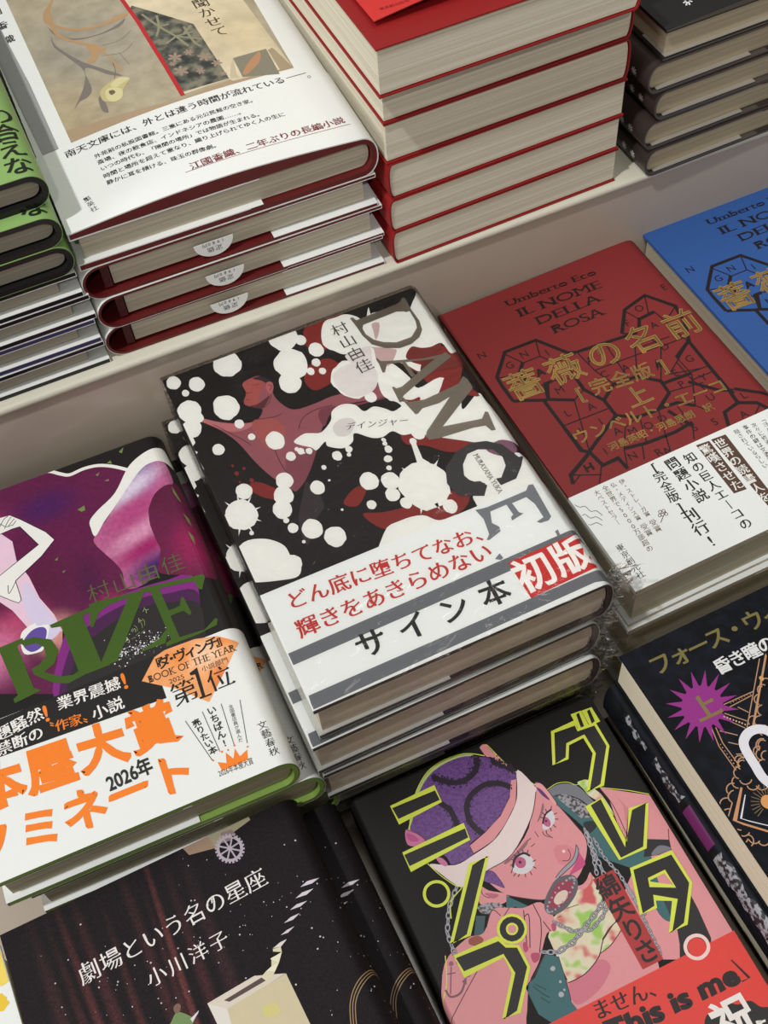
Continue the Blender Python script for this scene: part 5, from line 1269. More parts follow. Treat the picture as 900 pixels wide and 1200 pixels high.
ART['ogawa'] = {
 'illustration': [
  ['P',1,(150,124,104),[(80.3,193.4),(91.9,194.3),(94.5,183.6),(82.9,185.9)]],
  ['P',1,(150,142,116),[(91.9,194.3),(100.8,194.3),(111.6,194.4),(112.4,188.4),(103.4,186.5),(94.5,183.6)]],
  ['P',2,(132,112,112),[(98.7,188.9),(103.3,188.1),(104.4,185.3),(101.6,183.7),(97.6,184.3)]],
  ['O',3,(172,160,172),1.2,[(104.2,178.3),(103.1,176.6),(101.5,175.6),(99.6,175.3),(97.8,175.8),(96.2,177),(95.1,178.8),(94.7,180.9),(95.1,182.9),(96.2,184.6),(97.8,185.7),(99.7,186),(101.6,185.5),(103.2,184.2),(104.3,182.4),(104.6,180.3)],1],
  ['S',3,(172,160,172),0.9,[(104.2,178.3),(105.4,177.7)],0],
  ['S',3,(172,160,172),0.9,[(103.6,177.1),(104.6,176.2)],0],
  ['S',3,(172,160,172),0.9,[(102.6,176.2),(103.4,175.1)],0],
  ['S',3,(172,160,172),0.9,[(101.5,175.6),(102,174.3)],0],
  ['S',3,(172,160,172),0.9,[(100.3,175.3),(100.4,173.9)],0],
  ['S',3,(172,160,172),0.9,[(99,175.4),(98.8,174)],0],
  ['S',3,(172,160,172),0.9,[(97.8,175.8),(97.3,174.6)],0],
  ['S',3,(172,160,172),0.9,[(96.6,176.6),(95.9,175.5)],0],
  ['S',3,(172,160,172),0.9,[(95.7,177.6),(94.7,176.8)],0],
  ['S',3,(172,160,172),0.9,[(95.1,178.8),(93.9,178.4)],0],
  ['S',3,(172,160,172),0.9,[(94.8,180.2),(93.5,180.1)],0],
  ['S',3,(172,160,172),0.9,[(94.8,181.6),(93.5,181.8)],0],
  ['S',3,(172,160,172),0.9,[(95.1,182.9),(93.9,183.5)],0],
  ['S',3,(172,160,172),0.9,[(95.7,184.1),(94.7,185)],0],
  ['S',3,(172,160,172),0.9,[(96.6,185),(95.9,186.2)],0],
  ['S',3,(172,160,172),0.9,[(97.8,185.7),(97.3,187)],0],
  ['S',3,(172,160,172),0.9,[(99,186),(98.9,187.3)],0],
  ['S',3,(172,160,172),0.9,[(100.3,185.9),(100.5,187.3)],0],
  ['S',3,(172,160,172),0.9,[(101.6,185.5),(102.1,186.7)],0],
  ['S',3,(172,160,172),0.9,[(102.7,184.7),(103.5,185.7)],0],
  ['S',3,(172,160,172),0.9,[(103.6,183.6),(104.6,184.4)],0],
  ['S',3,(172,160,172),0.9,[(104.3,182.4),(105.4,182.8)],0],
  ['S',3,(172,160,172),0.9,[(104.6,181),(105.8,181.1)],0],
  ['S',3,(172,160,172),0.9,[(104.6,179.6),(105.8,179.4)],0],
  ['S',3,(172,160,172),0.7,[(99.7,180.6),(103.7,177.4)],0],
  ['S',3,(172,160,172),0.7,[(99.7,180.6),(100.6,175.3)],0],
  ['S',3,(172,160,172),0.7,[(99.7,180.6),(96.9,176.4)],0],
  ['S',3,(172,160,172),0.7,[(99.7,180.6),(94.8,179.9)],0],
  ['S',3,(172,160,172),0.7,[(99.7,180.6),(95.6,183.8)],0],
  ['S',3,(172,160,172),0.7,[(99.7,180.6),(98.7,185.9)],0],
  ['S',3,(172,160,172),0.7,[(99.7,180.6),(102.4,184.9)],0],
  ['S',3,(172,160,172),0.7,[(99.7,180.6),(104.5,181.3)],0],
  ['B',3,(172,160,172),(99.7,180.6,1,1.1,0.02,123)],
  ['P',2,(206,196,206),[(120.2,151.7),(123.8,152.7),(128.9,151.8),(125.3,150.9)]],
  ['P',2,(206,196,206),[(116.5,148.3),(120,149.3),(125,148.7),(121.3,147.6)]],
  ['P',2,(206,196,206),[(112.5,144.9),(116,145.8),(120.5,145.2),(117,144.3)]],
  ['P',2,(206,196,206),[(108.2,141.1),(111.7,142.1),(115.7,141.9),(112.1,140.7)]],
  ['P',2,(206,196,206),[(105.1,137.2),(108.3,138),(111.6,138),(108.2,136.8)]],
  ['P',2,(206,196,206),[(100.4,133.8),(103.6,134.7),(106.7,134.7),(103.3,133.4)]],
  ['S',2,(150,122,84),0.38,[(115.8,90.8),(119.1,99.5),(123.6,105),(129.4,108.2),(134.8,109),(139,107.1),(142.8,102.3)],1],
  ['S',2,(150,122,84),0.38,[(116.7,90.3),(120,98.9),(124,103.8),(129.6,107.1),(134.7,108.1),(138.6,106.3),(142.4,101.5)],1],
  ['S',2,(150,122,84),0.38,[(117.7,89.8),(120.9,98.3),(124.4,102.6),(129.8,106),(134.6,107.2),(138.3,105.5),(142,100.7)],1],
  ['F',1,(190,184,190),[(17.9,151.8),(74,143.6),(139.6,152.6),(133,94.5)],25.3,190,0.13,0.42,124],
  ['P',2,(206,200,168),[(94.4,126.8),(97.5,125.1),(96,123.8),(94.2,122.9),(91.4,123.4),(91.1,125.4)]],
  ['P',2,(222,218,190),[(96.9,127.5),(100.2,127.5),(97.5,125.1),(94.4,126.8)]],
  ['P',2,(206,200,168),[(97.9,130),(100.2,127.5),(96.9,127.5)]],
  ['P',2,(222,218,190),[(97.6,130.5),(102.9,130.8),(100.2,127.5),(97.9,130)]],
  ['P',2,(206,200,168),[(100.1,133.6),(103.3,132.9),(102.9,130.8),(99.7,132.6)]],
  ['P',2,(214,206,196),[(100.1,133.9),(106.6,134.5),(103.3,132.9)]],
  ['P',1,(206,196,182),[(68.3,125.8),(89.2,127.2),(100.8,122.5),(75.2,120),(72.8,121.5)]],
  ['P',2,(78,58,52),[(74.7,123.9),(91.6,125.3),(92.7,123.4),(76.5,122.4)]],
  ['P',1,(196,184,150),[(74.6,120.3),(101.1,122.4),(102.6,91.8),(73,103.6)]],
  ['P',1,(212,208,198),[(68.3,125.8),(74.7,120.3),(73,103.6),(70,105.1)]],
  ['C',2,(200,190,120),[(87.8,114.6),(93.2,113.4),(92.9,109.2),(87.5,110.5)]],
  ['C',1,(104,132,76),[(48.8,123.3),(52.4,125.4),(56.3,128.1),(60.9,123.7),(60.8,121.6),(56.1,119.7)]],
  ['P',2,(206,206,206),[(60.1,123.4),(64.3,124.9),(63.7,124.1),(60.4,121.8)]],
  ['C',2,(112,84,68),[(55.6,130.6),(57.5,131.2),(58.4,129.8),(57.1,127.8),(55.3,128.3)]],
 ],
 'title_lettering': [
  ['T',3,(226,222,218),'劇場という名の星座',(29.2,158.9),(104.3,162.8),9.4,'min','h',0],
  ['T',3,(226,222,218),'小川洋子',(53.6,145),(81.1,146.4),8.2,'min','h',0],
 ],
}
ART['myst'] = {
 'illustration': [
  ['P',3,(142,32,128),[(26.9,148.6),(32.2,143.3),(24.8,146.1)]],
  ['P',3,(142,32,128),[(24.5,145.7),(26.9,138.6),(21.7,144)]],
  ['P',3,(142,32,128),[(21.2,143.8),(20.4,136),(18.1,143.1)]],
  ['P',3,(142,32,128),[(17.6,143),(13.7,135.7),(14.6,143.5)]],
  ['P',3,(142,32,128),[(14.2,143.6),(7.9,137.9),(11.8,145.2)]],
  ['P',3,(142,32,128),[(11.5,145.5),(3.6,142.1),(10,147.9)]],
  ['P',3,(142,32,128),[(9.9,148.3),(1.6,147.9),(9.5,151.2)]],
  ['P',3,(142,32,128),[(9.6,151.6),(2.2,154.3),(10.5,154.6)]],
  ['P',3,(142,32,128),[(10.7,155.1),(5.3,160.4),(12.7,157.7)]],
  ['P',3,(142,32,128),[(13.1,158),(10.6,165.3),(15.9,159.8)]],
  ['P',3,(142,32,128),[(16.4,160),(17.2,168.2),(19.5,160.8)]],
  ['P',3,(142,32,128),[(20,160.8),(24,168.6),(23.1,160.4)]],
  ['P',3,(142,32,128),[(23.5,160.2),(30.1,166.3),(26,158.6)]],
  ['P',3,(142,32,128),[(26.3,158.3),(34.5,161.9),(27.7,155.9)]],
  ['P',3,(142,32,128),[(27.9,155.4),(36.3,155.9),(28.1,152.5)]],
  ['P',3,(142,32,128),[(28.1,152),(35.5,149.4),(27.1,149.1)]],
  ['C',3,(142,32,128),[(26.9,147.6),(24.1,144.7),(20.5,142.9),(16.7,142.5),(13.1,143.5),(10.5,145.7),(9.1,148.8),(9.1,152.5),(10.7,156),(13.4,159),(17.1,160.9),(21,161.4),(24.6,160.4),(27.3,158.1),(28.7,154.9),(28.5,151.2)]],
  ['S',2,(184,140,106),0.45,[(54.9,159.9),(30.3,134.6)],0],
  ['S',2,(184,140,106),0.45,[(58.8,160.6),(32.9,134.1)],0],
  ['S',2,(184,140,106),0.45,[(27.6,148.3),(42.9,147.7)],0],
  ['S',2,(184,140,106),0.45,[(26.9,146.1),(41.2,146.4)],0],
  ['S',2,(184,140,106),0.45,[(23.6,143.1),(29.5,134.6)],0],
  ['S',2,(184,140,106),0.45,[(25.5,144.7),(32.1,137.1)],0],
  ['S',2,(184,140,106),0.45,[(16.7,142),(14.5,132.8),(14.6,120.2)],0],
  ['S',2,(184,140,106),0.45,[(18.3,140.8),(16.8,133.3),(17.1,120.9)],0],
  ['S',2,(184,140,106),0.45,[(32.4,144.5),(35.1,140.2)],0],
  ['S',2,(184,140,106),0.45,[(19.1,132.5),(22.4,129.6)],0],
  ['S',2,(184,140,106),0.45,[(18.9,126.4),(21.3,125.2)],0],
  ['S',2,(184,140,106),0.45,[(18.9,138.7),(24.6,133.4)],0],
  ['S',2,(196,150,90),0.9,[(58.4,160),(33.4,134.3)],0],
  ['B',3,(184,140,106),(30.7,147.5,0.2,0.2,0.02,125)],
  ['B',3,(210,180,150),(24.5,143.3,0.3,0.4,0.02,126)],
  ['B',3,(184,140,106),(15.5,133.1,0.2,0.3,0.02,127)],
  ['B',3,(184,140,106),(32.2,147.5,0.2,0.3,0.02,128)],
  ['B',3,(210,180,150),(25.4,142.3,0.4,0.4,0.02,129)],
  ['B',3,(184,140,106),(15.5,131.5,0.2,0.4,0.02,130)],
  ['B',3,(184,140,106),(33.6,147.4,0.2,0.2,0.02,131)],
  ['B',3,(210,180,150),(26.2,141.3,0.4,0.4,0.02,132)],
  ['B',3,(184,140,106),(15.5,129.8,0.2,0.3,0.02,133)],
  ['B',3,(184,140,106),(35.1,147.3,0.2,0.3,0.02,134)],
  ['B',3,(210,180,150),(27.1,140.2,0.3,0.4,0.02,135)],
  ['B',3,(184,140,106),(15.5,128.2,0.2,0.3,0.02,136)],
  ['B',3,(184,140,106),(36.5,147.3,0.2,0.2,0.02,137)],
  ['B',3,(210,180,150),(27.9,139.2,0.4,0.4,0.02,138)],
  ['B',3,(184,140,106),(15.5,126.6,0.2,0.3,0.02,139)],
  ['B',3,(184,140,106),(38,147.2,0.1,0.3,0.02,140)],
  ['B',3,(210,180,150),(28.8,138.2,0.4,0.4,0.02,141)],
  ['B',3,(184,140,106),(15.5,125,0.3,0.4,0.02,142)],
  ['B',3,(184,140,106),(39.4,147.1,0.2,0.1,0.02,143)],
  ['B',3,(210,180,150),(29.6,137.2,0.4,0.4,0.02,144)],
  ['B',3,(184,140,106),(15.5,123.4,0.3,0.4,0.02,145)],
  ['B',3,(184,140,106),(40.9,147.1,0.2,0.3,0.02,146)],
  ['B',3,(210,180,150),(30.4,136.1,0.3,0.4,0.02,147)],
  ['B',3,(184,140,106),(15.5,121.7,0.2,0.3,0.02,148)],
  ['B',3,(206,158,92),(49.8,151.3,1,1.2,0.02,149)],
  ['S',3,(184,140,106),0.5,[(44.5,145.3),(44.5,146.5),(45,147.6),(46,148.5),(47.3,148.8),(48.5,148.6),(49.3,147.8)],0],
  ['S',3,(184,140,106),0.5,[(41.5,141.2),(40.7,142),(40.5,143.1),(40.9,144.3),(41.9,145.2),(43.1,145.6),(44.4,145.5)],0],
  ['S',3,(184,140,106),0.5,[(39.2,136.5),(38.7,137.3),(38.7,138.4),(39.2,139.5),(40.1,140.3),(41.3,140.6),(42.4,140.5)],0],
  ['S',3,(184,140,106),0.5,[(35,132.8),(34.4,133.7),(34.5,134.9),(35.1,135.9),(36.2,136.7),(37.4,136.9),(38.6,136.6)],0],
  ['S',3,(184,140,106),0.5,[(33.9,128.5),(33.6,129.6),(33.8,130.7),(34.7,131.7),(35.9,132.2),(37.1,132.2),(38.1,131.7)],0],
  ['S',3,(184,140,106),0.5,[(47.5,147.7),(47.6,148.9),(48.4,149.9),(49.6,150.6),(50.9,150.7),(51.9,150.3),(52.5,149.3)],0],
  ['S',3,(184,140,106),0.5,[(32,135.2),(32.1,136.2),(32.6,137.1),(33.5,137.8),(34.6,138.2),(35.7,138),(36.5,137.5)],0],
  ['S',3,(184,140,106),0.5,[(26,122.5),(25.9,123.4),(26.4,124.4),(27.3,125.1),(28.3,125.4),(29.4,125.2),(30.1,124.5)],0],
  ['S',3,(184,140,106),0.5,[(29.5,123.9),(29.4,125),(30,126),(31,126.7),(32.1,126.9),(33.1,126.5),(33.7,125.7)],0],
  ['S',3,(184,140,106),0.5,[(28.2,118.5),(27.7,119.3),(27.7,120.3),(28.2,121.2),(29.2,121.9),(30.2,122.1),(31.2,121.8)],0],
  ['S',3,(184,140,106),0.5,[(16.5,124.1),(17.2,124.9),(18.3,125.4),(19.3,125.4),(20.2,124.9),(20.6,124.1),(20.5,123.1)],0],
  ['S',3,(184,140,106),0.5,[(16.5,119.8),(16.2,120.8),(16.5,121.8),(17.4,122.7),(18.5,123.1),(19.6,122.9),(20.3,122.2)],0],
  ['S',4,(222,222,228),4.2,[(38.5,125.4),(37.2,129.2),(34.1,131.8),(29.4,132.2),(25.2,129.8),(23.6,125.7),(23.1,118.6),(22.7,112.5),(24.2,107.8)],1],
  ['S',3,(196,140,98),0.9,[(12.2,112.8),(1.3,102),(3.7,99.1),(13.9,88.8)],0],
  ['S',3,(222,222,228),0.4,[(11.7,109.4),(4.1,101.6),(6.5,99.1),(15.5,91.1)],0],
  ['S',3,(120,96,70),0.35,[(14.7,100.9),(10.8,99.2)],0],
  ['S',3,(120,96,70),0.35,[(14.5,101.6),(10.4,100.9)],0],
  ['S',3,(120,96,70),0.35,[(14.6,102.5),(10.5,102.6)],0],
  ['S',3,(120,96,70),0.35,[(14.8,103.3),(11,104.4)],0],
  ['S',3,(120,96,70),0.35,[(15.3,104.1),(12,106)],0],
  ['S',3,(120,96,70),0.35,[(16,104.8),(13.4,107.5)],0],
  ['S',3,(120,96,70),0.35,[(16.8,105.3),(15.2,108.6)],0],
  ['S',3,(120,96,70),0.35,[(17.7,105.6),(17.1,109.3)],0],
  ['S',3,(120,96,70),0.35,[(18.6,105.8),(19.1,109.6)],0],
  ['S',3,(120,96,70),0.35,[(19.6,105.7),(21,109.4)],0],
  ['S',3,(120,96,70),0.35,[(20.4,105.4),(22.8,108.8)],0],
  ['S',3,(120,96,70),0.35,[(21.1,104.9),(24.3,107.8)],0],
  ['B',4,(214,150,84),(18.3,102.4,3,3.2,0.02,150)],
  ['S',3,(184,140,106),0.5,[(16.5,120.7),(16.7,122.1),(17.6,123.3),(19,124),(20.6,124),(21.7,123.2),(22.2,122)],0],
  ['S',3,(184,140,106),0.5,[(13.4,116.6),(12.7,117.6),(12.7,118.8),(13.2,120),(14.3,120.9),(15.6,121.3),(16.9,121.1)],0],
  ['S',3,(184,140,106),0.5,[(10.9,113.1),(10.1,113.7),(9.6,114.7),(9.6,115.7),(10.1,116.8),(11,117.6),(12.1,118.1)],0],
  ['S',3,(184,140,106),0.5,[(18.1,113.8),(17.1,113.1),(15.8,112.9),(14.7,113.1),(13.8,113.7),(13.3,114.7),(13.4,115.8)],0],
  ['S',3,(184,140,106),0.5,[(19.4,110.4),(18.4,109.7),(17.1,109.4),(16,109.6),(15.1,110.3),(14.6,111.2),(14.7,112.4)],0],
  ['S',3,(184,140,106),0.5,[(22.4,108.2),(21.3,107.7),(20.2,107.6),(19.2,108),(18.4,108.6),(18.1,109.6),(18.1,110.6)],0],
  ['S',3,(184,140,106),0.5,[(23.8,115.6),(23.6,116.6),(23.9,117.6),(24.7,118.5),(25.7,119.2),(26.8,119.4),(27.9,119.3)],0],
  ['S',3,(184,140,106),0.5,[(28.8,123.2),(28.4,124.4),(28.7,125.7),(29.7,126.8),(31.1,127.5),(32.5,127.5),(33.7,126.8)],0],
  ['S',3,(184,140,106),0.5,[(27,119),(26.2,119.8),(25.9,121),(26.2,122.2),(27.1,123.2),(28.3,123.9),(29.7,124)],0],
  ['S',3,(184,140,106),0.5,[(5.6,113.2),(5.7,114.3),(6.3,115.3),(7.3,116.1),(8.5,116.4),(9.7,116.3),(10.6,115.7)],0],
  ['S',3,(184,140,106),0.5,[(-0.6,109.5),(-0.3,110.5),(0.4,111.4),(1.4,112),(2.5,112.2),(3.5,112),(4.4,111.5)],0],
  ['S',3,(184,140,106),0.5,[(4.8,109.2),(4.4,110.2),(4.5,111.3),(5.1,112.3),(6.2,113),(7.4,113.4),(8.5,113.2)],0],
  ['S',3,(184,140,106),0.5,[(-2.4,106.1),(-1.8,106.9),(-0.9,107.5),(0.1,107.8),(1.1,107.7),(2,107.4),(2.6,106.7)],0],
  ['S',3,(184,140,106),0.5,[(3.7,95),(2.9,94.6),(2,94.5),(1.1,94.6),(0.3,95),(-0.2,95.6),(-0.5,96.3)],0],
  ['S',3,(184,140,106),0.5,[(1.6,93.1),(1.1,92.7),(0.6,92.4),(-0.1,92.3),(-0.7,92.2),(-1.3,92.3),(-1.9,92.5)],0],
  ['S',3,(184,140,106),0.5,[(2.1,94.7),(3,94.1),(3.5,93.2),(3.5,92.1),(3,91.1),(2.1,90.3),(1,89.9)],0],
  ['S',3,(184,140,106),0.5,[(5.4,90.1),(4.4,89.8),(3.5,89.9),(2.6,90.3),(2,90.9),(1.7,91.8),(1.7,92.7)],0],
  ['S',3,(184,140,106),0.5,[(8.3,87.8),(7.3,87.5),(6.4,87.5),(5.5,87.9),(4.9,88.6),(4.6,89.4),(4.7,90.3)],0],
  ['S',3,(184,140,106),0.5,[(-1.9,100),(1.3,97.3)],0],
  ['S',3,(184,140,106),0.5,[(-1.6,103.4),(4.9,109)],0],
  ['P',4,(222,222,228),[(-2.1,77),(3.6,77.1),(-0,69.6),(-1.7,72.9)]],
 ],
 'title_lettering': [
  ['T',5,(116,106,56),'フォース・ウィング',(14.4,178),(93.3,177.1),11.2,'brush','h',0],
 ],
 'subtitle_lettering': [
  ['T',5,(222,222,222),'昏き瞳の',(38.3,164.6),(61.6,164.5),8.4,'brush','h',0],
 ],
 'volume_mark': [
  ['T',5,(128,108,62),'上',(19.7,151),(29.7,151),13,'brush','h',0],
 ],
}
ART['white'] = {
 'painting': [
  ['P',0,'canvas',[(6.4,538.3),(15.4,182.5),(16.7,56.8),(126.5,61.4),(128.6,137),(144.3,402.2)]],
  ['P',1,(168,146,118),[(16.6,66.2),(16.7,56.8),(126.5,61.4),(126.7,68.7),(71.5,59.8)]],
  ['P',1,'cream_wall',[(68.1,149.3),(61.8,303.4),(125.4,273.9),(123.2,124.6),(126.2,62.5),(96.7,62.4),(95.6,64.6),(72.5,62.6)]],
  ['P',2,'tapestry',[(71.1,141.8),(94,113.4),(95.7,64.9),(73.2,64.3),(69.1,139.4)]],
  ['S',3,(178,42,48),2.1,[(61.8,303.4),(68.1,149.3),(70,127.4),(70.7,106.8),(71.6,85.9),(72.2,61.8)],0],
  ['C',3,(150,132,116),[(77.6,91.4),(79.6,89.8),(79.8,88),(78.3,88.8)]],
  ['C',3,(150,132,116),[(77.6,91.4),(77.5,88.7),(76.3,87.8),(76,89.6)]],
  ['C',3,(150,132,116),[(77.6,91.4),(75.6,90.3),(74.1,91.2),(75.3,92.2)]],
  ['C',3,(150,132,116),[(77.6,91.4),(75.6,93),(75.4,94.7),(76.9,93.9)]],
  ['C',3,(150,132,116),[(77.6,91.4),(77.7,94),(78.9,94.9),(79.2,93.2)]],
  ['C',3,(150,132,116),[(77.6,91.4),(79.7,92.4),(81.1,91.6),(79.9,90.6)]],
  ['C',3,(150,132,116),[(77,79.9),(79.3,78.6),(79.7,76.7),(78.1,77.3)]],
  ['C',3,(150,132,116),[(77,79.9),(77.3,77.2),(76.1,76),(75.6,77.8)]],
  ['C',3,(150,132,116),[(77,79.9),(75,78.6),(73.5,79.2),(74.6,80.4)]],
  ['C',3,(150,132,116),[(77,79.9),(74.8,81.4),(74.4,83.2),(76,82.6)]],
  ['C',3,(150,132,116),[(77,79.9),(76.8,82.8),(78,83.9),(78.4,82.1)]],
  ['C',3,(150,132,116),[(77,79.9),(79.1,81.4),(80.6,80.7),(79.5,79.5)]],
  ['C',3,(150,132,116),[(90.6,85.8),(91.4,83.4),(90.7,81.9),(89.8,83.4)]],
  ['C',3,(150,132,116),[(90.6,85.8),(89.1,83.9),(87.6,83.9),(88.3,85.4)]],
  ['C',3,(150,132,116),[(90.6,85.8),(88.2,86.3),(87.4,87.9),(89,87.9)]],
  ['C',3,(150,132,116),[(90.6,85.8),(89.7,88.3),(90.4,89.8),(91.3,88.3)]],
  ['C',3,(150,132,116),[(90.6,85.8),(92,87.8),(93.6,87.8),(92.9,86.2)]],
  ['C',3,(150,132,116),[(90.6,85.8),(92.9,85.3),(93.7,83.8),(92.1,83.8)]],
  ['C',3,(150,132,116),[(94.3,78.6),(95.4,77),(95.1,75.7),(94.2,76.6)]],
  ['C',3,(150,132,116),[(94.3,78.6),(93.6,76.8),(92.4,76.5),(92.7,77.8)]],
  ['C',3,(150,132,116),[(94.3,78.6),(92.5,78.4),(91.6,79.4),(92.8,79.8)]],
  ['C',3,(150,132,116),[(94.3,78.6),(93.2,80.3),(93.5,81.5),(94.4,80.6)]],
  ['C',3,(150,132,116),[(94.3,78.6),(95,80.4),(96.1,80.7),(95.9,79.4)]],
  ['C',3,(150,132,116),[(94.3,78.6),(96.1,78.8),(96.9,77.8),(95.8,77.4)]],
  ['C',3,(150,132,116),[(84.7,92.2),(85.6,93.7),(86.6,93.7),(86.2,92.6)]],
  ['C',3,(150,132,116),[(84.7,92.2),(86.3,92),(86.9,91),(85.8,90.9)]],
  ['C',3,(150,132,116),[(84.7,92.2),(85.4,90.5),(84.9,89.5),(84.3,90.5)]],
  ['C',3,(150,132,116),[(84.7,92.2),(83.8,90.8),(82.7,90.8),(83.1,91.9)]],
  ['C',3,(150,132,116),[(84.7,92.2),(83,92.5),(82.4,93.5),(83.5,93.6)]],
  ['C',3,(150,132,116),[(84.7,92.2),(83.9,93.9),(84.4,95),(85,94)]],
  ['C',3,(150,132,116),[(85.4,75.9),(86,77.5),(87,77.9),(86.8,76.7)]],
  ['C',3,(150,132,116),[(85.4,75.9),(87,76.1),(87.8,75.3),(86.9,74.9)]],
  ['C',3,(150,132,116),[(85.4,75.9),(86.5,74.5),(86.3,73.3),(85.5,74.1)]],
  ['C',3,(150,132,116),[(85.4,75.9),(84.9,74.2),(84,73.9),(84.1,75.1)]],
  ['C',3,(150,132,116),[(85.4,75.9),(83.9,75.6),(83.1,76.5),(84,76.8)]],
  ['C',3,(150,132,116),[(85.4,75.9),(84.4,77.3),(84.6,78.4),(85.4,77.7)]],
  ['C',3,(150,132,116),[(94.3,69.7),(95.2,68.7),(95.1,67.8),(94.4,68.4)]],
  ['C',3,(150,132,116),[(94.3,69.7),(94,68.4),(93.2,68.1),(93.3,69)]],
  ['C',3,(150,132,116),[(94.3,69.7),(93.1,69.4),(92.4,70),(93.2,70.4)]],
  ['C',3,(150,132,116),[(94.3,69.7),(93.4,70.7),(93.5,71.6),(94.2,71.1)]],
  ['C',3,(150,132,116),[(94.3,69.7),(94.7,71),(95.4,71.4),(95.4,70.5)]],
  ['C',3,(150,132,116),[(94.3,69.7),(95.5,70),(96.2,69.4),(95.5,69.1)]],
  ['C',3,(150,132,116),[(75,86.9),(73.7,87),(73.2,87.8),(74,87.9)]],
  ['C',3,(150,132,116),[(75,86.9),(74.3,88.2),(74.6,89),(75.2,88.3)]],
  ['C',3,(150,132,116),[(75,86.9),(75.6,88.1),(76.4,88.1),(76.1,87.3)]],
  ['C',3,(150,132,116),[(75,86.9),(76.2,86.8),(76.8,86),(75.9,85.9)]],
  ['C',3,(150,132,116),[(75,86.9),(75.6,85.6),(75.3,84.8),(74.8,85.5)]],
  ['C',3,(150,132,116),[(75,86.9),(74.4,85.7),(73.6,85.7),(73.8,86.5)]],
  ['S',3,(140,136,112),1.2,[(73.4,132.5),(78.1,118.7),(83.2,107.2)],1],
  ['S',3,(140,136,112),1.2,[(79.7,128.1),(78.1,118.7),(74.6,111.5)],1],
  ['S',3,(140,136,112),1.2,[(83.2,107.2),(92.1,107.5)],1],
  ['S',3,(140,136,112),1.2,[(83.2,107.2),(86.2,97)],1],
  ['S',3,(140,136,112),1.2,[(83.2,107.2),(77.1,103.5)],1],
  ['S',3,(140,136,112),1.2,[(89,113.4),(89.6,99.8),(91.6,94.5)],1],
  ['S',3,(140,136,112),1.2,[(92.6,112.9),(87.1,107.6)],1],
  ['S',3,(140,136,112),1.2,[(78.1,118.7),(83,118.5)],1],
  ['S',3,(140,136,112),1.2,[(83.2,107.2),(94.5,99.7)],1],
  ['P',2,(128,124,108),[(102.5,79.3),(119.6,80.6),(118.6,59.2),(101.8,63.3)]],
  ['C',3,(176,132,98),[(102.8,66.1),(107.5,72.5),(113,77.8),(115.8,79.4),(115.5,76.5),(112.7,71.4),(108,67),(104,64.5)]],
  ['P',2,(160,144,118),[(120,79.3),(122.7,80.5),(126.2,62.5),(119.9,61.2)]],
  ['P',2,(190,178,150),[(99.4,73.8),(102.7,79.9),(100.1,67.2),(100.1,63.5),(96.2,64.7)]],
  ['C',1,(122,114,108),[(28.6,155.5),(29.2,145.6),(35.5,132.8),(46.4,127.6),(57.3,128.9),(65.1,133.2),(60.5,127.9),(47.9,126.7),(36.6,130.1),(29.7,140.5)]],
  ['C',1,(122,114,108),[(28.4,139),(28.7,130.3),(33.3,118.1),(37.8,109.3),(45.2,98.9),(51.2,90.2),(45.6,94.2),(38.3,104.6),(35.8,101.7),(35.6,88.8),(32.4,83.7),(27.9,82.4),(24.4,79),(32,91.1),(35.7,103.2),(31.5,117.8),(27.6,129.5)]],
  ['C',2,(176,142,102),[(37.4,168.5),(31.7,162.3),(28.8,156.2),(29.5,148.5),(31.7,151.8),(31.1,156.3),(34.2,161.5)]],
  ['C',2,(176,142,102),[(29.4,153.4),(36.2,141.8),(45.2,136.1),(53.7,134.9),(63.2,137.4),(67.5,136.3),(63.9,133.8),(53.1,132.9),(44.7,134.1),(35.6,139.8),(29.9,148.3)]],
  ['C',2,(176,142,102),[(33.1,160.6),(32.5,151.3),(32.3,138.8),(38,128.9),(46,120.1),(49.6,114.1),(47,114.2),(42.7,120.6),(34.8,130.2),(30.8,138.2),(30.2,149.6)]],
  ['C',2,(176,142,102),[(42.1,121.7),(46,120.1),(45.5,112.1),(42.4,107.2),(38.6,108.8),(42.2,112.6)]],
  ['C',2,(176,142,102),[(45.5,118.1),(48.8,111.6),(50.7,103),(52.6,93.7),(50.6,97.1),(49.2,106.8),(46.2,114.6)]],
  ['S',2,(120,100,76),0.35,[(49.9,101.9),(48.8,93.7),(44.5,84.8)],1],
  ['S',2,(140,120,92),0.3,[(48.8,117.6),(57.4,117.2),(64.9,122.3)],1],
  ['S',2,(140,120,92),0.3,[(46.6,109.9),(56.2,107.2),(62.7,111.9)],1],
  ['S',2,(122,114,108),0.3,[(54.7,108.1),(56.5,96.6)],0],
  ['C',2,(190,178,128),[(38.5,84.2),(43.8,88.1),(49.4,89.8),(53.9,86.4),(50.6,82.6),(47.8,78.6),(44.6,73.4),(40,74.8),(37.8,77.5)]],
  ['C',3,(206,198,150),[(44.2,86.4),(49.2,89.2),(53.5,86.4),(49.6,84.6),(45.8,83.3)]],
  ['C',3,(206,198,150),[(41.3,83.8),(45.1,83.7),(48.1,79.8),(46,74),(41.4,73.9),(39.8,78.4)]],
  ['C',4,(110,98,76),[(42.1,82),(44.2,82.1),(44.7,79.7),(42.4,78.9)]],
  ['C',1,(122,114,108),[(36.4,79.8),(38.9,81.1),(38.6,75.7),(37.9,67.7),(35.5,70.6)]],
 ],
 'title_lettering': [
  ['T',4,(70,62,52),'聞かせて',(102.8,129),(103.7,102.5),8.84,'min','v',0],
 ],
 'author_name': [
  ['T',2,(60,58,56),'江國香織',(7.9,187.8),(8.5,148.9),7,'minb','v',0],
 ],
 'band_lettering': [
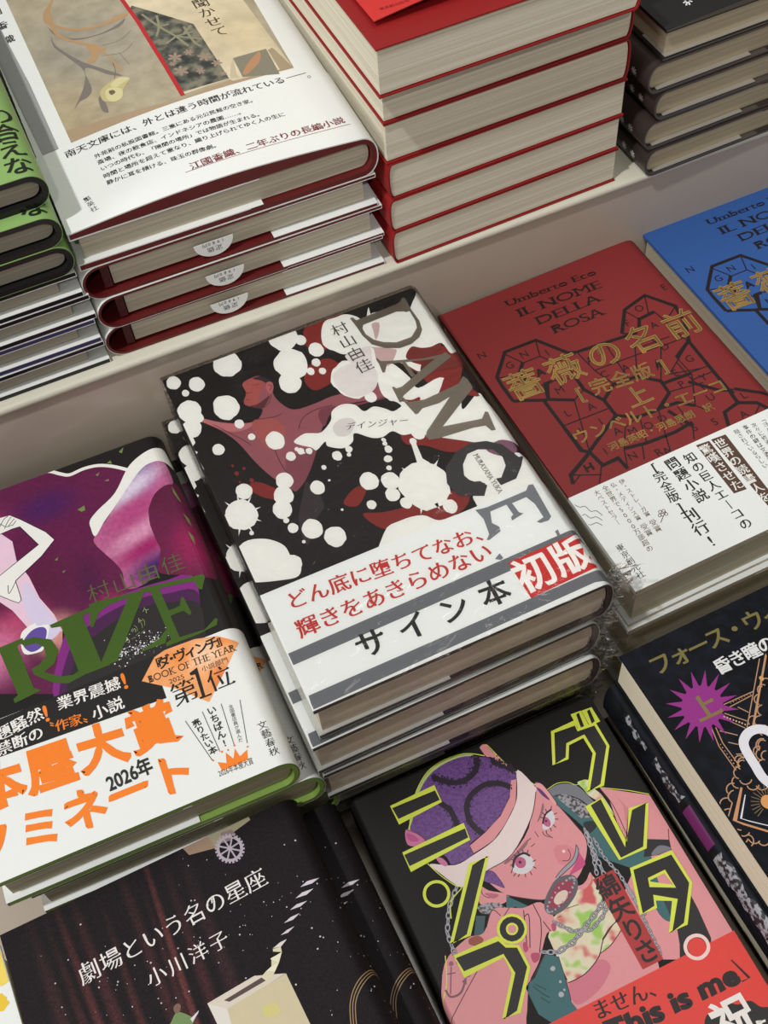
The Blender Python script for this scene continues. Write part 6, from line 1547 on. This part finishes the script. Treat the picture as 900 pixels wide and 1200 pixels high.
  ['P',12,(150,152,152),[(-1.4,198.4),(6.4,175.6),(9.8,108.5),(10.4,56.2),(2.8,55.3),(0.6,114.7)]],
  ['T',13,(54,52,52),'南天文庫には、外とは違う時間が流れている',(14.5,49.8),(116.5,53.8),5.37,'minb','h',0],
  ['S',13,(54,52,52),0.4,[(120,54.4),(130.1,55.1)],0],
  ['O',13,(54,52,52),0.25,[(129.8,52),(130.8,52.5),(131,51.2),(130,50.8)],1],
  ['T',13,(54,52,52),'外苑前の私設図書館。三重にある元公民館の空き家。',(25.1,41.2),(100.1,44.5),3.26,'minb','h',0],
  ['T',13,(54,52,52),'斎場、夜の飲食店、インドネシアの農園……。',(25.2,36.5),(92.3,38.3),3.36,'minb','h',0],
  ['T',13,(54,52,52),'いつの時代も、「隙間の場所」では物語が生まれる。',(25.3,31.7),(99.5,33.5),3.23,'minb','h',0],
  ['T',13,(54,52,52),'時間と場所を超えて重なり、織り上げられてゆく人の生に',(25.2,26.4),(108.4,29.2),3.33,'minb','h',0],
  ['T',13,(54,52,52),'静かに耳を傾ける、珠玉の群像劇。',(25.3,21.6),(74.7,20.9),3.29,'minb','h',0],
  ['T',13,(120,38,42),'江國香織、二年ぶりの長編小説',(62.1,12.6),(130.7,15.5),5.28,'minb','h',0],
  ['S',13,(120,38,42),0.25,[(56.7,10),(134.8,11.6)],0],
  ['T',13,(54,52,52),'集英社',(13.2,16.6),(14.3,9.1),3.6,'min','v',0],
 ],
}
ART['green'] = {
 'title_lettering': [
  ['T',3,(26,34,20),'の合えな',(123.6,43.4),(123.1,8.1),12.5,'brush','v',0],
 ],
}
ART['silver'] = {
 'title_lettering': [
  ['S',3,(222,222,220),0.8,[(19.9,12.6),(20.8,11.2)],0],
  ['S',3,(222,222,220),0.8,[(19.2,12.2),(18.5,9.8)],0],
  ['S',3,(222,222,220),0.8,[(18.7,12.4),(16.9,10.4)],0],
  ['S',3,(222,222,220),0.8,[(18.7,13.1),(16.8,12.7)],0],
  ['S',3,(222,222,220),0.8,[(19.1,13.9),(18.3,15.4)],0],
  ['S',3,(222,222,220),0.8,[(19.8,14.3),(20.5,16.7)],0],
  ['S',3,(222,222,220),0.8,[(20.4,14.1),(22.2,16.1)],0],
  ['S',3,(222,222,220),0.8,[(20.4,13.4),(22.3,13.8)],0],
 ],
}
ART['red'] = {
 'title_lettering': [
  ['T',3,(110,24,24),'東京創元社刊',(12.1,19.6),(22.6,17.6),2.14,'min','h',0],
 ],
}

# ------------------------------------------------------------------ special inks
PAGE = pages('page_edges_warm', (176, 166, 142), (206, 198, 176))
PAGEW = pages('page_edges_white', (196, 188, 166), (222, 216, 198))
PAGEG = pages('page_edges_grey', (150, 142, 128), (176, 168, 154))
pewter = mat('pewter_foil', (142, 134, 122), 0.38, 0.75, 0.08, 90, 0.15)
moss = mat('moss_foil', (74, 104, 40), 0.35, 0.35, 0.12, 60, 0.1)
goldline = mat('gold_foil_edge', (182, 152, 90), .3, .4, .15, 80, .1)
gold = foil('title_gold_foil', (126, 98, 56), (160, 126, 66), (236, 96, 40), 0.3, 55, 0.35)
violet_fuzz = camo('violet_felt', [(0.35, (84, 48, 108)), (0.6, (108, 68, 134))], 900)
tie_dye = camo('tie_dye_print', [(0.38, (196, 84, 84)), (0.46, (214, 196, 168)), (0.54, (212, 206, 176)), (0.60, (150, 190, 84))], 85)
knit = camo('knit_print', [(0.42, (58, 56, 62)), (0.55, (150, 146, 150))], 700)
tapestry = camo('tapestry_print', [(0.36, (52, 54, 52)), (0.50, (86, 88, 80)), (0.62, (124, 120, 102))], 160)
canvas = airbrush('canvas_print', (168, 158, 134), [(40, 120, 60, 60, 0, (150, 145, 132), .7), (20, 75, 40, 50, 0, (178, 160, 122), .5)], .55, .05, 120, 142, 192)
cream_wall = airbrush('cream_wall_print', (206, 194, 164), [(110, 100, 40, 40, 0, (196, 180, 146), .6)], .55, .04, 100, 142, 192)
purple = airbrush('purple_wash', (92, 20, 66), [
    (25, 172, 34, 22, 0, (150, 46, 112), .9), (66, 172, 26, 16, 0, (66, 20, 84), .9), (6, 150, 22, 40, 0, (196, 118, 160), .8),
    (50, 128, 34, 26, 0, (84, 18, 56), .9), (36, 112, 26, 18, 20, (176, 64, 104), .9), (52, 102, 18, 16, 0, (214, 150, 140), .9),
    (24, 102, 22, 24, 0, (206, 120, 156), .8), (74, 122, 12, 26, 0, (74, 16, 60), .9), (80, 104, 14, 14, 0, (150, 34, 88), .8)], .42, .05, 500, 130, 191.5)
legs = airbrush('lavender_wash', (176, 92, 136), [
    (108, 176, 22, 26, 0, (126, 110, 170), 1.0), (106, 164, 30, 9, 22, (206, 192, 214), 1.0), (104, 150, 30, 11, 20, (170, 66, 122), 1.0),
    (104, 138, 30, 8, 18, (206, 140, 172), .9), (104, 128, 30, 8, 14, (152, 30, 96), 1.0), (106, 116, 26, 14, 10, (66, 24, 96), 1.0)], .42, .05, 500, 130, 191.5)
wine = airbrush('wine_wash', (98, 22, 62), [(125, 120, 18, 24, 0, (150, 26, 84), .8), (118, 158, 16, 26, 0, (80, 18, 52), .8)], .42, .05, 500, 130, 191.5)
diamond = airbrush('orange_diamond', (236, 160, 100), [(112, 62, 16, 12, 20, (244, 204, 168), .9), (100, 66, 10, 8, 0, (232, 138, 66), .9), (121, 66, 9, 7, 0, (232, 138, 66), .9), (114, 48, 8, 12, 0, (226, 116, 36), .9)], .45, .03, 300, 130, 191.5)
curtain_spots = []
rc = random.Random(5)
for i, (x, wd, c) in enumerate([(14, 5, (60, 36, 38)), (27, 3, (84, 44, 44)), (34, 4, (70, 38, 40)), (42, 3, (78, 42, 42)), (54, 4, (62, 34, 38)), (62, 2.5, (98, 52, 50)), (70, 4, (66, 36, 40)), (80, 5, (54, 34, 38)), (58, 3, (70, 38, 40)), (22, 3, (66, 36, 38))]):
    curtain_spots.append((x, 120 + rc.uniform(-15, 15), wd, 95, rc.uniform(-3, 3), c, .85))
curtain = airbrush('starry_curtain', (25, 20, 23), curtain_spots, .6, .16, 1500, 134, 190)
navy_cloth = camo('navy_mottle', [(0.4, (10, 12, 18)), (0.62, (19, 22, 32))], 180, .55)
for q in (navy_cloth, curtain): q.node_tree.nodes['Principled BSDF'].inputs['Specular IOR Level'].default_value = .15
SPECIAL = dict(pewter=pewter, goldline=goldline, moss=moss, gold=gold, violet_fuzz=violet_fuzz, tie_dye=tie_dye, knit=knit, tapestry=tapestry,
               canvas=canvas, cream_wall=cream_wall, purple=purple, legs=legs, wine=wine, diamond=diamond)
WHITE = mat('white_paper', (226, 229, 226), 0.45, 0, .02, 200, .06)
FILM = plastic('shrink_film', 0.45, 90, 0.10, (.985, .985, .98), (1, 1, 2.2), 0.65)
FILM_CRUMPLE = plastic('crumpled_film', 1.0, 260, 0.12, (.97, .965, .95), (1, 1, 1), 1.6)

# ------------------------------------------------------------------ display furniture (z = 0 is the lower table top)
laminate = mat('greige_laminate', (172, 160, 146), 0.30, 0, .05, 40, .05, 0.4)
lip_m = mat('cream_edge', (206, 203, 186), 0.35, 0, .04, 60, .05)
bm = bmesh.new(); box(bm, -1600, 1700, 1480, 1500, -739.9, 1900)
wb = finish(bm, 'wall_back', mat('shop_wall', (196, 190, 180), .6, 0, .04, 10)); wb['kind'] = 'structure'
bm = bmesh.new(); box(bm, -1600, 1700, -1700, 1500, -760, -740)
fl0 = finish(bm, 'floor', mat('shop_floor', (120, 112, 104), .45, 0, .08, 12)); fl0['kind'] = 'structure'
t = empty('display_table', (60, 0, -740)); tag(t, 'low greige laminate table under the front stacks of books', 'table')
bm = bmesh.new(); box(bm, -620, 620, -420, 560, 700, 740, 2); finish(bm, 'table_top', laminate, t, 40)
bm = bmesh.new(); box(bm, -600, 600, -400, 540, 0.2, 699.5, 2); finish(bm, 'cabinet_body', laminate, t, 40)
r = empty('display_riser', (60, 0, 0)); tag(r, 'raised greige shelf with a cream front edge carrying the back stacks', 'display shelf')
bm = bmesh.new(); box(bm, -620, 620, 201, 560, 0.2, 138.5, 1); finish(bm, 'riser_body', laminate, r, 40)
bm = bmesh.new(); box(bm, -620, 620, 199.2, 560, 138.6, 143, 1.8); finish(bm, 'riser_top', lip_m, r, 40)

# ------------------------------------------------------------------ builders
def film(b, name='plastic_wrap'):
    pts, nr, o, s = b.path(1.25)
    pts2 = [(-1.0, b.T + 1.25)] + o[1:-1] + [(-1.0, -1.25)]
    bm = bmesh.new()
    extrude_poly(bm, [(b.mx(x), z) for x, z in pts2], -1.2, b.H + 1.2, b.W/2, b.H/2, 0)
    return finish(bm, name, FILM, b.root, 50)
def tuft(b, x, y, z, size, seed, m=None):
    """gathered end of the film: a fan of crumpled flakes"""
    rd = random.Random(seed); bm = bmesh.new()
    for k in range(34):
        a = rd.uniform(-2.2, 0.9); L = size * rd.uniform(.35, 1.0); h = rd.uniform(-.9, .6) * size * .8
        c = [(x + rd.uniform(-2, 1.5), y + rd.uniform(-1, 4), z + rd.uniform(-.75, .35) * size)]
        p1 = (c[0][0] + L*math.cos(a), c[0][1] + L*.55*math.sin(a), c[0][2] + h*.4)
        p2 = (p1[0] + rd.uniform(-3, 3), p1[1] + rd.uniform(-3, 3), p1[2] + rd.uniform(-4, 4))
        p3 = (c[0][0] + rd.uniform(-3, 3), c[0][1] + rd.uniform(-3, 3), c[0][2] + rd.uniform(-4, 4))
        vs = [bm.verts.new(((p[0]-b.W/2)*MM, (p[1]-b.H/2)*MM, p[2]*MM)) for p in (c[0], p1, p2, p3)]
        bm.faces.new(vs[:3]); bm.faces.new((vs[0], vs[2], vs[3]))
    bmesh.ops.subdivide_edges(bm, edges=bm.edges[:], cuts=2, use_grid_fill=True)
    for v in bm.verts: v.co += Vector((rd.uniform(-1, 1), rd.uniform(-1, 1), rd.uniform(-1, 1))) * .0007
    return finish(bm, 'film_gather', m or FILM_CRUMPLE, b.root)
def strip(b, name, x0, x1, y0, y1, z0, z1, m):
    bm = bmesh.new(); xs = sorted((b.mx(x0), b.mx(x1)))
    box(bm, xs[0]-b.W/2, xs[1]-b.W/2, y0-b.H/2, y1-b.H/2, z0, z1)
    return finish(bm, name, m, b.root)
def slip(b, x, rad):
    """paper sales slip folded out of the pages, printed upside down"""
    bm = bmesh.new()
    n = 18; z = b.T * .58
    fr = [(x + rad*math.cos(math.pi + math.pi*i/n), z + rad*.92*math.sin(math.pi + math.pi*i/n)) for i in range(n+1)]
    extrude_poly(bm, fr, 1.0, 1.25, b.W/2, b.H/2, 0)
    s = finish(bm, 'sales_slip', WHITE, b.root)
    s['label'] = 'white half-round price slip'
    fl = Flat()
    fl.text('定価', (x + 1.9, z - 4.6), (x - 1.9, z - 4.6), 3.4, 0, ink((60, 58, 56)), 'min', 'h')
    fl.text('1980円', (x + 4.4, z - 1.2), (x - 4.4, z - 1.2), 2.4, 0, ink((60, 58, 56)), 'sans', 'h')
    for v in fl.bm.verts: v.co = ((v.co.x - b.W/2)*MM, (.92 - b.H/2)*MM, v.co.y*MM)
    bmesh.ops.reverse_faces(fl.bm, faces=fl.bm.faces[:])
    q = finish(fl.bm, 'price_print', fl.mats, s); return s
def stack(first, places, group):
    """copies of a finished book, each with its parts; places: (corner x, y, base z, yaw, label)"""
    b, root = first
    for (x, y, z, yaw, label, kw) in places:
        ca, sa = math.cos(math.radians(yaw)), math.sin(math.radians(yaw))
        cx, cy = x + b.W/2*ca - b.H/2*sa, y + b.W/2*sa + b.H/2*ca
        kw = dict(kw); thin = kw.pop('thin', None)
        c = copy_tree(root, (cx, cy, z), yaw, label=label, **kw)
        if thin: c.scale = (1, 1, thin)
Z0 = 130.0

# ------------------------------------------------------------------ the shrink-wrapped novel in the centre
G1 = 'shrink-wrapped novels with splashed black, white and red covers'
T = 26.0
b = Book(137, 194, T, 'right', 5.5, board=1.8, square=1.6)
root = b.start('hardcover_book', 'shrink-wrapped novel with white ink splashes, topmost of the centre stack', 'book', G1, (0, 0, Z0 - T), 0)
b.block(pages('page_edges_brown', (206, 196, 176), (228, 218, 200))); b.case(mat('charcoal_board', (74, 62, 58), .5))
b.sheet('jacket', 0.02, 0.27, 0, b.H, mat('ink_black_jacket', (32, 29, 29), 0.4, spec=.25), flap=70)
b.sheet('band', 0.35, 0.62, 0, 59.5, WHITE, flap=60)
b.put(ART['danger'], SPECIAL)
film(b); tuft(b, 138.5, 3, T - 7, 13, 3)
DG = (b, root)
stack(DG, [(-4.5, -2, Z0 - 2*T - 2.6, 0.5, 'second shrink-wrapped novel down in the centre stack, its left edge jutting out', {}),
           (-3.0, -3, Z0 - 3*T - 5.2, -0.3, 'third shrink-wrapped novel down, just above the top edge of the portrait book', {}),
           (-2.0, 5, Z0 - 4*T - 10.4, 0.2, 'fourth shrink-wrapped novel down, in the slit behind the portrait book', {}),
           (-1.0, 6, 1.4, -0.2, 'lowest shrink-wrapped novel of the centre stack, hidden behind the portrait book', dict(thin=.44))], G1)

# ------------------------------------------------------------------ the purple novel on the left
G2 = 'purple novels with white bands, left of the centre stack'
T = 24.1
b = Book(130, 191.5, T, 'right', 8, board=2.2, square=3, sq=2.2)
lime = mat('lime_board', (124, 154, 70), .5)
root = b.start('hardcover_book', 'purple novel with moss-green title and white and orange band, topmost of its stack', 'book', G2, (-143, 0, Z0 - 29.8 - T), -1)
b.block(pages('page_edges_olive', (150, 142, 120), (186, 178, 156))); b.case(lime)
b.sheet('jacket', 0.02, 0.27, 0, b.H, mat('satin_black_jacket', (27, 24, 26), 0.34), flap=80)
b.sheet('band', 0.35, 0.62, 0, 70.6, WHITE, flap=84)
b.put(ART['prize'], SPECIAL)
# spine: lettering and the moss-green vine print run over the rounded back
fl = Flat()
for k, ch in enumerate('本屋大賞'): fl.text(ch, (143.5, 60 - k*11), (143.6, 60 - k*11), 8.5, 12, ink((36, 32, 30)), 'minb')
fl.fill([[(139, 64.5), (146, 64.5), (146, 69), (139, 69)]], 12, ink((226, 124, 40)))
b.mapped(fl, 'spine_lettering')
fl = Flat()
for k in range(9): fl.stroke(spline([(139, 172 - k*11), (142, 167 - k*11), (140.5, 163 - k*11), (143, 160 - k*11)], False), 1.3, 6, ink((112, 132, 70)))
b.mapped(fl, 'spine_vine')
ends = (Z0 - 29.8)
stack((b, root), [(-134, 0.5, ends - 2*T - .95, -1.2, 'second purple novel down, its spine jutting out right of the topmost one', {}),
                  (-129, 1, ends - 3*T - 1.9, -0.6, 'third purple novel down, its dark spine end above the starry book', {}),
                  (-131, 4, .95, -0.6, 'lowest purple novel, behind the starry dark book', {})], G2)

# ------------------------------------------------------------------ the two labyrinth volumes
G3 = 'labyrinth-cover novels against the shelf front'
T = 31.5
b = Book(124, 192, T, 'right', 9, board=1.2, square=2, sq=2.0)
redm = mat('brick_red_paper', (122, 36, 36), 0.55, 0, .06, 900, .25)
bluem = mat('cobalt_paper', (42, 82, 146), 0.55, 0, .06, 900, .25)
root = b.start('hardcover_book', 'brick-red novel with black labyrinth drawing, gold title and white band', 'book', G3, (155, 6, Z0 - 31.8 - T), 1.7)
b.block(PAGE); b.case(mat('cream_board', (206, 196, 168), .6))
b.sheet('jacket', 0.02, 0.27, 0, b.H, redm, flap=70)
b.sheet('band', 0.35, 0.62, 0, 58.0, WHITE, flap=80)
b.put(ART['eco'], SPECIAL)
stack((b, root), [(154, 4, Z0 - 31.8 - 2*T - .9, 1.0, 'red labyrinth novel lying directly under the gold-titled red one', {}),
                  (157, 9, Z0 - 31.8 - 3*T - 1.8, 1.5, 'red labyrinth novel third down, behind the navy book', {}),
                  (281.5, 9.5, Z0 - 31.8 - T, 1.7, 'cobalt-blue novel with black labyrinth drawing at the right edge', dict(swap={'jacket': bluem})),
                  (281, 8, Z0 - 31.8 - 2*T - .9, 1.2, 'blue labyrinth novel under the cobalt-blue one at the right edge', dict(swap={'jacket': bluem})),
                  (282, 11, Z0 - 31.8 - 3*T - 1.8, 1.5, 'blue labyrinth novel third down at the right edge', dict(swap={'jacket': bluem}))], G3)

# ------------------------------------------------------------------ portrait book, front centre
T = 27.0
b = Book(127, 190, T, 'left', 3.0, board=1.6, square=2, sq=2.6)
root = b.start('hardcover_book', 'black book with pink portrait, violet cap and yellow-outlined lettering, front centre', 'book', None, (5.5, -191, Z0 - 102 - T), 0)
b.block(PAGE); b.case(mat('black_board', (24, 22, 23), .5))
b.sheet('jacket', 0.02, 0.27, 0, b.H, mat('black_matte_jacket', (30, 29, 28), 0.5, 0, .10, 1500, .35, spec=.18), flap=60)
b.sheet('band', 0.35, 0.62, 0, 64.6, mat('vermilion_band', (214, 62, 54), 0.5, 0, .04, 300, .1), flap=60)
b.put(ART['greta'], SPECIAL)

# ------------------------------------------------------------------ starry book, front left
G4 = 'dark starry novels at the front left'
T = 21.4
b = Book(134, 190, T, 'right', 8, board=2.2, square=3, sq=2.2)
root = b.start('hardcover_book', 'dark starry novel with toothed wheel, stairs and cream tower on the cover', 'book', G4, (-147, -196, Z0 - 64 - T), 1.5)
b.block(PAGE); b.case(mat('night_board', (26, 22, 26), .5))
b.sheet('jacket', 0.02, 0.27, 0, b.H, curtain, flap=70)
b.put(ART['ogawa'], SPECIAL)
stack((b, root), [(-131.5, -196, Z0 - 64 - 2*T - .7, 1.2, 'dark starry novel second down, its gold-ringed spine showing beside the black book', {}),
                  (-128.9, -195, Z0 - 64 - 3*T - 1.4, 1.6, 'lowest dark starry novel, under the two gold-ringed ones', {})], G4)

# ------------------------------------------------------------------ navy fantasy book, front right
G5 = 'navy fantasy novels at the front right'
T = 25.5
b = Book(130, 190, T, 'right', 7, board=.7, square=1.2)
root = b.start('hardcover_book', 'navy book with magenta sunburst and copper line drawing, front right', 'book', G5, (147, -197, Z0 - 60 - T), 1.5)
b.block(pages('page_edges_cream', (206, 198, 174), (228, 220, 198)), fore=1.0); b.case(mat('ink_board', (16, 16, 21), .5))
b.sheet('jacket', 0.02, 0.27, 0, b.H, navy_cloth, flap=70)
b.put(ART['myst'], SPECIAL)
stack((b, root), [(146, -196, 0.4, 1.3, 'lowest navy fantasy novel, under the one with silver print on its spine', dict(thin=.68))], G5)
# the second one lies the other way round: its dark spine, printed with silver clouds and a magenta patch, faces left
b2 = Book(131, 190, T, 'left', 4, board=1.2, square=2, sq=2.6)
r2 = b2.start('hardcover_book', 'navy novel second down, its spine with silver clouds and a magenta patch facing left', 'book', G5, (142.5, -198, Z0 - 60 - 2*T - .8), 1.6)
b2.block(pages('page_edges_cream', 0, 0)); b2.case(mat('ink_board', 0)); b2.sheet('jacket', 0.02, 0.27, 0, b2.H, navy_cloth, flap=70)
fl = Flat()
rd = random.Random(4)
sil = camo('silver_cloud_print', [(0.45, (24, 24, 30)), (0.55, (150, 152, 160))], 420)
def ragged(y0, y1, xa, xb):
    n = int((y1 - y0) / 3); e = []
    for k in range(n + 1): e.append((xb + rd.uniform(-1.6, 1.2), y0 + (y1-y0)*k/n))
    return e + [(xa + rd.uniform(-1.5, 1.5), y1 - (y1-y0)*k/n) for k in range(n + 1)]
fl.fill([ragged(20, 100, -6, 2.6)], 1, sil)
fl.fill([ragged(128, 150, -3, 1.6)], 1, sil); fl.fill([ragged(156, 174, -3, 1.2)], 1, sil)
fl.fill([[(-5, 104), (2.2, 104), (2.4, 124), (-5, 124)]], 1, ink((100, 24, 88)))
b2.mapped(fl, 'spine_print')

# ------------------------------------------------------------------ pale flowered book at the lower left edge
b = Book(128, 188, 26, 'left', 4, board=1.4, square=2)
root = b.start('hardcover_book', 'pale book with yellow and pink flower print at the lower left edge', 'book', None, (-279, -197, 30), 1.5)
b.block(PAGE); b.case(mat('cream_board', 0)); b.sheet('jacket', 0.02, 0.27, 0, b.H, WHITE, flap=60)
fl = Flat(); rd = random.Random(12)
for k in range(70):
    c = rd.choice([(226, 190, 40), (214, 170, 36), (232, 206, 90), (226, 160, 176), (216, 140, 110)])
    fl.fill([blob(rd.uniform(30, 128), rd.uniform(60, 188), rd.uniform(3, 7), rd.uniform(3, 7), .12, k)], 1 + k * .06, ink(c))
b.mapped(fl, 'flower_print')
tb = Book(128, 188, 29.4, 'left', 4, board=1.4, square=2)
tr = tb.start('hardcover_book', 'plain pale book under the yellow-flowered one at the lower left edge', 'book', None, (-278.5, -196.5, .3), 1.7)
tb.block(PAGE); tb.case(mat('cream_board', 0)); tb.sheet('jacket', 0.02, 0.27, 0, tb.H, WHITE, flap=60)

# ------------------------------------------------------------------ white painting-cover novels on the shelf
G6 = 'white novels with dark red boards on the shelf'
maroon = mat('maroon_board', (92, 24, 24), .42, 0, .2, 120, .1)
T = 20.4
b = Book(142, 192, T, 'right', 8, board=2.4, bow=4.0, square=3.5, sq=2.2)
root = b.start('hardcover_book', 'white novel with dried-flower painting on its cover, topmost on the shelf', 'book', G6, (-18, 206, Z0 + 91.3 - T), -1)
b.block(pages('page_edges_shade', (170, 162, 144), (200, 192, 174))); b.case(maroon)
b.sheet('jacket', 0.02, 0.27, 0, b.H, WHITE, flap=80)
b.sheet('band', 0.35, 0.62, 0, 55.6, WHITE, flap=86)
b.put(ART['white'], SPECIAL)
T2 = 18.7
b2 = Book(142, 192, T2, 'left', 9, board=1.3, square=4, sq=2.0)
r2 = b2.start('hardcover_book', 'dark red and white novel, second of the white stack, first with a price slip', 'book', G6, (-20, 206, Z0 + 70.9 - T2 - .8), -1)
bm = bmesh.new(); box(bm, 14-71, 137-71, 4-96, 188-96, 2.9, T2-2.9); finish(bm, 'page_block', pages('page_edges_shade', 0, 0), r2)
b2.case(maroon); b2.sheet('jacket', 0.02, 0.27, 0, b2.H, WHITE, flap=52)
for q in (0,):
    strip(b2, 'spine_lining', 128.6, 132.4, 3, 189, 2.6, T2-2.6, mat('spine_lining', (74, 22, 24), .6))
slip(b2, 62, 9.5)
T2s = T2 + .75
stack((b2, r2), [(-18, 205.5, Z0 + 70.9 - .8 - 2*T2s + .75, -0.8, 'dark red and white novel, third of the white stack, price slip out of its pages', {}),
                 (-19, 206, Z0 + 13.45, -1.1, 'dark red and white novel, lowest of the white stack on the cream shelf edge', {})], G6)

# ------------------------------------------------------------------ lime novels at the far left
G7 = 'lime-green novels at the left edge of the shelf'
limej = mat('lime_jacket', (132, 168, 98), .4)
blackb = mat('gloss_black_board', (24, 24, 26), .22)
T = 16.0
b = Book(131, 190, T, 'right', 8.5, board=2.6, square=3.5, sq=2.2)
root = b.start('hardcover_book', 'lime-green novel with black brush lettering, topmost at the left edge', 'book', G7, (-150, 212, Z0 + 105.6), 0)
b.block(PAGEG); b.case(blackb)
b.sheet('jacket', 0.02, 0.27, 0, b.H, limej, flap=0)
b.put(ART['green'], SPECIAL)
stack((b, root), [(-151, 206, Z0 + 89.3, -.6, 'lime-green novel second down, a strip of its lettered cover showing', {}),
                  (-150.5, 205, Z0 + 73.0, -.3, 'lime-green novel third down, rounded black spine end at its right', {})], G7)
b2 = Book(131, 190, 14.2, 'left', 8, board=2.0, square=4.5)
r2 = b2.start('hardcover_book', 'novel with dark boards fourth down in the left stack, under the rounded spines', 'book', G7, (-152, 206, Z0 + 58.2), -.5)
bm = bmesh.new(); box(bm, 10-65.5, 122-65.5, 4-95, 186-95, 2.7, 14.2-2.5); finish(bm, 'page_block', PAGEG, r2)
b2.case(blackb); b2.sheet('jacket', 0.02, 0.27, 0, b2.H, WHITE, flap=60)
navyb = mat('navy_board', (50, 50, 92), .4)
stack((b2, r2), [(-150, 205.5, Z0 + 43.3, -.3, 'fifth book down in the left stack, white flap line under its pages', {}),
                 (-151.5, 206, Z0 + 28.4, -.6, 'sixth book down in the left stack, with navy boards', dict(swap={'cover': navyb})),
                 (-151, 205, Z0 + 13.4, -.2, 'lowest book of the left stack, on the cream shelf edge', {})], G7)

# ------------------------------------------------------------------ red-covered stack on the shelf
G8 = 'thick red-covered books on the shelf'
redc = mat('scarlet_board', (140, 26, 26), .5, 0, .06, 400, .1)
redj = mat('scarlet_jacket', (196, 48, 46), .5, 0, .05, 400, .1)
def red_book(T, sp, label, loc, yaw):
    b = Book(127, 188, T, sp, 3.0, board=.75, square=.9, sq=2.6)
    rt = b.start('paperback_book', label, 'book', G8, loc, yaw)
    b.block(PAGEW); b.case(redc)
    return b, rt
rows = [(20.4, 'left', 'lowest red-covered book in the tall shelf stack', 127.0, 200.6, 1.1),
        (19.8, 'left', 'red-covered book second from the bottom, red spine on its left', 126.5, 200.2, 1.2),
        (20.8, 'left', 'red-covered book third from the bottom, red spine on its left', 127.2, 200.4, 1.0),
        (22.0, 'right', 'red-covered book third from the top, pale page edges on its left side', 127.0, 200.8, .7),
        (22.4, 'right', 'red-covered book second from the top of the tall stack', 126.6, 200.4, 1.0),
        (23.6, 'right', 'topmost red-covered book with a loose scarlet jacket lifting at the front', 121.5, 189.5, .8)]
z = Z0 + 13.2
for T, sp, lab, x, y, yaw in rows:
    b, rt = red_book(T, sp, lab, (x, y, z), yaw); z += T + .35
# loose jacket on the top one
bm = bmesh.new(); grid = []
for i in range(25):
    row = []
    for j in range(16):
        x = 6 + (131 - 6) * i / 24; y = 14 + (188 - 14) * j / 15
        lift = 1.2 + 6.5 * math.sin(math.pi * min(1, i / 24 * .75 + .06)) * math.exp(-((y - 14) / 38.0))
        row.append((x - 63.5, y - 94, b.T + lift))
    grid.append(row)
for dz in (0, .35):
    vs = [[bm.verts.new((p[0]*MM, p[1]*MM, (p[2]+dz)*MM)) for p in r_] for r_ in grid]
    for i in range(24):
        for j in range(15):
            q = (vs[i][j], vs[i+1][j], vs[i+1][j+1], vs[i][j+1]); bm.faces.new(q if dz else q[::-1])
jk = finish(bm, 'jacket', redj, rt, 50)
jk['label'] = 'loose scarlet jacket'
fl = Flat()
for e in ART['red']['title_lettering']: fl.text(e[3], e[4], e[5], e[6], 0, ink(e[2]), e[7])
for v in fl.bm.verts:
    x, y = v.co.x, v.co.y
    lift = 1.2 + 6.5 * math.sin(math.pi * min(1, (x - 6) / 125 * .75 + .06)) * math.exp(-((y - 14) / 38.0))
    v.co = ((x - 63.5)*MM, (y - 94)*MM, (b.T + lift + .55)*MM)
finish(fl.bm, 'cover_print', fl.mats, jk)

# ------------------------------------------------------------------ black and silver stack, top right
G9 = 'black books with silver edges at the right end of the shelf'
T = 16.4
silver = mat('silver_paper', (196, 192, 184), .28, .6, .1, 60, .2)
b = Book(130, 190, T, 'right', 6, board=1.0, square=2.5, bow=2.0)
root = b.start('hardcover_book', 'black-covered book with a white asterisk, topmost at the right end', 'book', G9, (269, 197.5, Z0 + 82.6), 1.3)
b.block(pages('page_edges_taupe', (164, 152, 128), (186, 174, 148))); b.case(mat('umber_board', (92, 86, 80), .35, .3))
b.sheet('jacket', 0.02, 0.27, 0, b.H, mat('black_cloth_jacket', (30, 29, 29), .45), flap=60)
b.put(ART['silver'], SPECIAL)
strip(b, 'jacket_flap', 1, 62, .3, 20, 1.75, 2.05, silver)
b2 = Book(130, 190, T, 'left', 6, board=1.0, square=3)
umber = mat('umber_jacket', (52, 42, 38), .4)
r2 = b2.start('hardcover_book', 'dark book with silver flap, second down at the right end of the shelf', 'book', G9, (262, 197, Z0 + 65.4), 1.6)
b2.block(pages('page_edges_taupe', 0, 0)); b2.case(mat('umber_board', 0)); b2.sheet('jacket', 0.02, 0.27, 0, b2.H, umber, flap=60)
sf = strip(b2, 'jacket_flap', 70, 124, .3, 20, 1.75, 2.05, silver); sf['label'] = 'silver folded flap'
fl = Flat()
for k, (x, y) in enumerate([(136, 20), (136, 12)]):
    for a in range(4):
        c, s = math.cos(a*.785), math.sin(a*.785)
        fl.stroke([(x - 2.2*c, y - 2.2*s), (x + 2.2*c, y + 2.2*s)], .6, 1, ink((214, 212, 208)))
for v in fl.bm.verts: v.co.x = 130 - v.co.x
b2.mapped(fl, 'spine_print')
stack((b2, r2), [(268, 197, Z0 + 48.1, 1.2, 'dark book with silver flap, third down at the right end of the shelf', {}),
                 (264.5, 197.5, Z0 + 30.8, 1.4, 'dark book with silver flap, fourth down at the right end of the shelf', {}),
                 (267.5, 197, Z0 + 13.5, 1.3, 'dark book with silver flap, lowest at the right end of the shelf', {})], G9)

bpy.data.objects.remove(_fo, do_unlink=True)
